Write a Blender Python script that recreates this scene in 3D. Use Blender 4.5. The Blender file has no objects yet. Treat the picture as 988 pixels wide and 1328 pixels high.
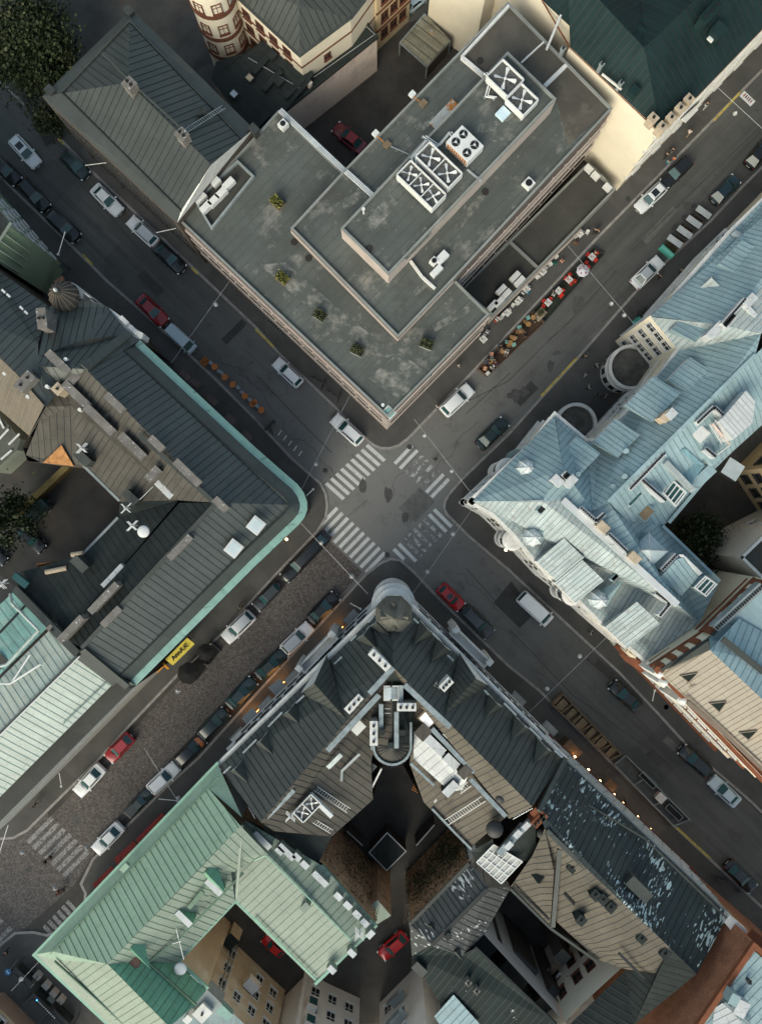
import bpy, bmesh, math, random, re
from mathutils import Vector, Matrix
from mathutils.geometry import tessellate_polygon
random.seed(7)
R = math.radians
scene = bpy.context.scene
COL = scene.collection
H = 106.0          # height the picture was taken from
S0 = 9.5           # photo pixels per metre on the ground
TILES = {}
for i_, (x_, y_) in enumerate([(0,0),(330,0),(658,0),(0,330),(330,330),(658,330),(0,660),(330,660),(658,660),(0,990),(330,990),(658,990)]):
    TILES['ABCDEFGHIJKL'[i_]] = (x_, y_, 2.994)
for c_, x_, y_ in [('a',0,250),('b',0,430),('c',0,600),('d',150,560),('e',0,730),('f',590,500),('g',788,460),('h',640,640),('i',788,620),('j',788,250),('k',788,800),('l',260,860),('m',400,840),('n',560,880),('p',520,1040),('q',200,1150),('s',380,1180),('w',600,300)]:
    TILES[c_] = (x_, y_, 4.94)
TILES['o'] = (400,740,4.491); TILES['r'] = (0,1200,6.587); TILES['t'] = (560,1150,3.659); TILES['u'] = (800,1150,5.255); TILES['v'] = (240,0,3.8)
TILES['Z'] = (0,0,1.0)
def W(px, py, z=0.0):
    k = (H - z) / (H * S0)
    return Vector(((px - 494) * k, (664 - py) * k, z))
def T(s, z=0.0):
    """survey points 'f110,735@14 612,649' -> world points (height after @)"""
    out = []
    for tok in s.split():
        m = re.match(r'([A-Za-z]?)(-?[\d.]+),(-?[\d.]+)(?:@(-?[\d.]+))?$', tok)
        x0, y0, k = TILES[m.group(1) or 'Z']
        zz = float(m.group(4)) if m.group(4) else z
        out.append(W(x0 + float(m.group(2)) / k, y0 + float(m.group(3)) / k, zz))
    return out
def PL(s):
    """survey points of one flat roof plane: the first three fix the plane, the others are sighted onto it"""
    P = T(s); n = (P[1] - P[0]).cross(P[2] - P[0]); cam_ = Vector((0, 0, H)); out = P[:3]
    for p in P[3:]:
        d = p - cam_; out.append(cam_ + d * ((P[0] - cam_).dot(n) / d.dot(n)))
    return out
A1 = R(-44); A2 = R(46)     # the two street directions

# ------------------------------------------------------------ materials
MATS = {}
def mat(name, c, rough=.75, var=.22, vs=.35, metal=0, streak=0, stain=None, speck=None, fine=.10, spec=.35, bands=None, brick=None, cob=None, emit=None, wear=None, soft=.04, coat=0, patch=None, centre=None, lane=None):
    if name in MATS: return MATS[name]
    m = bpy.data.materials.new(name); m.use_nodes = True
    nt = m.node_tree; N = nt.nodes; Lk = nt.links
    bs = N['Principled BSDF']
    bs.inputs['Roughness'].default_value = rough; bs.inputs['Metallic'].default_value = metal
    bs.inputs['Specular IOR Level'].default_value = spec
    if coat: bs.inputs['Coat Weight'].default_value = coat; bs.inputs['Coat Roughness'].default_value = .08
    geo = N.new('ShaderNodeNewGeometry')
    def noise(scale, det=4, vec=None, rg=.6):
        n = N.new('ShaderNodeTexNoise'); n.inputs['Scale'].default_value = scale; n.inputs['Detail'].default_value = det; n.inputs['Roughness'].default_value = rg
        Lk.new(vec if vec else geo.outputs['Position'], n.inputs['Vector']); return n.outputs['Fac']
    def mr(v, a, b, c_, d):
        n = N.new('ShaderNodeMapRange'); n.inputs[1].default_value = a; n.inputs[2].default_value = b; n.inputs[3].default_value = c_; n.inputs[4].default_value = d
        Lk.new(v, n.inputs[0]); return n.outputs[0]
    def scl(col, f):
        n = N.new('ShaderNodeVectorMath'); n.operation = 'SCALE'; Lk.new(col, n.inputs[0]); Lk.new(f, n.inputs[3]); return n.outputs[0]
    def mix(col, c2, f):
        n = N.new('ShaderNodeMix'); n.data_type = 'RGBA'; Lk.new(f, n.inputs[0]); Lk.new(col, n.inputs[6])
        if isinstance(c2, (tuple, list)): n.inputs[7].default_value = (*c2, 1)
        else: Lk.new(c2, n.inputs[7])
        return n.outputs[2]
    rgb = N.new('ShaderNodeRGB'); rgb.outputs[0].default_value = (*c, 1); col = rgb.outputs[0]
    if brick:
        b = N.new('ShaderNodeTexBrick'); uv = N.new('ShaderNodeTexCoord'); b.inputs['Scale'].default_value = brick[1]
        Lk.new(uv.outputs['UV'], b.inputs['Vector']); b.inputs['Color1'].default_value = (*c, 1); b.inputs['Color2'].default_value = (*[x * .7 for x in c], 1); b.inputs['Mortar'].default_value = (*brick[0], 1)
        b.inputs['Mortar Size'].default_value = .012
        col = b.outputs['Color']
    if cob:
        v = N.new('ShaderNodeTexVoronoi'); v.inputs['Scale'].default_value = cob; Lk.new(geo.outputs['Position'], v.inputs['Vector'])
        sp = N.new('ShaderNodeSeparateColor'); Lk.new(v.outputs['Color'], sp.inputs[0])
        col = scl(col, mr(sp.outputs[0], 0, 1, .62, 1.35))
        v2 = N.new('ShaderNodeTexVoronoi'); v2.feature = 'DISTANCE_TO_EDGE'; v2.inputs['Scale'].default_value = cob; Lk.new(geo.outputs['Position'], v2.inputs['Vector'])
        col = scl(col, mr(v2.outputs['Distance'], 0, .12, .5, 1))
    if streak:
        uv = N.new('ShaderNodeUVMap'); mp = N.new('ShaderNodeMapping'); mp.inputs['Scale'].default_value = (2.2, .14, 1); Lk.new(uv.outputs[0], mp.inputs[0])
        col = scl(col, mr(noise(1.0, 5, mp.outputs[0], .65), .3, .7, 1 - streak, 1 + streak))
        # sheet to sheet differences
        sp = N.new('ShaderNodeSeparateXYZ'); Lk.new(uv.outputs[0], sp.inputs[0])
        fl = N.new('ShaderNodeMath'); fl.operation = 'FLOOR'
        dv = N.new('ShaderNodeMath'); dv.operation = 'DIVIDE'; dv.inputs[1].default_value = .8; Lk.new(sp.outputs[0], dv.inputs[0]); Lk.new(dv.outputs[0], fl.inputs[0])
        f2 = N.new('ShaderNodeMath'); f2.operation = 'FLOOR'; d2 = N.new('ShaderNodeMath'); d2.operation = 'DIVIDE'; d2.inputs[1].default_value = 2.3; Lk.new(sp.outputs[1], d2.inputs[0]); Lk.new(d2.outputs[0], f2.inputs[0])
        cb = N.new('ShaderNodeCombineXYZ'); Lk.new(fl.outputs[0], cb.inputs[0]); Lk.new(f2.outputs[0], cb.inputs[1])
        wn = N.new('ShaderNodeTexWhiteNoise'); Lk.new(cb.outputs[0], wn.inputs['Vector'])
        wj = N.new('ShaderNodeTexWhiteNoise'); wj.noise_dimensions = '1D'; Lk.new(fl.outputs[0], wj.inputs['W'])      # staggered cross joints
        ja = N.new('ShaderNodeMath'); ja.operation = 'ADD'; Lk.new(d2.outputs[0], ja.inputs[0]); Lk.new(wj.outputs['Value'], ja.inputs[1])
        jf = N.new('ShaderNodeMath'); jf.operation = 'FRACT'; Lk.new(ja.outputs[0], jf.inputs[0])
        col = scl(col, mr(jf.outputs[0], .015, .035, .66, 1))
        col = scl(col, mr(wn.outputs['Value'], 0, 1, 1 - streak * .35, 1 + streak * .35))
    if var: col = scl(col, mr(noise(vs, 6), .3, .7, 1 - var, 1 + var))
    if fine: col = scl(col, mr(noise(9, 3), .3, .7, 1 - fine, 1 + fine))
    if patch:      # resurfaced rectangles, tyre-polished lanes
        v = N.new('ShaderNodeTexVoronoi'); v.distance = 'CHEBYCHEV'; v.inputs['Scale'].default_value = patch[1]
        mp = N.new('ShaderNodeMapping'); mp.inputs['Rotation'].default_value = (0, 0, R(44)); Lk.new(geo.outputs['Position'], mp.inputs[0]); Lk.new(mp.outputs[0], v.inputs['Vector'])
        sp = N.new('ShaderNodeSeparateColor'); Lk.new(v.outputs['Color'], sp.inputs[0])
        col = scl(col, mr(sp.outputs[0], 0, 1, 1 - patch[0], 1 + patch[0]))
    if lane is not None:      # tyre-polished tracks along the street
        mp = N.new('ShaderNodeMapping'); mp.vector_type = 'TEXTURE'; mp.inputs['Rotation'].default_value = (0, 0, lane); mp.inputs['Scale'].default_value = (22, .95, 1); Lk.new(geo.outputs['Position'], mp.inputs[0])
        col = scl(col, mr(noise(1.0, 3, mp.outputs[0]), .3, .7, .80, 1.22))
    if centre:     # paler, traffic-polished surfacing round the crossing; canyon and vignette falloff painted in too
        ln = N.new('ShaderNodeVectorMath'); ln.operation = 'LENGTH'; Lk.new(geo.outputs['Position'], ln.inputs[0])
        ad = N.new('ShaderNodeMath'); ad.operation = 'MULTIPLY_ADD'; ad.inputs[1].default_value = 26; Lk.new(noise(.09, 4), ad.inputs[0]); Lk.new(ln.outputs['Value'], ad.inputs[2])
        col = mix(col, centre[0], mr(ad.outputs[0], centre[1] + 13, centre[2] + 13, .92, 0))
    for st in (stain or []):
        col = mix(col, st[0], mr(noise(st[1], 7, None, .68), st[2], st[2] + st[3], 0, st[4]))
    if speck:
        uv = N.new('ShaderNodeUVMap'); mp = N.new('ShaderNodeMapping'); mp.inputs['Scale'].default_value = (1.7, .6, 1); Lk.new(uv.outputs[0], mp.inputs[0])
        a = noise(speck[1], 3, mp.outputs[0], .5); b = noise(.22, 2)
        ad = N.new('ShaderNodeMath'); ad.operation = 'MULTIPLY_ADD'; ad.inputs[1].default_value = .8; Lk.new(b, ad.inputs[0]); Lk.new(a, ad.inputs[2])
        col = mix(col, speck[0], mr(ad.outputs[0], speck[2], speck[2] + .02, 0, 1))
    if wear:
        a = noise(wear[1], 8, None, .72)
        col = mix(col, wear[0], mr(a, wear[2] - soft, wear[2] + soft, 1, 0))
    Lk.new(col, bs.inputs['Base Color'])
    if emit:
        bs.inputs['Emission Color'].default_value = (*emit[0], 1); bs.inputs['Emission Strength'].default_value = emit[1]
    MATS[name] = m
    return m

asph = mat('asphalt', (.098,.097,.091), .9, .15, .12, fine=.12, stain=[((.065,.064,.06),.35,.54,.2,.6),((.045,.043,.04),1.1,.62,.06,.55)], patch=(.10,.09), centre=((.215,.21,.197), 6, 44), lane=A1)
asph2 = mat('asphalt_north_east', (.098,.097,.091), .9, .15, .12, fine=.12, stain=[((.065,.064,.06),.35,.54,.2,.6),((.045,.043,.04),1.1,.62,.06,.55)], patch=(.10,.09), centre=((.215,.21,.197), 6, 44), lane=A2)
pave = mat('pavement_asphalt', (.088,.084,.078), .9, .2, .25, fine=.1, stain=[((.07,.066,.06),.6,.55,.15,.6)], patch=(.1,.16))
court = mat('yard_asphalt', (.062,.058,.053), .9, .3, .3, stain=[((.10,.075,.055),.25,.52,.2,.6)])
cobm = mat('cobblestone', (.135,.118,.108), .85, .16, .2, cob=5.2, fine=.2, stain=[((.07,.062,.055),.4,.55,.2,.5)])
kerbm = mat('kerb_granite', (.30,.28,.26), .85, .25, 1.5)
whitep = mat('white_paint_line', (.62,.62,.6), .8, .1, 1, wear=((.15,.146,.138),1.5,.36))
wornp = mat('worn_paint_line', (.54,.54,.52), .8, .1, 1, wear=((.17,.166,.155),1.1,.535), soft=.07)
fadep = mat('faded_paint_line', (.30,.29,.28), .85, .1, 1, wear=((.12,.11,.10),3.0,.47))
yelp = mat('yellow_paint_line', (.52,.40,.10), .8, .15, 1, wear=((.14,.13,.11),2.0,.42))
# roofs
ST = .26
r_dark = mat('dark_tin', (.055,.064,.060), .42, .16, .25, streak=.12, fine=.06, spec=.5)
r_slate = mat('slate_tin', (.060,.065,.058), .45, .16, .25, streak=.12, fine=.06)
r_char = mat('charcoal_tin', (.034,.040,.038), .65, .2, .3, streak=.14, spec=.06)
r_brown = mat('brown_tin', (.086,.078,.066), .6, .18, .3, streak=.14, spec=.12)
r_tan = mat('tan_tin', (.29,.252,.20), .55, .12, .25, streak=.08, stain=[((.55,.36,.18),.12,.52,.2,.5)])
r_blue = mat('pale_blue_tin', (.29,.39,.41), .5, .14, .25, streak=.12, stain=[((.14,.26,.30),.5,.58,.2,.5),((.50,.55,.55),.3,.56,.25,.5)])
r_bluew = mat('sunlit_weathered_blue_tin', (.355,.395,.395), .6, .14, .3, streak=.26, stain=[((.20,.17,.14),1.2,.55,.10,.6),((.30,.42,.44),.4,.55,.2,.6)])  # paler tone paints sunlight on the lit slopes; brown streaks are weathering
r_green = mat('green_tin', (.25,.355,.26), .5, .10, .2, streak=.08, stain=[((.32,.40,.32),.3,.52,.2,.5)])
r_mint = mat('mint_tin', (.44,.485,.435), .5, .10, .25, streak=.10, stain=[((.50,.47,.42),.35,.55,.2,.6)])
r_mint2 = mat('verdigris_tin', (.20,.37,.33), .5, .2, .25, streak=.2, stain=[((.38,.44,.38),.3,.52,.2,.7)])
r_turq = mat('turquoise_copper', (.20,.345,.305), .5, .14, .6, streak=.12)
r_flake = mat('flaking_dark_tin', (.024,.034,.035), .5, .2, .3, streak=.15, speck=((.40,.50,.51),1.9,1.03))
r_flake2 = mat('flaking_grey_tin', (.075,.076,.072), .55, .2, .3, streak=.15, speck=((.55,.56,.54),1.9,1.07))
r_white = mat('white_tin', (.52,.53,.53), .45, .1, .4, streak=.12)
r_bit = mat('bitumen_felt', (.088,.096,.088), .85, .22, .18, fine=.14, stain=[((.26,.245,.215),.24,.55,.12,.75),((.055,.048,.04),.2,.56,.16,.6),((.30,.28,.25),.9,.62,.08,.5)])
r_bit2 = mat('bitumen_felt_dark', (.055,.054,.048), .85, .22, .2, fine=.14, stain=[((.11,.09,.065),.3,.55,.2,.6)])
seam = mat('seam_dark', (.022,.025,.025), .6, .1, 1)
seamb = mat('seam_blue', (.17,.25,.27), .6, .15, 1)
seamg = mat('seam_green', (.10,.175,.12), .6, .15, 1)
seamt = mat('seam_tan', (.22,.17,.13), .6, .1, 1)
seamm = mat('seam_mint', (.22,.31,.28), .6, .1, 1)
seamw = mat('seam_white', (.36,.37,.37), .6, .1, 1)
# walls
w_cream = mat('cream_render', (.77,.69,.54), .85, .06, .3, fine=.05)
w_cream2 = mat('buff_render', (.60,.47,.29), .85, .10, .3, fine=.06)
w_pink = mat('pink_patched_render', (.82,.69,.60), .85, .07, .25, stain=[((.66,.56,.49),.3,.55,.04,.8)])
w_white = mat('white_render', (.70,.66,.60), .85, .08, .3, fine=.05)
w_pale = mat('pale_stone', (.66,.645,.61), .8, .15, .8, fine=.12)
w_grey = mat('grey_render', (.36,.35,.33), .85, .1, .3)
w_yellow = mat('ochre_render', (.55,.44,.30), .85, .13, .3, stain=[((.66,.58,.46),.3,.52,.1,.8)])
w_green = mat('green_render', (.27,.34,.22), .85, .1, .3)
w_greenw = mat('pale_green_render', (.42,.46,.38), .85, .1, .3)
w_dark = mat('dark_brick', (.10,.08,.065), .9, .2, .4, brick=((.06,.05,.04),3))
w_rust = mat('orange_rubble_stone', (.40,.19,.07), .9, .3, 1.2, stain=[((.16,.07,.03),1.6,.52,.1,.7)])
w_brick = mat('red_brick', (.33,.13,.07), .9, .22, .5, brick=((.40,.26,.18),1.6), fine=.3)
w_brick2 = mat('russet_render', (.20,.068,.032), .85, .18, .7)
w_conc = mat('pale_concrete', (.44,.37,.33), .8, .15, .5, fine=.1)
w_band = mat('pinkish_brick_band', (.13,.10,.088), .85, .12, .6)
w_vine = mat('vine_brown_wall', (.50,.29,.16), .95, .3, .6, fine=.35, stain=[((.62,.43,.26),1.2,.5,.15,.7),((.22,.14,.08),.8,.56,.1,.6)])
w_roof_conc = mat('parapet_cap', (.235,.245,.228), .7, .15, .5)
mint_cap = mat('gutter_green', (.24,.42,.32), .5, .12, .5)
zinc = mat('zinc_sheet', (.27,.31,.32), .4, .3, 1.2, metal=.3)
zincd = mat('dull_zinc', (.25,.28,.28), .5, .2, .5)
chimm = mat('speckled_chimney', (.17,.155,.14), .9, .25, 1, stain=[((.75,.75,.73),3.2,.62,.03,.9)])
chimb = mat('beige_chimney', (.45,.36,.26), .9, .2, 1.2)
glass = mat('dark_glass', (.018,.024,.027), .08, 0, fine=0, spec=.6)
glassb = mat('teal_glass', (.028,.085,.088), .12, 0, fine=0, spec=.45)
glasss = mat('skylight_glass', (.55,.62,.64), .12, .1, 1, spec=.6)
frame_w = mat('white_frame', (.62,.61,.58), .6, .05)
frame_r = mat('brown_red_frame', (.14,.05,.03), .6, .05)
frame_d = mat('dark_frame', (.05,.05,.048), .6, .05)
acw = mat('white_casing', (.66,.66,.64), .5, .06, .8)
acd = mat('black_grille', (.012,.012,.012), .6, 0)
steel = mat('galvanised_steel', (.46,.47,.47), .4, .15, 1, metal=.4)
black = mat('black_rubber', (.012,.012,.012), .8, 0)
wood = mat('deck_wood', (.13,.085,.055), .8, .2, .6, streak=.15)
woodl = mat('bare_wood', (.20,.145,.09), .8, .2, .8)
rust = mat('rust', (.42,.16,.04), .9, .3, 1)

# ------------------------------------------------------------ mesh builder
class MB:
    def __init__(s): s.v = []; s.f = []; s.m = []; s.uv = []; s.mats = []
    def mi(s, m):
        if m not in s.mats: s.mats.append(m)
        return s.mats.index(m)
    def face(s, pts, m, uv=None):
        i = len(s.v); s.v += [Vector(p) for p in pts]; s.f.append(list(range(i, i + len(pts)))); s.m.append(s.mi(m)); s.uv.append(uv)
    def tri_fix(s): pass
    def wall(s, pts, z0, z1, m, closed=True):
        n = len(pts); u = 0
        for i in range(n if closed else n - 1):
            a, b = pts[i], pts[(i + 1) % n]; L = (Vector((b[0], b[1])) - Vector((a[0], a[1]))).length
            s.face([(a[0], a[1], z0), (b[0], b[1], z0), (b[0], b[1], z1), (a[0], a[1], z1)], m, [(u, z0), (u + L, z0), (u + L, z1), (u, z1)]); u += L
    def prism(s, pts, z0, z1, m, mtop=None, bottom=False):
        s.wall(pts, z0, z1, m)
        s.face([(p[0], p[1], z1) for p in pts], mtop or m, [(p[0], p[1]) for p in pts])
        if bottom: s.face([(p[0], p[1], z0) for p in reversed(pts)], m)
    def box(s, c, size, ang, m, mtop=None):
        x, y, z = size; ca, sa = math.cos(ang), math.sin(ang)
        P = [(c[0] + ca * dx * x / 2 - sa * dy * y / 2, c[1] + sa * dx * x / 2 + ca * dy * y / 2) for dx, dy in ((-1,-1),(1,-1),(1,1),(-1,1))]
        s.prism(P, c[2], c[2] + z, m, mtop, True)
    def beam(s, a, b, w, h, m):
        a, b = Vector(a), Vector(b); d = (b - a); L = d.length
        if L < 1e-5: return
        d /= L; sd = d.cross(Vector((0, 0, 1)))
        if sd.length < 1e-4: sd = Vector((1, 0, 0))
        sd.normalize(); up = sd.cross(d)
        q = [(-1, 0), (1, 0), (1, 1), (-1, 1)]
        A = [a + sd * x * w / 2 + up * y * h for x, y in q]; B = [b + sd * x * w / 2 + up * y * h for x, y in q]
        for k in range(4): s.face([A[k], A[(k + 1) % 4], B[(k + 1) % 4], B[k]], m)
        s.face(A[::-1], m); s.face(B, m)
    def tube(s, pts, r, m, n=6):
        for a, b in zip(pts[:-1], pts[1:]):
            a, b = Vector(a), Vector(b); d = b - a
            if d.length < 1e-5: continue
            d.normalize(); x = d.orthogonal().normalized(); y = d.cross(x)
            ra, rb = (r if isinstance(r, tuple) else (r, r))
            A = [a + (x * math.cos(t) + y * math.sin(t)) * ra for t in [2 * math.pi * k / n for k in range(n)]]
            B = [b + (x * math.cos(t) + y * math.sin(t)) * rb for t in [2 * math.pi * k / n for k in range(n)]]
            for k in range(n): s.face([A[k], A[(k + 1) % n], B[(k + 1) % n], B[k]], m)
            s.face(A[::-1], m); s.face(B, m)
    def cyl(s, c, r, h, m, n=16, r2=None, mtop=None):
        r2 = r if r2 is None else r2
        A = [(c[0] + r * math.cos(2 * math.pi * k / n), c[1] + r * math.sin(2 * math.pi * k / n), c[2]) for k in range(n)]
        B = [(c[0] + r2 * math.cos(2 * math.pi * k / n), c[1] + r2 * math.sin(2 * math.pi * k / n), c[2] + h) for k in range(n)]
        for k in range(n): s.face([A[k], A[(k + 1) % n], B[(k + 1) % n], B[k]], m, [(k * 6.28 * r / n, 0), ((k + 1) * 6.28 * r / n, 0), ((k + 1) * 6.28 * r / n, h), (k * 6.28 * r / n, h)])
        s.face(B, mtop or m); s.face(A[::-1], m)
    def dome(s, c, r, h, m, n=16, k=5, p=1.0):
        prev = None
        for j in range(k + 1):
            t = j / k * math.pi / 2; rr = max(r * math.cos(t) ** p, .02); z = c[2] + h * math.sin(t)
            ring = [(c[0] + rr * math.cos(2 * math.pi * q / n), c[1] + rr * math.sin(2 * math.pi * q / n), z) for q in range(n)]
            if prev:
                for q in range(n): s.face([prev[q], prev[(q + 1) % n], ring[(q + 1) % n], ring[q]], m)
            prev = ring
    def roof(s, pts, m, ms=None, sp=.8, dirv=None, rib=(.07, .035), off=0):
        """one roof plane with standing seams running down its slope"""
        pts = [Vector(p) for p in pts]; n = len(pts)
        nm = Vector((0, 0, 0))
        for i in range(n):
            a, b = pts[i], pts[(i + 1) % n]; nm += a.cross(b)
        nm.normalize()
        if nm.z < 0: pts.reverse(); nm = -nm
        if dirv is not None: v = Vector(dirv); v = (v - nm * v.dot(nm))
        else: v = Vector((0, 0, 1)) - nm * nm.z
        if v.length < .02: v = Vector((math.cos(A2), math.sin(A2), 0)); v = v - nm * v.dot(nm)
        v.normalize(); u = v.cross(nm).normalized()
        c0 = sum(pts, Vector()) / n
        if n > 3 and max(abs((p - c0).dot(nm)) for p in pts) > .012:      # warped outline: fold it into flat triangles
            for tr in tessellate_polygon([[Vector((p.dot(u), p.dot(v), 0)) for p in pts]]): s._plane([pts[i] for i in tr], u, v, nm, m, ms, sp, rib, off)
        else: s._plane(pts, u, v, nm, m, ms, sp, rib, off)
    def _plane(s, pts, u, v, nm, m, ms, sp, rib, off):
        n = len(pts); P2 = [(p.dot(u), p.dot(v)) for p in pts]
        fn = sum(((pts[i].cross(pts[(i + 1) % n])) for i in range(n)), Vector())
        if fn.z < 0: pts = pts[::-1]; P2 = P2[::-1]
        s.face(pts, m, P2)
        if not ms: return
        u0, u1 = min(p[0] for p in P2), max(p[0] for p in P2)
        k = math.floor(u0 / sp) + 1
        while k * sp < u1 - .02:
            uu = k * sp + off + .07 * sp * math.sin(k * 12.9898 + 1.7 * math.sin(k * 4.1)); hits = []
            for i in range(n):
                a, b = P2[i], P2[(i + 1) % n]
                if (a[0] - uu) * (b[0] - uu) < 0:
                    t = (uu - a[0]) / (b[0] - a[0]); hits.append((a[1] + t * (b[1] - a[1]), pts[i].lerp(pts[(i + 1) % n], t)))
            hits.sort(key=lambda h: h[0])
            for q in range(0, len(hits) - 1, 2):
                a, b = hits[q][1], hits[q + 1][1]
                if (b - a).length > .15:
                    d = (b - a).normalized(); sd = d.cross(nm).normalized() * rib[0] / 2; up = nm * rib[1]; dn = nm * -.02
                    A = [a + sd + dn, a + sd + up, a - sd + up, a - sd + dn]; B = [b + sd + dn, b + sd + up, b - sd + up, b - sd + dn]
                    for e in range(3): s.face([A[e], B[e], B[e + 1], A[e + 1]], ms)
            k += 1
    def rim(s, pts, z, w, h, m, closed=True, drop=.02):
        n = len(pts)
        for i in range(n if closed else n - 1):
            a, b = Vector((*pts[i][:2], z - drop)), Vector((*pts[(i + 1) % n][:2], z - drop))
            d = (b - a).normalized() * w / 2
            e = .003 * (i % 2)
            s.beam(a - d, b + d, w, h + drop + e, m)
    def build(s, name, parent=None, org=None, smooth=False, ang=35):
        me = bpy.data.meshes.new(name)
        o = Vector(org) if org is not None else Vector((0, 0, 0))
        me.from_pydata([tuple(p - o) for p in s.v], [], s.f)
        for m in s.mats: me.materials.append(m)
        me.polygons.foreach_set('material_index', s.m)
        ul = me.uv_layers.new(name='UVMap')
        li = 0
        for f, uv in zip(s.f, s.uv):
            for k in range(len(f)):
                p = s.v[f[k]]
                ul.data[li].uv = uv[k] if uv else (p.x * .7 + p.y * .7, p.z + p.y * .3)
                li += 1
        if smooth:
            bm = bmesh.new(); bm.from_mesh(me); bmesh.ops.remove_doubles(bm, verts=bm.verts, dist=.0005); bm.to_mesh(me); bm.free()
            me.polygons.foreach_set('use_smooth', [True] * len(me.polygons)); me.set_sharp_from_angle(angle=R(ang))
        me.update()
        ob = bpy.data.objects.new(name, me); COL.objects.link(ob)
        if parent: ob.parent = parent
        return ob
def tag(o, label, cat, group=None, kind=None):
    if label: o['label'] = label
    if cat: o['category'] = cat
    if group: o['group'] = group
    if kind: o['kind'] = kind
    return o
def thing(name, loc, label, cat, group=None, rz=0):
    o = bpy.data.objects.new(name, None); COL.objects.link(o); o.empty_display_size = .3
    o.location = loc; o.rotation_euler = (0, 0, rz)
    return tag(o, label, cat, group)
def copy_thing(src, loc, rz=0, label=None, group=None, scale=1):
    c = src.copy(); COL.objects.link(c); c.location = loc; c.rotation_euler = (0, 0, rz); c.scale = (scale,) * 3
    if label: c['label'] = label
    if group: c['group'] = group
    for ch in list(src.children):
        d = ch.copy(); COL.objects.link(d); d.parent = c
        for g in ch.children:
            e = g.copy(); COL.objects.link(e); e.parent = d
    return c
def struct(mb, name):
    o = mb.build(name); o['kind'] = 'structure'; return o
def offset(pts, d):
    """move a closed outline inward by d"""
    P = [Vector((p[0], p[1])) for p in pts]; n = len(P)
    ar = sum(P[i].x * P[(i + 1) % n].y - P[(i + 1) % n].x * P[i].y for i in range(n)); sg = 1 if ar > 0 else -1
    out = []
    for i in range(n):
        a, b, c = P[i - 1], P[i], P[(i + 1) % n]
        d1 = (b - a).normalized(); d2 = (c - b).normalized()
        n1 = Vector((-d1.y, d1.x)) * sg; n2 = Vector((-d2.y, d2.x)) * sg
        bi = (n1 + n2); k = bi.length_squared
        bi = n1 if k < .05 else bi * (2 / k)
        if bi.length > 3: bi = bi.normalized() * 3
        out.append(b + bi * d)
    return out
def fill(b, mb, name, parts): pass

# ------------------------------------------------------------ windows
WIN = {}
def win_mesh(kind, w, h, fm, gm):
    key = (kind, w, h, fm.name, gm.name)
    if key in WIN: return WIN[key]
    f = MB(); t = .12
    f.box((0, .03, 0), (w + 2 * t, .10, t), 0, fm); f.box((0, .03, h - t), (w + 2 * t, .10, t), 0, fm)
    for sx in (-1, 1): f.box((sx * (w / 2 + t / 2), .031, t), (t, .10, h - 2 * t), 0, fm)
    f.box((0, .02, t), (.07, .07, h - 2 * t), 0, fm); f.box((0, .021, h * .62), (w, .065, .07), 0, fm)
    f.box((0, .10, -.08), (w + .4, .24, .08), 0, fm)
    p = MB(); p.face([(-w / 2, .012, t), (w / 2, .012, t), (w / 2, .012, h - t), (-w / 2, .012, h - t)], gm)
    fo = f.build('window'); po = p.build('pane')
    r = (fo.data, po.data); bpy.data.objects.remove(fo); bpy.data.objects.remove(po)
    WIN[key] = r; return r
def windows(b, a, c, rows, n, w=1.1, h=1.8, fm=None, gm=None, margin=1.2, skip=()):
    """a row of windows per floor on the wall from a to c (ground points), b = building empty"""
    fm = fm or frame_w; gm = gm or glass
    md = win_mesh('w', w, h, fm, gm)
    a = Vector((a[0], a[1])); c = Vector((c[0], c[1])); d = c - a; L = d.length; d.normalize()
    nrm = Vector((d.y, -d.x)); mid = (a + c) / 2
    t_ = mid + nrm * .25; ins = False; Q = OUT[b.name]
    for i in range(len(Q)):
        p, q = Q[i], Q[i - 1]
        if (p.y > t_.y) != (q.y > t_.y) and t_.x < (q.x - p.x) * (t_.y - p.y) / (q.y - p.y) + p.x: ins = not ins
    if ins: nrm = -nrm
    rz = math.atan2(nrm.y, nrm.x) - math.pi / 2
    for zi, z in enumerate(rows):
        for k in range(n):
            if (zi, k) in skip: continue
            t = margin + (L - 2 * margin) * ((k + .5) / n)
            p = a + d * t
            fo = bpy.data.objects.new('window', md[0]); COL.objects.link(fo); fo.parent = b
            fo.location = (p.x - b.location.x, p.y - b.location.y, z - b.location.z); fo.rotation_euler = (0, 0, rz)
            po = bpy.data.objects.new('pane', md[1]); COL.objects.link(po); po.parent = fo
OUT = {}
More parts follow.
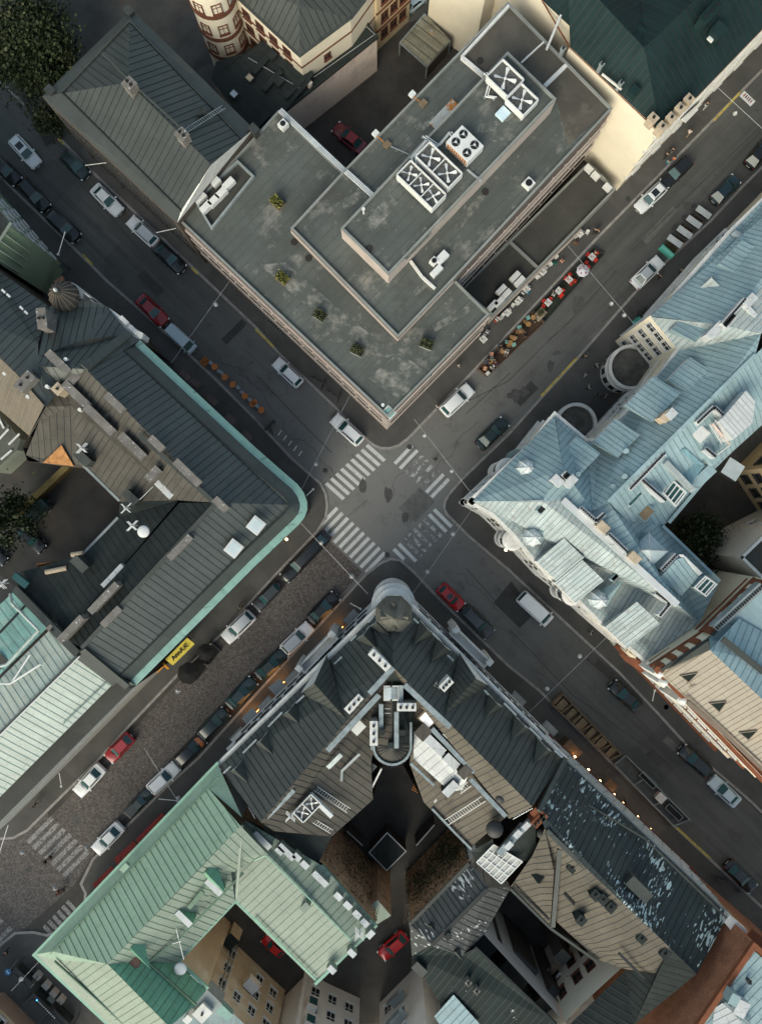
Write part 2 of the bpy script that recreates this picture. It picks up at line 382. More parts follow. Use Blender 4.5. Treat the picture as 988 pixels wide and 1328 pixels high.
class Bld:
    def __init__(s, name, label, pts, cat='building', group=None):
        c = sum((Vector((p[0], p[1], 0)) for p in pts), Vector()) / len(pts)
        s.e = thing(name, (c.x, c.y, 0), label, cat, group); s.o = s.e.location.copy(); OUT[s.e.name] = [Vector((p[0], p[1])) for p in pts]
    def part(s, mb, name, parent=None, smooth=False): return mb.build(name, parent or s.e, s.o, smooth)
    def chim(s, pt, z0, z1, L, Wd, ang=A1, m=None, pots=2, cap=None):
        p = T(pt, z1)[0]; mb = MB(); m = m or chimm
        mb.box((p.x, p.y, z0), (L, Wd, z1 - z0), ang, m); mb.box((p.x, p.y, z1), (L + .14, Wd + .14, .1), ang, cap or m)
        o = s.part(mb, 'chimney'); mp = MB()
        for k in range(pots):
            t = (k + .5) / pots - .5
            mp.cyl((p.x + math.cos(ang) * L * t, p.y + math.sin(ang) * L * t, z1 + .1), min(.16, Wd * .35), .25, acd, 8)
        if pots: s.part(mp, 'flue', o)
        return o
    def dormer(s, pt, z, outdir, w, h, Ln, m, ms, wallm, gl=None):
        """gabled dormer: front face at pt, ridge running back into the roof"""
        p = T(pt, z)[0]; d = Vector((math.cos(outdir), math.sin(outdir), 0)); sd = Vector((-d.y, d.x, 0)); up = Vector((0, 0, 1))
        a, b_, t = p - sd * w / 2, p + sd * w / 2, p + up * h; rb = t - d * Ln
        a2, b2 = a - d * Ln * .15, b_ - d * Ln * .15
        mb = MB(); mb.roof([a, t, rb], m, None); mb.roof([b_, rb, t], m, None)
        mb.face([a - up * .6, b_ - up * .6, b_, t, a], wallm)
        o = s.part(mb, 'dormer')
        g = MB(); e = d * .03
        g.face([p - sd * w * .25 + e, p + sd * w * .25 + e, p + sd * w * .12 + up * h * .5 + e, p - sd * w * .12 + up * h * .5 + e], gl or glass); s.part(g, 'pane', o)
        return o
    def skylight(s, pt, z, w, l, ang, tilt=0, m=None, fm=None, h=.25):
        p = T(pt, z)[0]; mb = MB(); mb.box((p.x, p.y, z - h), (w, l, h), ang, fm or frame_w)
        o = s.part(mb, 'skylight'); g = MB(); g.box((p.x, p.y, z + .003), (w * .78, l * .78, .03), ang, m or glasss); s.part(g, 'pane', o)
        return o
    def bar(s, name, txt, w, h, m):
        mb = MB(); P = T(txt)
        for a, b in zip(P[:-1], P[1:]): mb.beam(a, b, w, h, m)
        return s.part(mb, name)
    def ladder(s, a, b, w, m, step=.35):
        a, b = T(a)[0], T(b)[0]; d = (b - a); L = d.length; d.normalize(); sd = d.cross(Vector((0, 0, 1))).normalized() * w / 2; mb = MB()
        mb.beam(a + sd, b + sd, .06, .06, m); mb.beam(a - sd, b - sd, .06, .06, m)
        for k in range(1, int(L / step)): mb.beam(a + d * k * step + sd, a + d * k * step - sd, .05, .05, m)
        return s.part(mb, 'roof_ladder')
# ------------------------------------------------------------ ground, streets, pavements
mb = MB(); mb.face([(-400,-400,-.03),(400,-400,-.03),(400,400,-.03),(-400,400,-.03)], court); struct(mb, 'ground')
g_ = lambda s: [Vector((p.x, p.y)) for p in T(s)]
# carriageways (sheets): the two streets meet at the crossing
def sheet(name, s, z, m):
    mb = MB(); mb.face([(p.x, p.y, z) for p in g_(s)], m, [(p.x, p.y) for p in g_(s)]); return struct(mb, name)
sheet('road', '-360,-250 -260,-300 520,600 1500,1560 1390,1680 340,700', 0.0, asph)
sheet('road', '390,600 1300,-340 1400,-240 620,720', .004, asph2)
sheet('cobbled_road', '416,690 470,742 130,1095 95,1150 20,1215 -60,1300 -330,1560 -440,1420 -60,1190 -200,1050 -120,980 60,1050 65,1060', .008, cobm)
# pavement blocks, outlines follow the kerbs
BL = {
 'north': '-260,-145 80,184 119,224 249,348 332,427 363,462 427,523 475,572 484,579 494,583 506,583 518,579 530,570 617,480 773,312 988,93 1300,-225 700,-800 -200,-700',
 'west': '-360,-125 30,255 107,330 140,363 180,398 234,447 277,487 330,540 380,594 417,626 424,640 426,655 424,672 413,690 358,747 287,825 234,874 174,937 127,989 65,1050 37,1078 18,1088 -20,1090 -300,1080 -800,600',
 'south': '474,743 494,728 507,723 520,725 537,740 570,775 660,862 701,895 878,1073 988,1175 1400,1570 700,2100 -200,1800 -180,1420 -50,1290 0,1224 20,1208 45,1207 62,1211 82,1203 100,1186 109,1172 110,1158 104,1146 120,1113 167,1067 214,1020 257,981 330,900',
 'east': '580,641 575,650 574,660 578,668 607,697 658,740 802,874 852,927 892,971 969,1038 1300,1350 1700,900 1300,-100 988,214 958,244 918,287 838,360 798,405 746,465 701,514 660,560 597,621',
}
for nm, s in BL.items():
    P = g_(s); mb = MB(); mb.prism(P, -.03, .12, pave, pave); struct(mb, 'pavement')
    mb = MB(); I = offset(P, .34)
    n = len(P)
    for k in range(n):
        a, b, c, d = P[k], P[(k + 1) % n], I[(k + 1) % n], I[k]
        if max(a.length, b.length) > 190: continue
        mb.face([(a.x, a.y, .126), (b.x, b.y, .126), (c.x, c.y, .126), (d.x, d.y, .126)], kerbm)
        e = (a - d).normalized() * .006; f = (b - c).normalized() * .006
        mb.face([(a.x + e.x, a.y + e.y, 0), (b.x + f.x, b.y + f.y, 0), (b.x + f.x, b.y + f.y, .126), (a.x + e.x, a.y + e.y, .126)], kerbm)
    struct(mb, 'kerb')
# inner yards are darker tarmac
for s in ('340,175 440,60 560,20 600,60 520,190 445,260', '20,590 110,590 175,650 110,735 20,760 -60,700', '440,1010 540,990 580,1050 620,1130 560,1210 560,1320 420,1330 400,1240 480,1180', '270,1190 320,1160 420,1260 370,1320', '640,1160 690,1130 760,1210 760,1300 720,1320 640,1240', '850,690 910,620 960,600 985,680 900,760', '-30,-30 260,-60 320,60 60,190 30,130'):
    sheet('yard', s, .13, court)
# ------------------------------------------------------------ painted markings
def crossing(s0, s1, lv, n, wpx, m, half=(), z=.014, good=()):
    a, b = T(s0)[0], T(s1)[0]; v = T(lv)[0] - T('Z0,0')[0]; mb = MB(); d = (b - a).normalized() * wpx
    for k in range(n):
        p = a.lerp(b, k / (n - 1)); q = p + v * (.62 if k in half else 1)
        mb.face([(x.x, x.y, z) for x in (p - d / 2, p + d / 2, q + d / 2, q - d / 2)], whitep if k in good else m)
    return struct(mb, 'crosswalk_marking')
crossing('E436,740', 'E278,888', '23,20.5', 9, .50, whitep)
crossing('E612,742', 'E754,872', '-22.5,23.5', 8, .48, wornp, good=(0, 1, 6, 7))
crossing('H322,-4', 'H506,170', '-24.5,25.5', 10, .50, whitep)
crossing('H697,2', 'H540,155', '22.5,22.5', 9, .50, wornp, (8,), good=(0, 1, 7, 8))
crossing('J205,212', 'J345,340', '-32,32', 7, .62, fadep)
crossing('J262,535', 'J172,630', '11.5,12.5', 6, .55, fadep)
crossing('J10,607', 'J78,668', '-24,26', 3, .6, fadep)
def line(s, w, m, z=.016, name='road_marking'):
    P = T(s); mb = MB()
    for a, b in zip(P[:-1], P[1:]):
        d = (b - a).normalized(); n = Vector((-d.y, d.x, 0)) * w / 2
        mb.face([(x.x, x.y, z) for x in (a - n, b - n, b + n, a + n)], m)
    return struct(mb, name)
for s in ('E5,290 E75,360', 'D745,52 D770,77', 'D322,0 D362,42', 'F268,402 F128,552', 'C905,355 C798,470', 'A228,540 A252,562', 'G1,1 G2,2'):
    if s[0] != 'G': line(s, .3, yelp, .132)
line('L655,248 L785,368', .3, yelp, .132)
for k in range(5): line('E%d,%d E%d,%d' % (105 + 20 * k, 683 + 20 * k, 92 + 20 * k, 702 + 20 * k), .16, whitep)
# tar seams along the lanes
tar = mat('tar_seam', (.045,.044,.042), .6, .2, 1)
for s in ('E820,620 E990,460', 'w-10,1110 w290,960 w560,690 w660,600 w780,470 w988,245', 'C480,975 C700,760 C980,490', 'H820,230 H990,420', 'A300,700 A560,985', 'I10,470 I250,720 I620,985', 'E10,470 E190,660 E300,770'):
    line(s, .10, tar, .010)
# trench repairs and crazed patches
dkp = mat('repair_asphalt', (.062,.06,.056), .9, .2, .6); ltp = mat('worn_asphalt', (.145,.14,.13), .9, .25, .5, stain=[((.10,.097,.09),.9,.5,.15,.7)])
for s, m_ in (('h0,700 h112,560 h262,770 h165,862', dkp), ('E560,985 E640,905 E700,960 E625,1040', ltp), ('w790,690 w930,560 w950,580 w820,710', ltp), ('D560,60 D640,140 D610,165 D535,85', dkp), ('D860,330 D940,250 D960,270 D880,350', dkp), ('F20,560 F90,490 F120,520 F50,590', dkp), ('C520,930 C640,800 C660,815 C540,950', ltp), ('I330,560 I420,640 I395,665 I305,585', dkp), ('I620,880 I700,955 I680,975 I600,900', ltp), ('A360,560 A470,670 A450,690 A340,580', ltp), ('L560,-60 L610,-10 L585,15 L535,-35', dkp)):
    line_ = g_(s); mb = MB(); mb.face([(p.x, p.y, .007) for p in line_], m_); struct(mb, 'road_patch')
ro = random.Random(9)
oil = mat('oil_stain', (.066,.064,.06), .8, .3, 2, wear=((.099,.097,.091), 1.6, .53), soft=.12)
for kz, (s, r_) in enumerate((('w738,462', 1.3), ('w565,858', .6), ('w600,780', .5), ('f385,65', .9), ('f430,45', .8), ('F25,545', .9), ('F60,535', .7), ('F165,430', .7), ('E60,690', .8), ('D450,85', 1.3), ('D100,140', 1.0), ('I330,575', .9), ('H585,30', .8), ('L880,280', 1.1), ('I150,800', .8), ('G690,640', .6), ('J300,220', .9), ('E420,900', .9), ('E520,930', 1.0), ('C700,800', .9))):
    p = T(s)[0]; mb = MB(); a0 = ro.uniform(0, 3); mb.face([(p.x + r_ * ro.uniform(.5, 1) * math.cos(a0) * math.cos(q * .5236) * 1.5 - r_ * .6 * math.sin(a0) * math.sin(q * .5236), p.y + r_ * ro.uniform(.5, 1) * math.sin(a0) * math.cos(q * .5236) * 1.5 + r_ * .6 * math.cos(a0) * math.sin(q * .5236), .0125 + kz * .0003) for q in range(12)], oil); struct(mb, 'oil_stain')
rc = random.Random(4)
for k in range(16):
    p = Vector((rc.uniform(-1, 1) * 34, 0, 0)); a_ = rc.choice((A1, A2)) ; d_ = Vector((math.cos(a_), math.sin(a_), 0)); q = d_ * rc.uniform(-38, 38) + Vector((-d_.y, d_.x, 0)) * rc.uniform(-3.5, 3.5); mb = MB()
    for j in range(9):
        r_ = q + d_ * .9 + Vector((rc.gauss(0, .35), rc.gauss(0, .35), 0)); dd_ = (r_ - q).normalized(); n_ = Vector((-dd_.y, dd_.x, 0)) * .025
        mb.face([(x.x, x.y, .0115) for x in (q - n_, r_ - n_, r_ + n_, q + n_)], tar); q = r_
    struct(mb, 'road_crack')
# manholes
for k, s in enumerate(('E602,747', 'E275,838', 'H515,178', 'H377,262', 'H822,48', 'k372,578', 'C466,773', 'G690,708', 'J115,412', 'D835,190', 'I612,768', 'u-5,-5', 'C850,300', 'E835,1500')):
    p = T(s)[0]; mb = MB(); mb.cyl((p.x, p.y, .0), .36, .018 if k not in (5, 6, 10, 12) else .137, zincd if k in (3, 7, 9) else frame_d, 18); o = mb.build('manhole_cover'); o['kind'] = 'structure'
# ============================================================ OFFICE BLOCK with stepped flat roofs
lap = mat('felt_lap', (.065,.07,.064), .8, .2, 1)
def office():
    o1 = T('502.5,542 232,286 362,144 445,224 592,366 634,408', 13.8)
    o2 = T('377,297 516,438.5 588,363 793,142 658,4 445,223', 16)
    o3 = T('442,297 503.7,357.5 720.5,129.5 657.5,68.5', 19)
    b = Bld('office_block', 'flat-roofed office block of three stepped felt roofs with fan units on top', o1)
    mb = MB(); mb.wall(o1, .12, 13.8, w_band); mb.wall(o2, .12, 16, w_band); b.part(mb, 'wall'); mb = MB(); d2 = (math.cos(A2), math.sin(A2), 0); mb.roof(o1, r_bit, lap, 1.0, d2, (.05, .012)); mb.roof(o2, r_bit, lap, 1.0, d2, (.05, .012)); b.part(mb, 'roof')
    for s_ in ('E210,15@13.85 ', 'B155,940@13.85 ', 'B895,745@16.05 ', 'B875,235@16.05 ', 'B445,965@19.05 '):
        p = T(s_)[0]; mb = MB(); mb.cyl(p, .42, .02, mat('ponding_stain', (.03,.026,.022), .6), 14); b.part(mb, 'roof_drain')
    lime = mat('lime_bloom', (.30,.285,.25), .9, .2, 1, wear=((.088,.096,.088), .75, .585), soft=.11); mb = MB()
    for s_, z in (('E20,40 E120,30 E330,215 E500,350 E640,310 E650,330 E520,400 E480,395 E230,225', 13.822), ('E690,275 E840,190 E850,215 E700,300', 13.822), ('B430,860 B520,750 B560,790 B460,900', 19.022), ('B300,800 B440,720 B460,750 B310,840', 16.022), ('B780,870 B880,740 B900,760 B800,890', 16.022), ('B830,490 B985,460 B985,500 B840,520', 19.022), ('B620,490 B690,440 B700,470 B640,520', 16.022), ('E600,150 E690,80 E700,100 E620,165', 16.022), ('E440,480 E560,380 E690,470 E560,560', 13.822), ('B560,990 B660,880 B690,905 B590,1010', 19.022)): mb.face([p + Vector((0, 0, 0)) for p in T(s_, z)], lime)
    b.part(mb, 'lime_bloom_stain'); mb = MB(); mb.face(T('B808,235 B985,32 C5,20 C400,420 C235,565 C190,392 C2,212 B893,300', 16.018), mat('brown_felt', (.085,.076,.062), .88, .25, .3, stain=[((.17,.15,.12),.25,.56,.12,.6)])); b.part(mb, 'felt_patch')
    mb = MB(); mb.wall(o3, 15.9, 19, w_conc); mb.roof(o3, r_bit, lap, 1.0, (math.cos(A2), math.sin(A2), 0), (.05, .012)); b.part(mb, 'roof_storey')
    # pale spandrel bands wrapping the street fronts
    for z in (3.2, 5.9, 8.6, 11.3):
        mb = MB(); q = [Vector((p.x, p.y, z)) for p in (o1[5], o1[0], o1[1])]; mb.rim(q, z, .4, .8, w_conc, False); b.part(mb, 'facade_band')
    for z in (4.6, 7.2, 9.8, 12.4):
        mb = MB(); q = [Vector((p.x, p.y, z)) for p in (o2[2], o2[3])]; mb.rim(q, z, .4, .8, w_conc, False); b.part(mb, 'facade_band')
    for pts, z, nm in ((o1, 13.8, 'parapet'), (o2, 16, 'parapet'), (o3, 19, 'parapet')):
        mb = MB(); mb.rim(offset(pts, .13), z, .26, .3, w_roof_conc); b.part(mb, nm)
    mb = MB(); mb.rim([Vector((*p[:2], 15.6)) for p in (o2[0], o2[1], o2[2])], 14.6, .12, .9, w_conc, False); b.part(mb, 'fascia')
    a, c = o1[1], o1[0]; windows(b.e, a, c, (3.7, 7.1, 10.5), 14, 1.6, 1.1, frame_d, margin=.6)
    windows(b.e, o2[2], o2[3], (5.4, 8.9, 12.3), 12, 1.6, 1.0, frame_d, margin=.6)
    windows(b.e, o1[0], o1[5], (7.1, 10.5), 9, 1.6, 1.1, frame_d, margin=.6)
    # white service pipes over the court edge
    for d in (0, 5, 10):
        mb = MB(); mb.tube(T(f'B{95+d},{432-d} B{345+d},{668-d}', 14.4), .12, steel); mb.tube(T(f'B{350+d},{670-d} B{452+d},{762-d}', 16.4), .12, steel); b.part(mb, 'service_pipe')
    b.bar('upstand', 'B803,228@16.05 B888,300@16.05', .4, .45, w_pale); b.bar('upstand', 'B803,226@16.05 B985,28@16.05', .3, .4, w_pale)
    b.bar('pipe_casing', 'C52,246@16.05 C143,162@16.05', .18, .2, w_pale); b.bar('pipe_casing', 'C142,338@16.05 C226,256@16.05', .45, .3, w_pale)
    b.bar('upstand', 'E605,28@16.05 E650,90@16.05 E700,135@16.05', .3, .4, w_pale)
    b.bar('pipe_casing', 'B825,660@19.05 B880,706@19.05', .2, .2, steel)
    b.bar('lightning_cable', 'B555,690@16.1 B470,735@16.1', .06, .06, steel); b.bar('lightning_cable', 'B520,565@16.1 B600,600@16.1', .12, .12, zincd)
    # low annexe with a flat roof between the office and the street
    b.skylight('E523,613', 13.9, 1.1, 1.4, A2, m=r_turq, h=.1)
    for s in ('B612,370', 'B470,522'):
        p = T(s, 16.3)[0]; mb = MB(); mb.box(p, (.7, .6, .4), A2, acw); mb.tube([p, T('B655,405' if s[1] == '6' else 'B515,565', 16.3)[0]], .06, rust); mb.box(T('B655,405' if s[1] == '6' else 'B515,565', 16.1)[0], (.8, .7, .35), A2, woodl); b.part(mb, 'roof_outlet')
    # recessed plant well at the west corner
    mb = MB(); P = T('A762,785 A925,632 A985,690 A825,890', 13.83); mb.face(P, r_bit2); mb.rim(P, 13.83, .25, .5, zincd); b.part(mb, 'plant_well')
    return b
office_b = office()
def annexe():
    P = T('638,411 797,247 762,212 597,376', 3.2)
    b = Bld('annexe', 'low dark felt-roofed annexe squeezed between the office block and the cafe pavement', P)
    mb = MB(); mb.prism(P, .12, 3.2, w_grey, r_bit2); b.part(mb, 'wall')
    mb = MB(); mb.rim(offset(P, .12), 3.2, .28, .5, w_roof_conc); b.part(mb, 'parapet')
    b.bar('upstand', 'w293,65@3.25 w478,238@3.25', .35, .35, w_roof_conc)
annexe()

# roof plant: each unit is a thing that stands on the roof
def cooler(sc, nf, label, z, sz, ang, rows=1):
    c = T(sc, z)[0]; L, Wd, h = sz
    t = thing('cooling_unit', c, label, 'cooling unit', 'rooftop cooling units', ang)
    mb = MB()
    for sx in (-1, 1): mb.box((sx * L / 2, 0, .45), (.12, Wd, h - .45), 0, acw)
    for sy in (-1, 1): mb.box((0, sy * Wd / 2, .46), (L - .14, .12, h - .46), 0, acw)
    mb.build('casing', t)
    g = MB(); g.box((0, 0, .5), (L - .14, Wd - .14, h - .85), 0, mat('coil_grey', (.085,.085,.082), .6, .5, 3)); g.build('coil', t)
    for k in range(nf):
        for r in range(rows):
            x = -L / 2 + L * (k + .5) / nf; y = 0 if rows == 1 else (r - .5) * Wd / 2
            f = MB(); rr = min(L / nf, Wd / rows) * .46
            for q in range(4):
                a = q * math.pi / 2 + .5 + k * .4; w_ = .5
                f.face([(x, y, h - .2), (x + rr * math.cos(a - w_ * .4), y + rr * math.sin(a - w_ * .4), h - .26), (x + rr * 1.08 * math.cos(a), y + rr * 1.08 * math.sin(a), h - .16), (x + rr * math.cos(a + w_ * .4), y + rr * math.sin(a + w_ * .4), h - .1)], acw)
            f.cyl((x, y, h - .22), .16, .12, acw, 10); f.build('fan', t)
        if k: m2 = MB(); m2.box((-L / 2 + L * k / nf, 0, h - .2), (.10, Wd - .14, .2), 0, acw); m2.build('crossbar', t)
    for sx in (-1, 1):
        for sy in (-1, 1): m2 = MB(); m2.cyl((sx * (L / 2 - .15), sy * (Wd / 2 - .15), 0), .08, .5, acw, 8); m2.build('leg', t)
    return t
cooler('B712,665', 2, 'larger white cooling unit with two fans beside the four-fan box', 19, (5.0, 2.2, 1.7), A1)
cooler('B645,740', 3, 'white cooling unit with three star fans on tall legs near the stained roof corner', 19, (5.4, 2.2, 1.7), A1)
cooler('B965,330', 1, 'white square cooling unit near the far end of the top roof', 19, (3.2, 2.6, 1.5), A1)
cooler('C48,412', 1, 'white square cooling unit right on the top roof edge above the lower brown felt', 19, (2.6, 2.4, 1.5), A1)
def fanbox():
    c = T('B811,584', 19)[0]; t = thing('condenser_box', c, 'white condenser box with four round black fans on the top roof', 'condenser', None, A1)
    mb = MB(); mb.box((0, 0, .3), (3.3, 2.5, 1.3), 0, acw); mb.build('casing', t)
    for sx in (-1, 1):
        for sy in (-1, 1):
            f = MB(); f.cyl((sx * .85, sy * .6, 1.6), .48, .06, acd, 20); f.build('fan_opening', t); f = MB(); f.cyl((sx * .85, sy * .6, 1.66), .14, .04, acw, 10)
            for q in range(3): f.beam((sx * .85, sy * .6, 1.665), (sx * .85 + .45 * math.cos(q * 2.09), sy * .6 + .45 * math.sin(q * 2.09), 1.665), .07, .02, zincd)
            f.build('fan', t)
    g = MB(); g.box((0, -1.27, .5), (3.0, .05, .9), 0, rust)
    for k in range(10): g.box((-1.4 + k * .31, -1.31, .5), (.06, .05, .9), 0, acw)
    g.build('grille', t)
fanbox()
for k, (s, lab) in enumerate((('B655,530@19.3 B710,568@19.3 B755,515@19.3 B765,530@19.3', 'white bent pipe run from the four-fan box to the roof edge'), ('B665,545@19.5 B610,610@19.5 B620,650@19.5', 'white pipe rising beside the two-fan cooling unit'), ('B575,655@19.4 B560,700@19.4', 'short white pipe at the corner of the three-fan unit'), ('B890,285@19.3 B915,305@19.3 B895,375@19.3 B930,380@19.3', 'white pipe elbow by the square cooling unit'))):
    P = T(s); o_ = P[0]; t = thing('coolant_pipe', o_, lab, 'pipe', 'white pipes on the top roof'); m2 = MB(); m2.tube([p - o_ for p in P], .09, acw); m2.build('pipe', t); m2 = MB(); m2.tube([p - o_ + Vector((.28, .1, 0)) for p in P], .06, acw); m2.build('return_pipe', t)
    for p in P: m2 = MB(); q = p - o_; m2.box((q.x, q.y, q.z - .3), (.3,.3,.3), A1, zincd); m2.build('bracket', t)
def roof_box(name, s, z, size, ang, m, label, cat, group=None, extra=None):
    c = T(s, z)[0]; t = thing(name, c, label, cat, group, ang); mb = MB(); L, Wd, h = size
    mb.box((0, 0, .1), (L, Wd, h), 0, m); mb.box((0, 0, h + .1), (L * .96, Wd * .96, .05), 0, m); mb.build('casing', t)
    g = MB()
    if extra == 'grille': g.box((0, Wd / 2 + .01, .2), (L * .8, .04, h * .8), 0, acd); g.build('grille', t)
    if extra == 'fan': g.cyl((0, 0, h + .16), min(L, Wd) * .36, .04, acd, 16); g.build('fan_opening', t)
    for sx in (-1, 1): f = MB(); f.box((sx * L * .4, 0, 0), (.1, Wd, .1), 0, steel); f.build('foot', t)
    return t
gr = 'small air conditioners in the roof plant well'
for k, (x, y) in enumerate(((843,715),(893,722),(864,760),(836,788),(806,812),(784,778))):
    roof_box('air_conditioner', f'A{x},{y}', 13.85, (1.5 if k else 1.1, .75, .8), A2, acw, 'small white air conditioner in the sunken plant well at the office roof corner', 'air conditioner', gr, 'grille')
gr = 'air conditioners behind the pavement cafe'
for x, y in ((185,485),(228,460),(240,385),(272,412),(328,300),(357,330)):
    roof_box('air_conditioner', f'w{x},{y}', 3.3, (1.45, .7, .9), A2, acw, 'white air conditioner on the low annexe roof behind the pavement cafe', 'air conditioner', gr, 'grille')
gr = 'split units by the cream wall'
for x, y in ((310,663),(336,690),(382,735)):
    roof_box('air_conditioner', f'C{x},{y}', 3.3, (1.1, .6, .8), A1, acw, 'white split unit in the row at the foot of the cream firewall', 'air conditioner', gr, 'grille')
roof_box('vent_box', 'E725,20', 16, (1.6, .9, .8), A2, acw, 'larger white plant box beside the railing on the middle office roof', 'vent box', None, 'grille')
roof_box('vent_box', 'E705,70', 16, (1.5, .7, .7), A2, acw, 'smaller white plant box nearest the corner of the middle office roof', 'vent box', None, 'grille')
roof_box('vent_box', 'E695,35', 16, (.8, .8, .9), A1, acw, 'squat white vent with a round top among the plant boxes', 'vent box', None, 'fan')
roof_box('vent_box', 'C78,720', 16, (1.1, 1.1, .6), A1, acw, 'lone white vent box by the parapet above the striped brick front', 'vent box', None, 'fan')
roof_box('roof_hatch', 'B962,447', 19, (1.2, 1.3, .35), A1, mat('ice_blue_lid', (.50,.62,.68), .4), 'pale blue hatch lid lying on the top office roof', 'roof hatch')
roof_box('metal_sheet', 'B735,445', 16, (3.9, 1.1, .08), A2, mat('rusted_sheet', (.42,.43,.41), .5, .2, stain=[((.45,.17,.03),.6,.5,.06,1)]), 'long grey metal sheet with an orange rust patch leaning at the top parapet', 'metal sheet')
roof_box('vent_box', 'v487,628', 14, (1.0, .9, .8), A2, acw, 'white vent in the corner where the pipes meet the old brick roof', 'vent box', None, 'fan')
p = T('E498,590', 13.8)[0]; mb = MB(); mb.cyl((0,0,0), .09, 1.3, acw, 8); mb.cyl((0,0,1.3), .2, .15, acw, 10); t = thing('vent_pipe', p, 'short white vent pipe at the sharp street corner of the office roof', 'vent pipe'); mb.build('pipe', t)
p = T('B424,830', 19)[0]; mb = MB(); mb.cyl((0,0,0), .09, 1.3, acw, 8); mb.cyl((0,0,1.3), .2, .15, acw, 10); t = thing('vent_pipe', p, 'short white vent pipe on the top office roof near its stained end', 'vent pipe'); mb.build('pipe', t)
# planters
leafy = mat('yellow_green_leaf', (.17,.17,.045), .7, .35, 3); leafd = mat('dark_leaf', (.035,.05,.02), .7, .4, 2, fine=.2); leafi = mat('ivy_leaf', (.035,.045,.018), .7, .4, 2); leafg = mat('olive_leaf', (.075,.085,.04), .7, .4, 2)
def leaves(mb, n, fn, s, m):
    for _ in range(n):
        c = fn(); a = Vector((random.gauss(0,1), random.gauss(0,1), random.gauss(0,.6))).normalized(); u = a.orthogonal().normalized(); v = a.cross(u); k = s * random.uniform(.6, 1.3)
        mb.face([c + u * k, c + v * k * .6, c - u * k, c - v * k * .6], m)
for k, (s, m, lab) in enumerate((('B90,790', leafy, 'planter of bright yellow-green stonecrop nearest the old brick gable'), ('E110,95', leafy, 'planter of yellow-green stonecrop, second from the service pipes'), ('E255,240', leafg, 'square planter of olive shrub midway along the street parapet'), ('E400,375', leafg, 'square planter of olive shrub nearest the sharp street corner'), ('E668,350', leafg, 'planter of olive shrub standing alone below the middle roof step'))):
    c = T(s, 13.8)[0]; t = thing('planter', c, lab, 'planter', 'shrub planters on the lowest office roof', A1 + .1 * k)
    mb = MB(); mb.box((0,0,0), (1.5, 1.1, .45), 0, woodl if k < 2 else zincd, mat('soil', (.03,.022,.015), .95)); mb.build('trough', t)
    mb = MB(); leaves(mb, 260, lambda: Vector((random.uniform(-.75,.75), random.uniform(-.55,.55), .45 + abs(random.gauss(0,.3)))), .14, m); mb.build('foliage', t)

# ============================================================ HIP-ROOF HOUSE
def hip_house():
    e = '55,125 171,12 329,167 230,289'
    P = T(e, 15); b = Bld('hip_roof_house', 'old brick house under a big hipped tin roof with two stubby ridge chimneys', P)
    mb = MB(); mb.wall(P, .12, 15, w_dark); b.part(mb, 'wall')
    r_dark = mat('old_hip_tin', (.040,.044,.039), .42, .16, .25, streak=.12, spec=.5); I = T('81,121 169,28 314,180 235,274', 15.9); E = T(e, 15); r1 = T('167,107', 19.5)[0]; r2 = T('235.5,174', 19.5)[0]; r3 = T('274,213.5', 19.3)[0]
    mb = MB(); m = r_dark
    mb.roof([E[0], E[1], I[1], I[0]], m); mb.roof([E[1], E[2], I[2], I[1]], m); mb.roof([E[3], E[0], I[0], I[3]], m)
    mb.roof([I[0], I[1], r1], m, seam); mb.roof([I[1], I[2], r3, r1], m, seam); mb.roof([I[0], r1, r3, I[3]], m, seam)
    mb.face([E[2], E[3], I[3], r3, I[2]], w_pale); b.part(mb, 'roof')
    mb = MB(); mb.face([E[3] + Vector((.05,-.05,.1)), E[2] + Vector((.05,-.05,.1)), r3 + Vector((.05,-.05,.12))], w_pale); b.part(mb, 'gable')
    mb = MB(); mb.rim([I[0], I[1], I[2]], 15.9, .10, .2, r_slate, False); mb.rim([I[0], I[3]], 15.9, .14, .22, r_dark, False); b.part(mb, 'snow_guard')
    b.bar('ridge_rail', 'A400,210@18 A505,315@19.6 A705,500@19.6', .16, .2, r_slate); b.ladder('A720,510@19.3', 'A870,415@16.2', .5, zincd)
    b.chim('A503,325', 18.6, 20.7, 1.15, 1.15, A1, chimm, 2); b.chim('A707,522', 18.6, 20.7, 1.15, 1.05, A1, chimm, 2)
    b.dormer('A798,430', 17.0, A2, 1.1, .8, 1.3, r_dark, seam, r_dark)
    for s in ('A500,40', 'A195,350', 'A985,500'): b.chim(s, 14.2, 15.6, 1.0, .8, A1, r_dark, 0)
    windows(b.e, P[3], P[0], (1.6, 4.9, 8.2, 11.5), 10, 1.1, 1.8, frame_d)
hip_house()

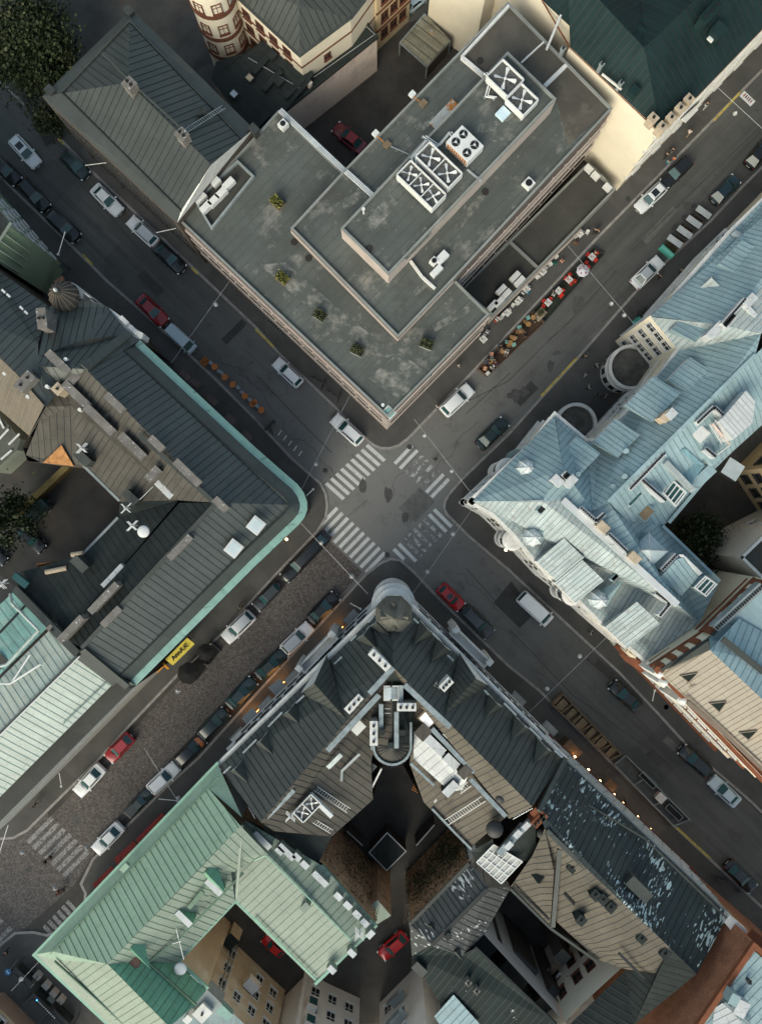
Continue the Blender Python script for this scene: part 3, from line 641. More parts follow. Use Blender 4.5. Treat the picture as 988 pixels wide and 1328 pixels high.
# ============================================================ NORTH COURT: cream tower house, old yard wing, carport
w_str = mat('brown_string_course', (.15,.06,.035), .85, .2, 1)
def tower_house():
    P = T('388.7,72 454.5,23.7 500,-40 330,-130 262,-44', 13)
    b = Bld('tower_house', 'cream house with brown string courses and a round corner tower', P)
    mb = MB(); mb.wall(P, .12, 13, w_cream); b.part(mb, 'wall')
    mb = MB(); E = T('388.7,73@13 456,23@13 505,-40@13 330,-130@13 262,-46@13'); r1 = T('388,8', 16.2)[0]; r2 = T('389,-70', 17.5)[0]
    mb.roof([E[4], E[0], r1, r2], r_slate, seam); mb.roof([E[0], E[1], r1], r_slate, seam); mb.roof([E[1], E[2], r2, r1], r_slate, seam); b.part(mb, 'roof')
    mb = MB(); mb.rim([E[4], E[0], E[1], E[2]], 13.0, .3, .18, r_slate, False); b.part(mb, 'cornice')
    windows(b.e, P[4], P[0], (4.4, 7.4, 10.2), 6, 1.1, 1.7, frame_r); windows(b.e, P[0], P[1], (8.5,), 1, .8, 1.2, frame_r, margin=2)
    c = W(302, 75); mb = MB(); c = Vector((c.x, c.y, .12)); mb.cyl(c, 2.75, 16, w_cream, 32); tw = b.part(mb, 'tower', smooth=True)
    for z in (4.2, 8.2, 12.6): mb = MB(); mb.cyl((c.x, c.y, z), 2.9, .35, w_str, 32); mb.cyl((c.x, c.y, z + .35), 2.82, .2, w_str, 32); b.part(mb, 'string_course', tw)
    for z in (5.6, 9.5, 13.4):
        for a in (-118, -72, -28):
            md = win_mesh('w', 1.0, 1.7, frame_r, glass); fo = bpy.data.objects.new('window', md[0]); COL.objects.link(fo); fo.parent = tw
            fo.location = (c.x + 2.74 * math.cos(R(a)) - b.o.x, c.y + 2.74 * math.sin(R(a)) - b.o.y, z); fo.rotation_euler = (0, 0, R(a) - math.pi / 2)
    for z in (3.6, 7.0, 10.4): mb = MB(); mb.rim([Vector((*p[:2], z)) for p in (P[4], P[0], P[1], P[2])], z, .18, .2, w_str, False); b.part(mb, 'string_course')
    # rear wing beside the yard
    Q = T('489,67 530,28 500,-12 452,32'); c2 = Bld('rear_wing', 'cream rear house with brown bands at the head of the yard', Q)
    mb = MB(); mb.prism([Vector(p) for p in Q], .12, 13.5, w_cream2, r_slate); c2.part(mb, 'wall')
    for z in (4.2, 7.8, 11.4): mb = MB(); mb.rim([Vector((*p[:2], z)) for p in (Q[0], Q[1])], z, .2, .3, w_str, False); c2.part(mb, 'string_course')
    windows(c2.e, Q[0], Q[1], (2, 5.4, 8.9), 3, 1.0, 1.8, frame_r, margin=.5)
tower_house()
def yard_wing():
    P = T('327,170 369,145 488.7,49.5 471,25 404,86 398,98 345,50 318,68 280,80 274,104', 7.4)
    b = Bld('yard_wing', 'low black-roofed yard wing with a long pink patched firewall', P)
    mb = MB(); mb.wall(P, .12, 7.4, w_pink); b.part(mb, 'firewall')
    mb = MB(); q = T('327,170@7.4 369,145@7.9 404,104@8.6 398,98@8.8 345,50@8.4 318,68@7.6 280,80@7.4 274,104@7.4'); mb.roof(q[:4] + [q[4], q[5], q[6], q[7]], r_char, seam, dirv=(1,-1,0)); mb.face(T('369,145 488.7,49.5 471,25 404,86 398,98', 7.43), r_char); b.part(mb, 'roof')
    mb = MB(); mb.rim(T('371,144 488.7,49.5 471,25', 7.4), 7.4, .3, .35, r_char, False); b.part(mb, 'parapet')
    b.bar('lightning_cable', 'v625,388@7.9 v935,170@7.9 v865,105@7.9', .07, .07, steel); b.bar('lightning_cable', 'v312,285@8.6 v565,435@8.6', .07, .07, steel)
    b.skylight('v318,382', 8.5, 1.0, .9, A1, m=chimb, fm=frame_d); b.skylight('v241,462', 8.2, 1.0, .9, A1, m=glasss, fm=frame_d)
    for s in ('v430,270', 'v462,400'): b.chim(s, 7.6, 9.0, .9, .9, A2, r_char, 0)
    for s, L in (('v390,300', 4), ('v430,395', 3.2), ('v540,430', 3.4), ('v372,600', 2.6)): b.chim(s, 7.4, 8.7, L, .6, A2, r_char, 0)
    b.chim('v600,375', 7.3, 8.6, 1.5, .9, A2, r_char, 0); b.chim('v612,408', 6, 8.3, .5, .5, A2, w_pink, 0)
yard_wing()
def rear_block():
    P = [W(553,38), W(612,80), W(690,0), W(620,-60)]; b = Bld('rear_firewall_block', 'tall blank cream block standing behind the mossy carport', P); mb = MB(); mb.prism(P, .12, 16, w_cream, r_slate); b.part(mb, 'wall'); mb = MB(); mb.rim(P, 15.9, .3, .3, zincd); b.part(mb, 'eaves_board')
rear_block()
def carport():
    P = T('518.7,53.4 550.4,16.7 583.8,51.8 553.8,85', 3.2); b = Bld('carport', 'mossy sheet-roofed carport standing by the tall cream firewall', P, 'carport')
    mb = MB(); q = T('518.7,53.4@2.9 550.4,16.7@2.9 583.8,51.8@3.5 553.8,85@3.5'); mb.roof(q, mat('mossy_sheet', (.21,.20,.15), .8, .3, .5, streak=.25), r_bit2, 1.2); b.part(mb, 'roof')
    mb = MB(); mb.rim(P, 2.75, .15, .2, zincd); b.part(mb, 'fascia')
    for p in P: mb = MB(); mb.box((p.x, p.y, .1), (.16, .16, 2.8), A2, zincd); b.part(mb, 'post')
    mb = MB(); mb.wall([P[3], P[2]], .1, 2.8, w_dark, False); mb.wall([P[1], P[2]], .1, 2.8, w_dark, False); b.part(mb, 'rear_wall')
    t = thing('lamp_fitting', T('B686,122', 3.4)[0], 'small glowing amber lamp above the carport roof', 'lamp'); mb = MB(); mb.cyl((0,0,0), .12, .1, mat('amber_glow', (.9,.45,.1), .5, emit=((1,.45,.1), 2.5)), 10); mb.build('bulb', t); mb = MB(); mb.cyl((0,0,.1), .2, .06, zincd, 10); mb.build('hood', t)
carport()

# ============================================================ CREAM FIREWALL HOUSE, north-east
def firewall_house():
    P = T('855,171 738,60.5 747,42 700,-2 640,-58 700,-220 1300,-330 1300,-285', 16.5)
    b = Bld('firewall_house', 'cream apartment house with a huge blank firewall and dark teal seamed roof', P)
    mb = MB(); mb.wall(P, .12, 16.5, w_cream); b.part(mb, 'wall')
    E = T('857,173@16.5 739,61@16.5 701,-3@16.5 640,-60@16.5 1300,-285@16.5'); mb = MB()
    k1 = T('835,62', 20)[0]; k2 = T('985,-85', 20)[0]; k3 = T('735,-45', 20)[0]
    m = mat('deep_teal_tin', (.015,.031,.031), .6, .18, .25, streak=.18, spec=.08)
    mb.roof([E[0], E[4], T('1100,-190', 20)[0], k1], m, seam); mb.roof([E[1], E[0], k1, k3], m, seam); mb.roof([k1, T('1100,-190', 20)[0], T('830,-10', 17)[0]], m, seam); mb.roof([k1, T('830,-5', 17)[0], k3], m, seam)
    mb.roof(T('701,-3@16.5 748,43@16.6 783,16@18.2 745,-60@19'), m, seam); mb.roof(T('640,-60@16.5 701,-3@16.5 745,-60@19'), m); b.part(mb, 'roof'); mb = MB(); mb.face(T('748,43@16.6 739,61@16.5 783,16@18.2'), w_cream); b.part(mb, 'stepped_wall')
    mb = MB(); mb.rim([E[4], E[0], E[1], E[2]], 16.35, .12, .12, w_brick2, False); b.part(mb, 'eaves_board')
    for x, y in ((565,458),(600,492),(635,457),(670,420),(705,385)): b.chim(f'C{x},{y}', 16.6, 18.2, .95, .8, A1, chimb, 1)
    b.skylight('C798,140', 18.9, .7, 1.2, A1); b.chim('C820,115', 18.0, 19.6, 1.4, 1.3, A2, m, 0); b.chim('C790,45', 19.4, 21.2, 2.6, 1.0, A2, m, 3); b.chim('C505,130', 18.2, 19.2, 1.6, .8, A2, m, 0)
    b.chim('C492,350', 17.6, 18.5, .9, .9, A1, m, 0)
    for s in ('C365,250', 'C440,322', 'C215,190'): b.chim(s, 16.8, 18.2, .4, .4, A1, zincd, 1)
    b.bar('snow_guard', 'C365,290@17.4 C440,350@17.4', .15, .25, w_white)
    b.bar('rain_pipe', 'C205,62@16.6 C150,195@16.6', .25, .25, w_pale)
    G = P[0]; Q = P[7]; windows(b.e, P[0], P[7], (2, 5.4, 8.8, 12.2), 14, 1.2, 1.8, frame_w, margin=.8)
    for z in (4.2, 8, 11.4, 14.8): mb = MB(); mb.rim([Vector((*p[:2], z)) for p in (P[0], P[7])], z, .4, .25, w_pale, False); b.part(mb, 'string_course')
    for s in ('C975,105', 'C700,440'): mb = MB(); p = T(s, 10)[0]; mb.box(p, (2.2, 1.2, .2), A2, w_pale); mb.rim([p + Vector((x, y, 0)) for x, y in ((-1,-.8),(.9,.9))], 10.2, .1, .9, frame_d, False); b.part(mb, 'balcony')
firewall_house()
# ============================================================ WEST BLOCK
def copper_gutter_block():
    out = '182,441 330,579 373,617 386,628 394,639 398.5,651 398.5,661 395,671 388,680 330,735 177,889'
    O = T(out, 15); b = Bld('corner_block', 'dark seamed-roof corner block edged with a turquoise copper gutter', O)
    ct = T('154,671 156,650.6 107,604 54,600 36,598 30,580 25,742 52,735 109,717', 14.2)
    WO = [Vector((*p, 0)) for p in offset(O + T('100,820 100,500', 15), 1.0)[:11]]; WO[0] = O[0] + Vector((-.55,-.85,0)); WO[10] = O[10] + Vector((-.7,.7,0)); mb = MB(); mb.wall(WO, .12, 15.1, w_dark, False); mb.wall(ct[:6], .12, 14.2, w_dark, False); mb.wall(ct[6:] + ct[:1], .12, 14.2, w_dark, False); mb.wall([O[-1], T('103,847', 15)[0], T('22,764', 15)[0]], .12, 15, w_dark, False); b.part(mb, 'wall')
    I1 = offset(O + T('100,820 100,500', 15), .85)[:11]; I2 = offset(O + T('100,820 100,500', 15), 2.0)[:11]; n = 11
    for I_, d_ in ((I1, .85), (I2, 2.0)):
        for e_, (p_, q_) in ((0, (O[0], O[1])), (10, (O[9], O[10]))):
            u_ = (q_ - p_).normalized(); I_[e_] = Vector((O[e_].x + u_.y * d_, O[e_].y - u_.x * d_)) if ((O[5] + Vector((-9,0,0)) - O[e_]).dot(Vector((u_.y, -u_.x, 0))) > 0) else Vector((O[e_].x - u_.y * d_, O[e_].y + u_.x * d_))
    z1, z2 = 15.12, 16.3
    mb = MB()
    for k in range(n - 1): mb.face([O[k], O[k + 1], Vector((*I1[k + 1], z1)), Vector((*I1[k], z1))], r_turq)
    b.part(mb, 'gutter')
    mb = MB()
    for k in range(n - 1): mb.roof([Vector((*I1[k], z1 - .05)), Vector((*I1[k + 1], z1 - .05)), Vector((*I2[k + 1], z2)), Vector((*I2[k], z2))], r_dark)
    Rw, Rc, Rs = T('112,479@19.6 281,652@19.6 107,840@19.6')
    V = [Vector((*p, z2)) for p in I2]
    mb.roof([V[0], V[1], V[2], V[3], V[4], V[5], Rc, Rw], r_dark, seam)
    mb.roof([V[5], V[6], V[7], V[8], V[9], V[10], Rs, Rc], r_dark, seam)
    mb.roof([O[0], V[0], Rw, T('168,433', 15.4)[0]], r_dark); mb.roof([O[10], V[10], Rs, T('165,888', 15)[0]], r_dark)
    mb.roof(T('112,479@19.6 281,652@19.6 233,649@17.6 82,501@17.6'), r_brown, seam)
    mb.roof(T('281,652@19.6 107,840@19.6 81,827@17.4 233,652@17.4'), r_char, seam)
    mb.wall([p for p in T('82,501 233,649', 17.6)], 16.2, 17.6, r_brown, False); mb.wall([p for p in T('233,652 81,827', 17.4)], 16.2, 17.4, r_char, False)
    mb.roof(T('93,527@16.5 231,649@16.5 156,650.6@14.2 107,604@14.2'), r_brown, seam); mb.roof(T('93,527@16.5 107,604@14.2 54,600@14.2 34,590@14.2 52,545@16'), r_brown, seam)
    mb.roof(T('82,501@16.6 93,527@16.5 231,649@16.5 233,648@16.6'), r_brown); mb.roof(T('82,501@16.6 60,527@17 38,565@15 30,580@14.2 52,545@16 93,527@16.5'), r_brown, seam)
    mb.roof(T('231,650@16.4 81,827@16.4 62,800@15.6 25,742@14.2 52,735@14.2 109,717@14.2 154,671@14.2'), r_char, seam); mb.roof(T('156,650.6@14.2 231,649.5@16.5 154,671@14.2'), r_char)
    mb.roof(T('22,764@14.6 67,809@15.4 81,827@16.4 62,800@15.6 25,742@14.2'), r_char)
    b.part(mb, 'roof')
    mb = MB(); mb.rim(V[:6], z2, .16, .2, seam, False); mb.rim(V[5:], z2 + .004, .16, .2, seam, False); b.part(mb, 'snow_guard')
    # party parapets
    b.bar('party_wall', '110,478@19.7 168,433@15.9', 1.0, .35, r_slate); b.bar('party_wall', '107,840@19.6 165,888@15.4', .7, .5, r_slate)
    b.bar('ridge_cap', 'd150,15@19.7 d640,460@19.7', .5, .14, r_slate); b.bar('ridge_cap', 'd640,460@19.72 G320,540@19.72', .45, .14, r_slate)
    for s, L in (('b735,455', 2.4), ('d262,75', 1.8), ('d460,262', 3.6), ('d672,465', 1.7)): b.chim(s, 17.5, 20.5, L, .7, A1, chimm, 0)
    for s, L in (('b580,0', .1), ('d412,740', 3.3), ('e665,225', 4.2), ('e715,345', 2.6), ('e455,425', 3.6)): 
        if L > 1: b.chim(s, 16.5, 20.1, L, .65, A2, chimm, 0)
    for k, (s, L, a) in enumerate((('b485,290', 3.6, A2), ('b495,410', 3.6, A1), ('b640,565', 4.2, A1), ('b850,735', 3.6, A1), ('d240,270', 1.7, A2), ('b375,198', 3.2, A1))): b.chim(s, 16.0, 18.9 + .11 * k, L, .8, a, chimm, 0)
    b.chim('b373,368', 16.6, 18.6, 1.0, 1.0, A1, chimb, 1)
    for s in ('b600,420', 'b690,560', 'b870,720'): b.dormer(s, 17.4, A2 + math.pi, 2.0, 1.5, 2.6, r_slate, seam, w_dark)
    b.skylight('d898,600', 18.3, 1.6, 1.7, A1 + .1, h=.6); b.skylight('d755,748', 18.3, 1.6, 1.7, A1 + .1, h=.6)
    for s in ('d285,345', 'd335,395'): b.skylight(s, 17.6, 1.2, .7, A1, m=r_white)
    mb = MB(); q = T('b270,835@14.4 b390,722@15.4 b470,858@14.4'); mb.face([q[0] + Vector((.1,-.1,0)), q[2] + Vector((.1,-.1,0)), q[1] + Vector((.1,-.1,0))], w_rust); mb.face([q[0] + Vector((.1,-.1,0)), T('b265,838', 12.6)[0], T('b468,858', 12.6)[0], q[2] + Vector((.1,-.1,0))], w_rust); b.part(mb, 'stone_gable')
    mb = MB(); q = T('c230,650@14 c470,615@14 c480,650@12.4 c270,690@12.4'); mb.face(q, w_rust); b.part(mb, 'stone_gable')
    mb = MB(); mb.tube(T('c295,702 c430,675', 14.5), .3, chimb, 10); mb.tube(T('c460,590 c535,580', 14.5), .3, chimb, 10); b.part(mb, 'drain_pipe')
    for s in ('c835,222', 'c510,650', 'b530,810'): b.chim(s, 14.2, 16.6, 1.9, .9, A1, r_slate, 0)
    for s in ('c720,720', 'c700,830', 'c640,770'): pass
    b.bar('lightning_cable', 'd130,440@16.6 d160,432@16.6 d243,350@17.2', .07, .08, steel)
    b.bar('eaves_gutter', 'c540,20@14.2 c770,245@14.2', .3, .2, zincd); b.bar('eaves_gutter', 'c760,352@14.2 c540,580@14.2', .3, .2, zincd)
    # street windows and shop fronts under the gutter
    OUT[b.e.name] = [Vector((p.x, p.y)) for p in WO] + [Vector((p.x, p.y)) for p in T('100,820 100,500', 15)]; windows(b.e, WO[0], WO[1], (1.4, 4.8, 8.2, 11.4), 12, 1.2, 1.9, frame_d); windows(b.e, WO[9], WO[10], (1.4, 4.8, 8.2, 11.4), 13, 1.2, 1.9, frame_d)
copper_gutter_block()
def dish(s, z, label, m=None, r=.7):
    c = T(s, z)[0]; t = thing('satellite_dish', c, label, 'satellite dish', 'satellite dishes'); mb = MB(); mb.dome((0, 0, .5), r, r * .3, m or acw, 18, 3); mb.build('reflector', t); mb = MB(); mb.cyl((0, 0, 0), .06, .6, steel, 6); mb.build('mast', t)
dish('d188,638', 18.0, 'round white dish on the dark valley of the copper-guttered block')
def antenna(s, z, label, n=3):
    c = T(s, z)[0]; t = thing('antenna_mast', c, label, 'antenna', 'roof aerial masts', A2); mb = MB(); mb.cyl((0, 0, 0), .06, 2.4, acw, 6); mb.build('mast', t)
    for k in range(n): mb = MB(); mb.beam((-.8, 0, 1.4 + .35 * k), (.8, 0, 1.4 + .35 * k), .06, .06, acw); mb.beam((0, -.7, 1.5 + .35 * k), (0, .7, 1.5 + .35 * k), .06, .06, acw); mb.build('crossbar', t)
antenna('d140,600', 17, 'white aerial mast tangled beside the round dish')
antenna('b565,755', 15.6, 'white aerial on the dormer above the orange stone gable')
antenna('d98,490', 16, 'thin white aerial at the yard corner of the dark valley', 2)
antenna('c60,770', 15, 'white aerial on the pale verdigris roof corner')
for k, (x, y, lab) in enumerate(((782,675,'white condenser on the dark yard slope, uppermost of three'), (740,720,'white condenser on the dark yard slope, middle of three'), (697,765,'white condenser on the dark yard slope, lowest of three'))):
    roof_box('air_conditioner', f'c{x},{y}', 16.2, (1.1, .55, .9), A2, acw, lab, 'air conditioner', 'condensers on the dark yard slope', 'grille')

def onion_dome_block():
    O = T('182,441 168,433 140,398 105,387 64,398 0,352 -70,288 -200,420 -60,478 38,565 30,580', 15)
    b = Bld('onion_dome_block', 'dark many-ridged house with a ribbed onion dome over the street corner', O)
    mb = MB(); mb.wall(O, .12, 15, w_dark, False); b.part(mb, 'wall')
    mb = MB(); m = r_dark
    mb.roof(T('-70,288@15 0,352@15 64,398@15 50,445@18 24,487@19 -60,405@19'), m, seam)
    mb.roof(T('-60,405@19 24,487@19 58,526@19 38,565@15 -60,478@15'), mat('buff_tin', (.14,.118,.09), .55, .14, .3, streak=.15), seamt)
    mb.roof(T('64,398@15 105,387@15 140,398@15 110,440@17.5 50,462@18.6'), m, seam); mb.roof(T('140,398@15 168,433@15.4 112,479@19.6 52,475@19 50,462@18.6 110,440@17.5'), m, seam)
    mb.roof(T('50,445@18 50,462@18.6 52,475@19 24,487@19'), m); mb.roof(T('24,487@19 52,475@19 60,527@18.6'), m, seam); mb.roof(T('52,475@19 112,479@19.6 82,501@17.6 60,527@18.6'), m, seam); b.part(mb, 'roof')
    c = T('90,388', 14)[0]; mb = MB(); mb.cyl((c.x, c.y, .12), 1.9, 14.5, w_pale, 20)
    for zz, ra, rb in ((14.6, 1.3, 1.75), (15.2, 1.75, 1.6), (15.9, 1.6, 1.1), (16.6, 1.1, .45), (17.2, .45, .12)):
        n = 20; h = .7 if zz > 15 else .6
        mb.cyl((c.x, c.y, zz), ra, h, r_brown, n, rb)
    tw = b.part(mb, 'dome', smooth=True); mb = MB()
    for k in range(16):
        a = k * math.pi / 8; q = [(1.3, 14.6), (1.77, 15.2), (1.62, 15.9), (1.12, 16.6), (.47, 17.3)]
        for (r0, z0), (r1, z1) in zip(q[:-1], q[1:]): mb.beam((c.x + r0 * math.cos(a), c.y + r0 * math.sin(a), z0), (c.x + r1 * math.cos(a), c.y + r1 * math.sin(a), z1), .09, .06, seamt)
    b.part(mb, 'rib', tw); mb = MB(); mb.dome((c.x, c.y, 17.8), .22, .5, acw, 10, 3); b.part(mb, 'finial', tw)
    # carved white gable fronts towards the street
    mb = MB(); q = T('a530,632 a600,680 a700,735 a760,770 a940,930 a938,955 a880,950 a720,775', 12)
    for s in ('a705,740@14.6 a780,795@15.3 a840,850@15.3 a925,905@14.6 a940,955@13 a880,955@14 a740,800@14', 'a533,635@14.8 a603,682@14.2 a570,668@14.6'):
        P = T(s); mb.prism(P, 12.4, 14.9, w_pale)
    b.part(mb, 'carved_gable')
    for x in (800, 860): mb = MB(); p = T(f'a{x},{x+20}', 14.95)[0]; mb.box(p, (1.2, .5, .25), A1, w_pale); b.part(mb, 'ornament')
    b.chim('a270,805', 16, 19.2, .95, 2.2, A1 + R(50), chimm, 2); b.chim('b160,320', 16.6, 20.2, 2.2, 1.1, A2, chimm, 2)
    for s in ('a28,632', 'a60,660', 'a143,740', 'a173,770'): mb = MB(); mb.box(T(s, 16.6)[0], (.5, .25, .2), A1, acw); b.part(mb, 'snow_guard')
    for s, z in (('b48,275', 17.6), ('b195,422', 18), ('b318,358', 18.3), ('b437,184', 18.6), ('b525,505', 16.8)): mb = MB(); p = T(s, z)[0]; mb.cyl(p, .22, .7, acw, 8); b.part(mb, 'vent_pipe')
onion_dome_block()
def green_house():
    G = T('85,349 20,272 -60,178 -140,250 63,383'); b = Bld('green_house', 'mint green apartment house with white-framed windows on a bare side wall', G)
    mb = MB(); mb.prism(G, .12, 17, w_green, r_char); b.part(mb, 'wall')
    mb = MB(); mb.prism(offset(G, -.5)[:5], 16.6, 17.15, w_greenw, r_char); b.part(mb, 'cornice')
    windows(b.e, G[0], G[1], (1.8, 5.2, 8.6, 12.2), 5, 1.0, 1.7, frame_w, margin=.6)
    for k in range(4): mb = MB(); p = G[4].lerp(G[0], .1 + .22 * k); mb.box((p.x + .12, p.y - .12, 9 + k * .2), (.12, .25, 7.5 - k * .2), A2, w_greenw); b.part(mb, 'pilaster')
    mb = MB(); q = T('a345,565 a400,530 a412,555 a365,600', 3.0); mb.prism(q, 2.6, 3.0, mat('copper_red', (.55,.27,.17), .45, .2, 2, stain=[((.8,.6,.45),2.5,.6,.05,1)])); b.part(mb, 'door_canopy')
    mb = MB(); p = T('a420,480', 4)[0]; mb.box(p, (1.4, .9, .15), A1, frame_d); mb.rim([p + Vector((math.cos(A1) * s, math.sin(A1) * s, 0)) + Vector((.3, .3, 0)) for s in (-.7, .7)], 4.15, .06, .9, frame_d, False); b.part(mb, 'balcony')
    L = T('66,380 0,338 -70,292 -90,330 -60,380 0,372 62,400', 12); c = Bld('pale_green_wing', 'pale green lower wing with a row of tall white windows', L)
    mb = MB(); q = [W(65,398), W(0,350), W(-70,303), W(-80,340), W(0,380), W(60,402)]
    mb.prism(q, .12, 8.5, w_greenw, r_char); c.part(mb, 'wall'); windows(c.e, q[0], q[1], (2.2, 5.4), 5, 1.0, 2.0, frame_w, margin=.4)
green_house()
def yard_things():
    a, c = T('c95,340 c435,20', 2.2); t = thing('yard_wall', (a + c) / 2, 'mossy yellow-brown yard wall crossing the dark courtyard on a slant', 'wall'); o = t.location; mb = MB(); mb.beam(a - o - Vector((0,0,2.1)), c - o - Vector((0,0,2.1)), .5, 2.1, mat('mossy_stone', (.22,.16,.07), .9, .3, .8)); mb.build('masonry', t); mb = MB(); mb.beam(a - o, c - o, .8, .12, mat('mossy_coping', (.20,.15,.055), .9, .35, .6)); mb.build('coping', t)
    P = T('b-40,500 b60,600 b135,690 b110,760 b-40,900', 5); b = Bld('yard_annexe', 'low greenish yard annexe with pale roof bars at the photo edge', P); mb = MB(); mb.prism(P, .12, 5, w_greenw, mat('annexe_felt', (.10,.105,.09), .85, .3, .4)); b.part(mb, 'wall')
    for s in ('b0,560@5.1 b30,620@5.1', 'b0,690@5.1 b60,625@5.1', 'b60,725@5.1 b130,655@5.1', 'b10,820@5.1 b80,760@5.1'): b.bar('roof_bar', s, .25, .15, acw)
yard_things()
def mint_block():
    O = T('150,884@15 172,893@14.6 -60,1126@14.6 -200,1000@14.6 22,764@14.6 67,809@15 103,847@15'); b = Bld('mint_roof_block', 'long pale mint tin roof with a dark grille walkway along the street edge', O)
    mb = MB(); mb.wall(O, .12, 14.6, w_grey); b.part(mb, 'wall')
    mb = MB(); mb.roof(T('103,851@18.3 150,884@15.4 -70,1104@15.4 -70,1020@18.3'), r_mint, seamm, .78)
    mb.roof(T('103,849@18.3 70,812@16.6 -70,950@16.6 -70,1018@18.3'), mat('bleached_mint_tin', (.40,.45,.40), .55, .15, .3, streak=.18, stain=[((.45,.38,.28),.3,.5,.2,.6)]), seamm)
    mb.roof(T('67,809@16.4 22,764@14.8 -70,850@14.8 -70,945@16.4'), r_mint2, seamm, 1.0); b.part(mb, 'roof')
    mb = MB(); mb.face(T('150,884 172,893 -60,1126 -70,1104', 14.7), r_bit2); b.part(mb, 'gutter')
    b.bar('party_wall', '102,850@18.35 -70,1022@18.35', .28, .3, r_slate); b.bar('party_wall', '150,884@15.5 103,848@18.4 22,764@15', .9, .4, r_slate)
    b.bar('ridge_batten', '104,851@18.66 -70,1024@18.66', .12, .1, acw); b.bar('snow_guard', 'e720,735@15.95 e410,1030@15.95', .1, .18, seamm)
    mb = MB()
    P0, P1 = T('e845,785', 14.4)[0], T('J-40,275', 14.4)[0]; d = (P1 - P0); n = 90
    for k in range(n): p = P0 + d * (k / n); mb.beam(p + Vector((-.33,.3,0)), p + Vector((.33,-.36,0)), .06, .05, zincd)
    for o in (-.33, 0, .33): mb.beam(P0 + Vector((o, -o, .06)), P1 + Vector((o, -o, .06)), .05, .06, zincd)
    b.part(mb, 'grille')
    mb = MB(); mb.tube(T('e68,200@17 e78,258@18 e250,432@18 e48,650@18 e-20,668@18'), .17, r_mint, 8); mb.tube(T('e195,588@18 e85,755@17.6'), .1, acw); mb.tube(T('e265,648@18 e70,772@17.6 e-20,772@17.6'), .12, acw); b.part(mb, 'pipe_frame')
    b.bar('pipe_frame', 'e0,450@16.4 e188,250@15.6', .25, .15, r_char)
    mb = MB(); q = T('e-10,560 e60,620 e95,735 e20,770 e-10,760', 16.0); mb.face([p + Vector((0,0,.3)) for p in q], r_bit2); b.part(mb, 'roof_opening'); b.chim('e360,450', 15, 17.4, 2.2, .6, A1, chimm, 2)
    mb = MB(); q = T('e100,60 e190,130 e160,165 e75,95', 15.6); mb.prism(q, 15.2, 15.6, glassb, glassb); b.part(mb, 'roof_light')
mint_block()
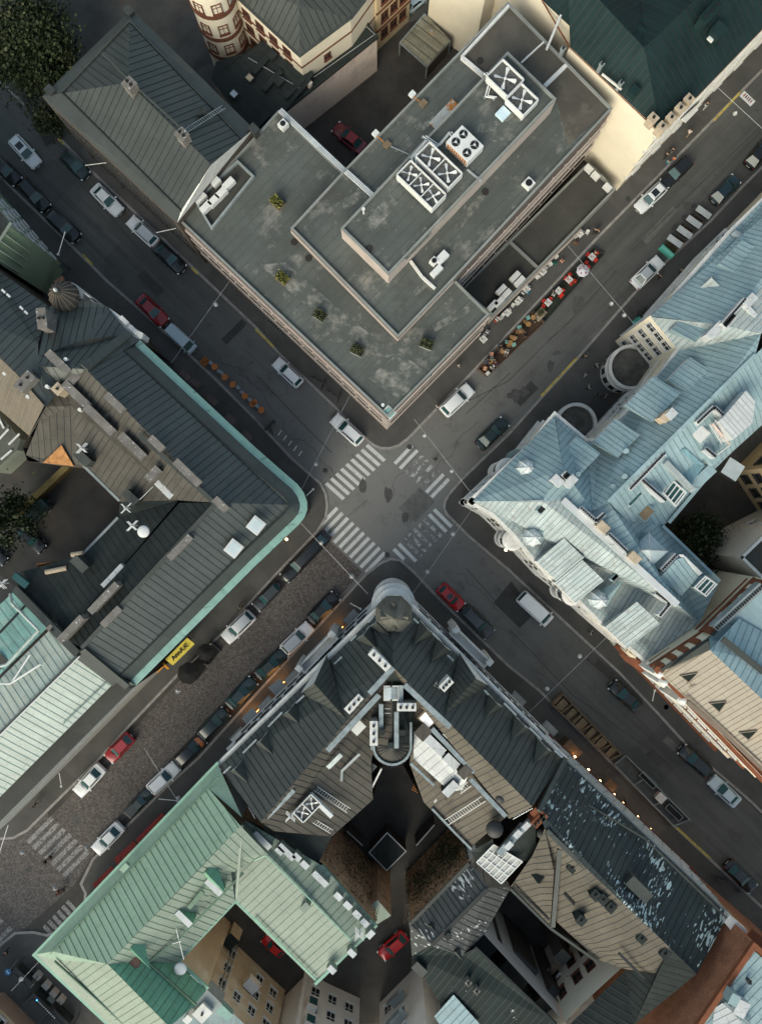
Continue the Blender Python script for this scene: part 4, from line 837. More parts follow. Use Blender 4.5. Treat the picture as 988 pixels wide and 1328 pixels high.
# ============================================================ SOUTH BLOCK
def gable_roof_bay(b, fl, fr, rf, rb, m, wallm):
    """cross gable: front left/right eaves, ridge front, ridge back"""
    mb = MB(); mb.roof([fl, rf, rb], m, seam if m is not r_tan else seamt, .6); mb.roof([fr, rb, rf], m, seam, .6); mb.face([fl, fr, rf], wallm); return b.part(mb, 'cross_gable')
def tower_block():
    O = T('283,993 485.7,794.5 500,783 521,783 534.7,788 731,983', 15); O2 = T('697,1052 611,1101 587,1079 549,1040 523,993 508,996 495,993 483.6,1037 430,1085 340,1063', 14.5)
    b = Bld('tower_corner_block', 'stone-fronted corner block with dark seamed roofs and an eight-sided corner turret', O)
    ct = T('508,996 483.6,1037 430,1085 470,1130 540,1130 611,1101 587,1079 549,1040', 14.3)
    mb = MB(); mb.wall(O, .12, 15, w_pale, False); mb.wall(T('430,1085 483.6,1037 495,994 523,993 549,1040 587,1079 611,1101', 14.3), .12, 14.3, w_dark, False); mb.wall([O[5], T('697,1052', 15)[0]], .12, 15, w_dark, False); b.part(mb, 'wall')
    ap = T('509.3,865', 20)[0]; rw = T('338,1066', 20)[0]; re = T('690,1046', 20)[0]
    V0, V1, V2, V3 = T('284.5,994@15.1 488,797@15.1 533,791@15.1 730,984@15.1'); N0 = T('510,806', 16.6)[0]
    mb = MB(); mb.roof([V0, V1, N0, ap, rw], r_slate, seam); mb.roof([V2, V3, re, ap, N0], r_slate, seam); mb.face([V1, V2, N0], r_slate)
    # slopes to the yard
    mb.roof([ap, T('424,972', 20)[0], rw, T('352,1078@17.9 432,985@17.9 502,886@18')[0]] if 0 else [ap, rw] + T('356,1078@17.8 500,892@17.8'), r_brown, seam)
    mb.roof(T('500,892@17.2 356,1078@17.2 430,1085@14.4 483.6,1037@14.4 481,990@16'), r_brown, seam)
    mb.roof([ap] + T('523,890@17.8 568,947@17.8 660,1062@17.8') + [re], mat('light_brown_tin', (.125,.108,.086), .65, .16, .3, streak=.16, spec=.1), seam)
    mb.roof(T('523,890@17.2 530,912@17 537,960@16.2 609,1100@14.4 655,1060@17.2 568,947@17.2'), MATS['light_brown_tin'], seam)
    mb.face([T('500,892', 17.8)[0], T('500,892', 17.0)[0], T('356,1078', 17.0)[0], T('356,1078', 17.8)[0]], r_char); mb.face([T('523,890', 17.8)[0], T('523,890', 17.0)[0], T('660,1062', 17.0)[0], T('660,1062', 17.8)[0]], r_char)
    mb.roof(T('537,955@16.3 531,990@15.2 549,1040@14.4 587,1079@14.4 611,1101@14.4 622,1050@16'), MATS['light_brown_tin'], seam)
    mb.face([ap + Vector((0,0,-.05)), T('499,893', 17.8)[0], T('524,891', 17.8)[0]], r_char)
    mb.roof(T('338,1066@14.6 356,1079@14.6 430,1085@14.4 413,1119@14.4 345,1078@14.6'), r_char, seam)
    b.part(mb, 'roof')
    # white tin patch
    mb = MB(); mb.roof(T('537,943@17.1 548,946@17.35 606,1008@17.35 600,1024@16.7 584,1027@16.3 536,984@16.3'), r_white, seamw, 1.0); b.part(mb, 'white_roof')
    # apse with rounded end
    ac = T('508.5,966', 17.4)[0]; r = 27.5 * (H - 17.4) / (H * S0); mb = MB(); nose = [Vector((ac.x + r * math.cos(t), ac.y + r * math.sin(t), 17.4)) for t in [math.pi + math.pi * k / 14 for k in range(15)]]
    top = T('536,908@17.4 524,893@17.4 509,880@17.6 495,893@17.4 481,908@17.4'); out = nose + top; mb.wall(out, 10, 17.4, r_brown)
    rd = [T('508.5,882', 18.6)[0], Vector((ac.x, ac.y, 18.3))]
    for k in range(14): mb.roof([nose[k], nose[k + 1], rd[1]], r_brown, None); mb.beam(nose[k] + Vector((0,0,.02)), rd[1] + Vector((0,0,.02)), .07, .05, seam)
    mb.roof([nose[14], top[0], top[1], rd[0], rd[1]], r_char, seam); mb.roof([nose[0], rd[1], rd[0], top[3], top[4]], r_brown, seam); b.part(mb, 'apse')
    mb = MB(); q = offset(nose, .3); mb.rim([Vector((*p, 17.5)) for p in [Vector((ac.x + (r - .3) * math.cos(t), ac.y + (r - .3) * math.sin(t))) for t in [math.pi + math.pi * k / 14 for k in range(15)]]], 17.5, .25, .35, zinc, False); b.part(mb, 'gutter')
    b.bar('gutter', 'm655,475@17.7 m655,650@17.7', .25, .3, zinc); b.bar('gutter', 'm405,490@17.7 m405,650@17.7', .2, .25, zincd)
    # long zinc box gutters
    for s in ('m542,125@20.1 m390,292@20.1', 'm452,300@19.5 m122,655@19.5', 'm615,235@19.8 m905,505@19.8', 'm790,515@18.6 m985,725@18.6', 'n245,640@18 n472,880@18', 'n0,322@18.4 n268,598@18.4', 'l905,580@18.6 l825,660@18.2', 'l600,810@19.4 l425,985@19.4', 'm210,675@18.4 m125,765@18'):
        b.bar('zinc_gutter', s, .62 if 'm452' in s or 'm542' in s or 'm615' in s else .5, .25, zinc)
    for s in ('m465,358@18.8 m465,550@18.6', 'm563,408@19 m563,640@18.8', 'm592,238@19 m592,350@18.9', 'm330,675@17.3 m215,785@16.6 m212,850@16.5', 'm650,735@16.6 m800,875@15.6'): b.bar('zinc_gutter', s, .5 if 'm330' not in s and 'm650' not in s else .3, .25, zinc if 'm330' not in s else zincd)
    b.skylight('m508,292', 18.9, .95, 1.7, 0); b.skylight('m550,292', 18.9, .95, 1.7, 0, m=zinc)
    b.skylight('m320,515', 18.2, 1.3, 1.9, A2 + math.pi / 2, m=acw, fm=r_brown); b.skylight('m763,458', 18.4, 1.5, 1.9, A1 + math.pi / 2, m=mat('lit_skylight', (.85,.85,.85), .3, emit=((1,.97,.92), .35)), fm=woodl)
    for s, z, L, a in (('m455,80', 20.5, 2.6, A1), ('m292,360', 19.8, 2.2, A2), ('m882,235', 19.6, 1.4, A2), ('m628,380', 19.8, 2.0, 0), ('m418,548', 19.4, 2.6, math.pi / 2)): b.chim(s, z - 1.9, z, L, .75, a, mat('white_flue_stack', (.62,.61,.58), .7, .15, 1), 3)
    for s, z, L, a in (('m805,620', 18.6, 2.9, A1), ('m915,570', 18.9, 1.8, A1), ('m915,730', 18.0, 1.9, A1), ('m910,905', 17.4, 1.9, A2), ('n118,700', 17.0, 1.8, A2)):
        p = T(s, z)[0]; mb = MB(); mb.box((p.x, p.y, z - 1.6), (L, 1.0, 1.6), a, r_char, r_white); b.part(mb, 'vent_cowl')
    b.chim('n210,598', 16, 18.6, 1.3, 1.0, A2, r_brown, 0); b.chim('m735,540', 16, 18.6, 1.5, 1.3, A2, r_brown, 0)
    for s in ('m470,540', 'm600,545', 'm525,625'): b.chim(s, 17.6, 19.2, .5, .5, 0, r_char, 0)
    b.ladder('m838,225@19', 'm768,330@17.6', .6, zincd); b.ladder('m488,405@18.9', 'm525,405@18.9', .5, steel); b.ladder('m825,515@18', 'm865,490@18.4', .5, acw); b.ladder('l320,910@17', 'l365,985@17.5', .6, acw); b.ladder('l720,790@17', 'l950,945@16', .6, acw)
    b.ladder('n30,318@18.3', 'n75,290@18.3', .5, acw); b.ladder('n95,920@15.4', 'n330,770@17.2', .7, acw); b.ladder('n505,885@18', 'n630,815@19.5', .7, acw); b.ladder('n170,725@16.5', 'n240,675@17.2', .6, acw); b.ladder('l520,920@17', 'l600,965@17', .5, acw); b.ladder('K218,215@16', 'K300,265@15', .5, acw)
    # cross gables and dormers
    gable_roof_bay(b, *T('389,900@15.3 424,849@15.3 407,886@19.3 449,933@19.9'), r_slate, w_pale); gable_roof_bay(b, *T('596,847@15.3 633,889@15.3 617,880@19.3 577,925@19.9'), r_slate, w_pale)
    for k, s in enumerate(('l570,290', 'l395,475', 'l235,650', 'o320,362', 'o395,290')): b.dormer(s, 15.9, math.pi - A2 + R(90) - R(90) + R(2), 2.3, 1.7, 2.3, r_slate, None, w_pale)
    for k, s in enumerate(('n405,140', 'n575,280', 'n720,425', 'o690,330', 'o790,430')): b.dormer(s, 15.9, A2, 2.3, 1.7, 2.3, r_slate, None, w_pale)
    for s in ('l665,205 l612,255', 'l525,312 l435,405', 'l360,487 l275,572', 'l197,657 l150,702', 'o380,265 o347,300', 'o277,375 o245,408', 'o195,500 o150,542', 'n335,72 n362,102', 'n460,155 n538,232', 'n622,312 n700,388', 'n783,458 n832,502', 'o612,278 o640,305', 'o722,362 o762,402', 'o808,490 o843,523'):
        a, c = s.split(); b.bar('snow_guard', a + '@16.2 ' + c + '@16.2', .2, .22, zinc)
    # street cornices: ledges at several heights
    for z, wd, h in ((14.5, .6, .3), (12.4, .4, .3), (8.2, .5, .35), (4.4, .7, .4)):
        mb = MB(); mb.rim([Vector((*p[:2], z)) for p in O], z, wd, h, w_pale, False); b.part(mb, 'cornice')
    # bowed corner front
    c = W(508.3, 771); cb = MB()
    for z, rr, h in ((.12, 2.3, 3.6), (3.9, 2.55, .4), (8.0, 2.4, .4), (11.0, 2.65, .35)): cb.cyl((c.x, c.y, z), rr, h, w_pale, 40)
    cb.cyl((c.x, c.y, .12), 2.2, 13.2, w_pale, 40); cb.cyl((c.x, c.y, 11.9), 2.6, .25, w_pale, 40); cbo = b.part(cb, 'corner_bow', smooth=True); mp = MB()
    for k in range(26): a0 = math.pi * k / 25; mp.box((c.x + 2.6 * math.cos(a0), c.y + 2.6 * math.sin(a0), 11.36), (.16, .16, .7), a0, w_pale)
    for k in range(13): a0 = math.pi * k / 12; mp.beam((c.x + 2.6 * math.cos(a0), c.y + 2.6 * math.sin(a0), 12.0), (c.x + 2.6 * math.cos(a0 + .26), c.y + 2.6 * math.sin(a0 + .26), 12.0), .2, .12, w_pale)
    b.part(mp, 'balustrade', cbo)
    # balcony bays
    for s, a in (('o60,470', A2), ('o935,440', A1)):
        p = T(s, 9)[0]; mb = MB(); mb.box((p.x, p.y, 4.5), (5.6, .9, 4.6), a, w_pale); mb.box((p.x, p.y, 9.1), (6.0, 1.25, .3), a, w_pale); bay = b.part(mb, 'bay')
        mb = MB(); ca, sa = math.cos(a), math.sin(a); f = lambda u, v: p + Vector((ca * u - sa * v, sa * u + ca * v, 0)); mb.rim([f(-2.9,-.5), f(2.9,-.5), f(2.9,.5), f(-2.9,.5)], 9.42, .22, .8, w_pale); b.part(mb, 'balustrade', bay)
        mb = MB(); mb.box((*f(-2.9, .4)[:2], 4), (.7, .8, 6.9), a, w_pale); b.part(mb, 'pilaster', bay); mb = MB(); mb.box((*f(2.9, .4)[:2], 4), (.7, .8, 6.7), a, w_pale); b.part(mb, 'pilaster', bay)
    for s, a in (('l585,95', A2), ('l415,265', A2), ('o245,275', A2), ('l235,470', A2), ('n555,135', A1), ('n760,325', A1)):
        p = T(s, 4)[0]; mb = MB(); mb.box((p.x, p.y, 3.4), (2.2, 1.0, .2), a, zincd); mb.box((p.x, p.y, 3.61), (1.9, .8, .1), a, w_grey); b.part(mb, 'canopy')
    # octagonal turret
    t = T('510.7,797', 17.5)[0]; mb = MB(); mb.cyl((t.x, t.y, 12), 2.05, 5.0, w_pale, 8); tw = b.part(mb, 'turret')
    mb = MB(); tip = Vector((t.x, t.y, 21.0)); R1 = [Vector((t.x + 2.25 * math.cos(R(22.5 + 45 * k)), t.y + 2.25 * math.sin(R(22.5 + 45 * k)), 17.0)) for k in range(8)]; R2 = [Vector((t.x + 1.75 * math.cos(R(22.5 + 45 * k)), t.y + 1.75 * math.sin(R(22.5 + 45 * k)), 18.2)) for k in range(8)]
    tm = mat('aged_copper_tin', (.13,.125,.105), .5, .3, .8, streak=.2)
    for k in range(8): mb.roof([R1[k], R1[(k + 1) % 8], R2[(k + 1) % 8], R2[k]], tm); mb.roof([R2[k], R2[(k + 1) % 8], tip], tm)
    b.part(mb, 'turret_roof', tw)
    for q in range(4):
        a = R(90 * q + 0); d = Vector((math.cos(a), math.sin(a), 0)); sd = Vector((-d.y, d.x, 0)); p = Vector((t.x, t.y, 18.2)) + d * 1.55; mb = MB(); tp = p + Vector((0,0,1.3)); rb = tp - d * 1.2
        mb.face([p - sd * .6, tp, rb], tm); mb.face([p + sd * .6, rb, tp], tm); mb.face([p - sd * .6, p + sd * .6, tp], w_dark); b.part(mb, 'lucarne', tw)
    windows(b.e, O[0], O[1], (5.2, 9.2), 11, 1.2, 2.0, frame_d); windows(b.e, O[4], O[5], (5.2, 9.2), 11, 1.2, 2.0, frame_d)
    # warm lit shop fronts under the canopies
    lit = mat('lit_shopfront', (.6,.35,.12), .5, emit=((1,.45,.12), 4.5))
    for s0, s1 in (('l470,180', 'l540,120'), ('l300,375', 'l370,305'), ('o150,380', 'o200,330')):
        a, c = T(s0, 2)[0], T(s1, 2)[0]; mb = MB(); nn_ = Vector((-.69, .72, 0)); mb.wall([a, c], .7, 2.3, lit, False); b.part(mb, 'lit_window'); mb = MB(); mb.face([a + nn_ * .9 + Vector((0,0,.75)), c + nn_ * .9 + Vector((0,0,.75)), c - nn_ * 1.2 + Vector((0,0,1.2)), a - nn_ * 1.2 + Vector((0,0,1.2))], zincd); b.part(mb, 'shop_canopy')
    # rooftop heat pump
    b.skylight('l740,740', 16.8, 2.4, 2.2, A2, m=zincd, fm=r_brown); b.chim('l680,690', 15.5, 17.6, 3.2, 2.0, A2, r_brown, 0, r_dark)
    mb = MB(); P = T('m262,840 m350,700 m440,760 m330,900', 15.2); mb.face(P, r_bit); b.part(mb, 'flat_roof')
    b.bar('eaves_gutter', 'm468,770@14.6 m385,935@14.4', .2, .3, w_pale); b.bar('eaves_gutter', 'm870,895@14.6 m805,985@14.6', .2, .3, w_pale); b.bar('eaves_gutter', 'n0,830@14.6 n150,988@14.6 p450,300@14.6', .25, .25, zinc)
    mb = MB(); q = T('m728,865@11 m775,905@10 m735,950@10', 11); mb.face(q, w_rust); b.part(mb, 'stone_wall')
    mb = MB()
    for k in range(6): mb.beam(T(f'm{690-6*k},{845+12*k}', 11)[0], T(f'm{730-6*k},{868+12*k}', 11)[0], .06, .06, rust)
    b.part(mb, 'fire_stair')
tower_block()
cooler('l690,905', 2, 'white heat pump with two black fans on the brown yard-side roof', 16.9, (2.9, 1.6, 1.3), A2)
roof_box('duct', 'l805,930', 16.9, (2.0, .5, .7), A1, acw, 'white duct box next to the heat pump', 'duct')
antenna('l590,940', 17, 'spiky white aerial beside the heat pump')
for s, l in (('n430,750', 'black ball ventilator nearest the snow ladder on the tan yard slope'), ('p890,185', 'black ball ventilator below the orange chimney')):
    c = T(s, 17.5)[0]; t = thing('roof_ventilator', c, l, 'ventilator', 'black roof ventilators'); mb = MB(); mb.cyl((0,0,0), .35, .8, black, 12); mb.dome((0,0,.8), .55, .55, frame_d, 14, 4); mb.build('cowl', t)
c = T('n392,940', 17)[0]; t = thing('roof_ventilator', c, 'largest black ball ventilator beside the glass roof', 'ventilator', 'black roof ventilators'); mb = MB(); mb.cyl((0,0,0), .6, 1.0, black, 12); mb.dome((0,0,1.0), 1.0, 1.0, frame_d, 16, 5); mb.build('cowl', t)
def yard_hut():
    P = T('K445,345 K515,268 K588,340 K513,415', 3.2); b = Bld('yard_hut', 'dark square hut with a pale roof edge in the middle of the ivy yard', P, 'hut')
    mb = MB(); mb.prism(P, .1, 3.2, w_dark, r_char); b.part(mb, 'wall'); mb = MB(); mb.rim(P, 3.2, .12, .12, steel); b.part(mb, 'roof_edge')
yard_hut()
for s, l in (('K358,262 K420,318', 'pale railing on the yard wall next to the heat pump wing'), ('K628,318 K698,238', 'pale railing on the yard wall below the tan slope')):
    a, c = T(s, 3.2); t = thing('yard_railing', (a + c) / 2, l, 'railing'); mb = MB(); o = (a + c) / 2
    mb.beam(Vector((a.x, a.y, .1)) - Vector((o.x, o.y, o.z)), Vector((c.x, c.y, .1)) - Vector((o.x, o.y, o.z)), .25, 3.0, w_dark); mb.build('wall', t); mb = MB(); mb.beam(a - o, c - o, .12, .12, steel); mb.build('rail', t)

def green_block():
    O = T('45,1238 282,990 314,1060 418.5,1123 487,1200 410,1274 305,1171 230.5,1250 268,1284 200,1376 147,1334', 15)
    b = Bld('green_roof_block', 'angled house under a broad pale green seamed tin roof', O)
    wv = T('322,1070 418.5,1123 487,1200', 14.5); mb = MB(); wi = Vector((.62, -.64, 0)); mb.wall([O[10] + wi, O[0] + wi * 1.2, O[1] + wi, O[2]], .12, 15, w_grey, False); mb.wall([O[2], O[3], O[4]], .12, 14.4, w_vine, False); mb.wall([O[4], O[5]], .12, 14.4, w_grey, False); mb.wall([O[5], O[6], O[7], O[8]], .12, 14.4, w_yellow, False); b.part(mb, 'wall')
    g, s_ = r_green, seamg; mb = MB()
    E0, E1 = T('45,1238 282,990', 15); W0 = T('69,1234@16.2 270,1022@16.2 286,1018@16.4'); A = T('140,1250.5@19.2 263,1123@19.2 312,1071@19.2')
    mb.roof([E0, E1, W0[1], W0[0]], g); mb.roof(PL('69,1234@16.2 270,1022@16.2 140,1250.5@19.2 312,1071@19.2 314,1062@18') and [W0[0], W0[1]] + [PL('69,1234@16.2 270,1022@16.2 140,1250.5@19.2 312,1071@19.2')[3], A[0]], g, s_, .85); mb.roof([E1, T('314,1060', 18.4)[0], W0[1]], g)
    gp = mat('pale_green_tin', (.235,.28,.225), .5, .08, .25, streak=.08)  # green roof's lit copy: light on the southern slopes painted as a paler tone
    B0, B1 = T('150,1336@15 73,1247@16', 15); mb.roof([E0, T('76,1245', 16.1)[0], T('165,1340', 16.1)[0], T('150,1338', 15)[0]], gp); mb.roof([T('76,1245', 16.1)[0], A[0], T('220,1332', 19.2)[0], T('165,1340', 16.1)[0]], gp, s_, .85); mb.roof([E0, W0[0], A[0], T('76,1245', 16.1)[0]], g)
    mb.roof([A[0]] + T('220,1332@19.2 252,1304@16.6 194,1247@16.6'), mat('shaded_green_tin', (.15,.33,.21), .5, .14, .25, streak=.14), seamg, .85); mb.roof(T('194,1247@16.4 230.5,1250@14.5 268,1284@14.5 252,1304@16.4'), MATS['shaded_green_tin'], seamg, 1.2)  # deeper green copy paints the shade of north-east slopes and dormers
    mb.roof([A[0], A[1]] + T('300,1130@16.6 194,1247@16.6'), gp, s_, .85); mb.roof(T('300,1130@16.5 305,1171@14.5 230.5,1250@14.5 194,1247@16.5'), gp, s_, .85)
    mb.roof([A[1], A[2]] + T('345,1106@17.2 303,1131@16.6'), gp, s_, .85); mb.roof(T('318,1064@15.5 345,1106@17.2 312,1071@19'), gp); mb.roof(T('318,1064@15.6 420,1124@15.2 487,1200@15.2 455,1217@15.7 345,1106@16.2'), gp, s_, .85)
    mb.roof(PL('305,1171@14.5 410,1274@14.5 455,1217@15.7 345,1106 300,1130'), gp, s_, .85); mb.roof(T('455,1217@15.7 487,1200@15.2 410,1274@14.5'), gp); b.part(mb, 'roof')
    mb = MB(); mb.rim([O[10], O[0], O[1]], 14.9, .35, .22, mint_cap, False); mb.rim([O[5], O[6], O[7], O[8]], 14.35, .3, .22, mint_cap, False); mb.rim(T('418.5,1123 487,1200 410,1274', 14.5), 14.45, .35, .3, mint_cap, False); b.part(mb, 'gutter')
    b.bar('snow_guard', 'J200,735@16.25 J850,50@16.25', .1, .2, seamg); b.bar('snow_guard', 'J215,765@16.2 J480,1005@16.2', .14, .25, seamg); b.bar('valley_gutter', 'J580,770@16.7 J700,675@16.7 J945,425@16.7', .25, .12, seamg); b.bar('snow_guard', 'J585,775@16.7 J765,935@16.7', .16, .25, seamg); b.bar('ridge_rail', 'K0,375@16.9 K45,355@17.3 K375,685@16.7', .12, .15, mint_cap); b.bar('parapet_step', 'K0,595@14.8 K240,838@14.8', .12, .12, mint_cap)
    for s, L in (('J830,482', 2.3), ('J714,604', 2.2)):
        p = T(s, 18.2)[0]; mb = MB(); mb.box((p.x, p.y, 16.4), (L, .7, 1.8), A1, MATS['shaded_green_tin'], r_white); b.part(mb, 'vent_cowl')
    for s in ('K255,450', 'K125,345', 'K98,340', 'K195,395', 'K325,518', 'K362,553', 'K398,588', 'K428,620', 'K30,300', 'K165,365', 'K450,665', 'K378,738', 'K300,802'):
        p = T(s, 16.2)[0]; mb = MB(); L = {'K255,450': 2.2, 'K125,345': 2.4, 'K30,300': 2.6}.get(s, 1.0); mb.box((p.x, p.y, 15.2), (L, .7, 1.0), A1 if L > 1.1 or int(s[1:].split(',')[0]) < 440 else A2, MATS['pale_green_tin'], r_white); b.part(mb, 'vent_cowl')
    b.dormer('J810,400', 17.6, math.pi - A2, 2.4, 1.5, 3.2, MATS['shaded_green_tin'], None, MATS['shaded_green_tin']); b.dormer('J525,690', 17.6, math.pi - A2, 2.4, 1.5, 3.2, MATS['shaded_green_tin'], None, MATS['shaded_green_tin'])
    b.chim('J587,630', 17.2, 18.4, .8, .7, A2, g, 0); b.chim('K198,560', 15.6, 16.8, .9, .7, A2, gp, 0); b.chim('J485,405', 16.6, 17.2, .9, .5, A2, g, 0); b.chim('J885,260', 17.6, 18.4, .4, .4, A2, seamg, 1); b.chim('J615,960', 17.2, 18.4, .4, .4, A2, seamg, 1)
    b.bar('ridge_walk', 'J790,495@18.2 J735,560@17.8', .5, .2, seamg); b.bar('ridge_walk', 'J940,240@18.9 J920,520@17', .3, .12, gp)
    mb = MB(); q = T('K470,625 K530,590 K480,530', 12); mb.prism(T('K468,630 K530,592 K478,530 K440,560', 11.6), .12, 11.6, w_vine, gp); b.part(mb, 'lean_to')
    for s in ('J685,640@17 J715,760@16.6', 'J705,690@17 J670,700@17'): b.bar('aerial_stay', s, .08, .08, acw)
green_block()
dish('J705,788', 15.3, 'white dish at the yard corner of the green roof', r=.75)
dish('J525,760', 17.2, 'brown rusty dish on the pale green slope', mat('brown_dish', (.13,.07,.055), .7, .2, 3), .85)
antenna('K410,625', 15.2, 'tangle of white aerials at the end of the green roof', 4)
# climbing plants on the two yard walls
def ivy(s0, s1, zt, n, label, side):
    a, c = W(*s0), W(*s1); d = (c - a); L = d.length; d.normalize(); nn = Vector((-d.y, d.x, 0)) * side; t = thing('climbing_ivy', (a + c) / 2 , label, 'ivy', 'climbers on the yard walls'); o = t.location; mb = MB()
    blobs = [(random.uniform(0, L), random.uniform(1, zt - 1), random.uniform(.8, 2.4)) for _ in range(16)]
    def f():
        u, z, r = random.choice(blobs); u2 = u + random.gauss(0, r); z2 = z + random.gauss(0, r * 1.6)
        return a + d * min(max(u2, 0), L) + nn * abs(random.gauss(.12, .12)) + Vector((0, 0, min(max(z2, .3), zt))) - o
    leaves(mb, n, f, .13, leafi); leaves(mb, n // 4, f, .12, leafg); mb.build('foliage', t)
    st = MB()
    for _ in range(26):
        u = random.uniform(0, L); p = a + d * u + nn * .05 - o; st.tube([p, p + d * random.uniform(-1,1) + Vector((0,0,zt * .5)), p + d * random.uniform(-2,2) + Vector((0,0,zt * .95))], .03, w_vine, 4)
    st.build('stem', t)
def base(px, py, z): p = T(f'{px},{py}', z)[0]; k = S0; return (494 + p.x * k, 664 - p.y * k)
ivy(base(418.5, 1123, 14.5), base(487, 1200, 14.5), 13.5, 2600, 'dark ivy hanging over the brown wall beside the green roof', 1)

def flake_house():
    O = T('532,1199 609,1118.6 618,1104 632,1120 663,1150 627,1212 735,1330 640,1400 536,1240', 13.7)
    b = Bld('flaking_roof_house', 'yard house with grey roof flaking in white patches above a vine-brown wall', O)
    mb = MB(); mb.wall([O[0], O[1]], .12, 13.7, w_vine, False); mb.wall([O[8], O[0]], .12, 13.7, w_white, False); mb.wall([O[1], O[2], O[3], O[4], O[5], O[6], O[7], O[8]], .12, 13.5, w_white, False); b.part(mb, 'wall')
    mb = MB(); mb.roof(T('530.5,1199@13.7 608,1118@13.7 622,1132@15 632,1152@16.2 560.5,1225@16.2'), r_flake2, seam, .7)
    mb.roof(T('632,1152@16.1 663,1150@14 627,1212@14 600,1240@14.4 562,1228@16.1'), r_flake2, seam, .7); mb.roof(T('608,1118@13.7 618,1104@14 640,1120@15.5 663,1150@14 632,1152@16.2 622,1132@15'), r_brown, seam)
    mb.roof(T('534,1240@14 560.5,1225@16 600,1238@14.4 615,1230@15 722,1326@15 640,1420@12'), mat('spotted_teal_tin', (.018,.027,.027), .5, .2, .3, streak=.18, speck=((.5,.53,.52), 2.8, 1.22), spec=.04), seam)
    b.part(mb, 'roof'); mb = MB(); mb.roof(T('531,1198@13.8 534,1240@14.1 560,1225@16'), r_flake2); b.part(mb, 'hip_end')
    b.bar('valley_gutter', 'p200,915@16.25 p550,560@16.25', .5, .1, seam); b.bar('eaves_gutter', 'p55,785@13.7 p435,390@13.8', .45, .2, r_slate); b.bar('ridge_cap', 't205,285@15.1 t590,655@15.1', .3, .15, r_char)
    for s in ('K683,615', 'K690,650', 'K780,715'): b.dormer(s, 14.6, A2 + R(80), 1.2, 1.0, 1.2, r_slate, None, r_slate)
    b.chim('K640,800', 12.6, 14.6, 1.6, .9, A1, r_slate, 0); b.chim('p300,860', 15.2, 16.6, .6, .5, A2, r_char, 0); b.chim('t172,455', 14.4, 15.3, .5, .5, A2, chimm, 1); b.chim('t212,495', 14.4, 15.3, .5, .5, A2, chimm, 1)
    # glazed stair roof and zinc box bridge
    mb = MB(); P = T('p483,385@16.6 p592,272@16.9 p775,380@16.9 p640,522@16.6'); mb.face(P, mat('wired_glass', (.42,.42,.40), .25, .3, 1.2, stain=[((.22,.2,.17),.9,.55,.1,.7)])); gl = b.part(mb, 'glass_roof')
    mb = MB()
    for k in range(7): mb.beam(P[0].lerp(P[3], k / 6) + Vector((0,0,.01)), P[1].lerp(P[2], k / 6) + Vector((0,0,.01)), .12, .09, acw)
    for k in range(4): mb.beam(P[0].lerp(P[1], k / 3) + Vector((0,0,.012)), P[3].lerp(P[2], k / 3) + Vector((0,0,.012)), .12, .09, acw)
    b.part(mb, 'glazing_bar', gl)
    mb = MB(); mb.roof(T('p605,325@17.2 p775,135@17.6 p865,70@17.6 p860,360@15.5 p775,382@16'), r_char); mb.roof(T('p445,320@15 p585,240@16.8 p605,325@16.5 p483,385@15.5'), r_char); b.part(mb, 'bridge_roof')
    b.bar('zinc_gutter', 'p622,328@17.8 p862,78@17.8', .75, .3, zinc); b.bar('ridge_cap', 'p770,130@17.8 p600,330@17.5', .3, .2, r_slate)
    for s in ('p690,280', 'p745,205', 'p800,155'): b.chim(s, 17.9, 18.5, .8, .5, A2, r_white, 0)
    windows(b.e, O[8], O[0], (3, 6.5, 9.6), 1, 1.0, 1.7, frame_d, margin=.2)
flake_house()
ivy(base(532, 1199, 13.7), base(609, 1118.6, 13.7), 12.8, 3000, 'dark ivy on the brown wall below the flaking grey roof', 1)
t = thing('brick_stack', T('p885,115', 19.6)[0], 'orange brick chimney with small pots where the dark roofs meet', 'chimney', None, A2); mb = MB()
mb.box((0,0,-2.2), (1.9,.9,2.2), 0, w_brick2); mb.box((.2,.7,-2.4), (.9,1.0,2.2), 0, w_brick2); mb.build('shaft', t)
for k in range(4): m2 = MB(); m2.cyl((-.7 + .46 * k, 0, 0), .16, .35, acd, 8); m2.build('pot', t)

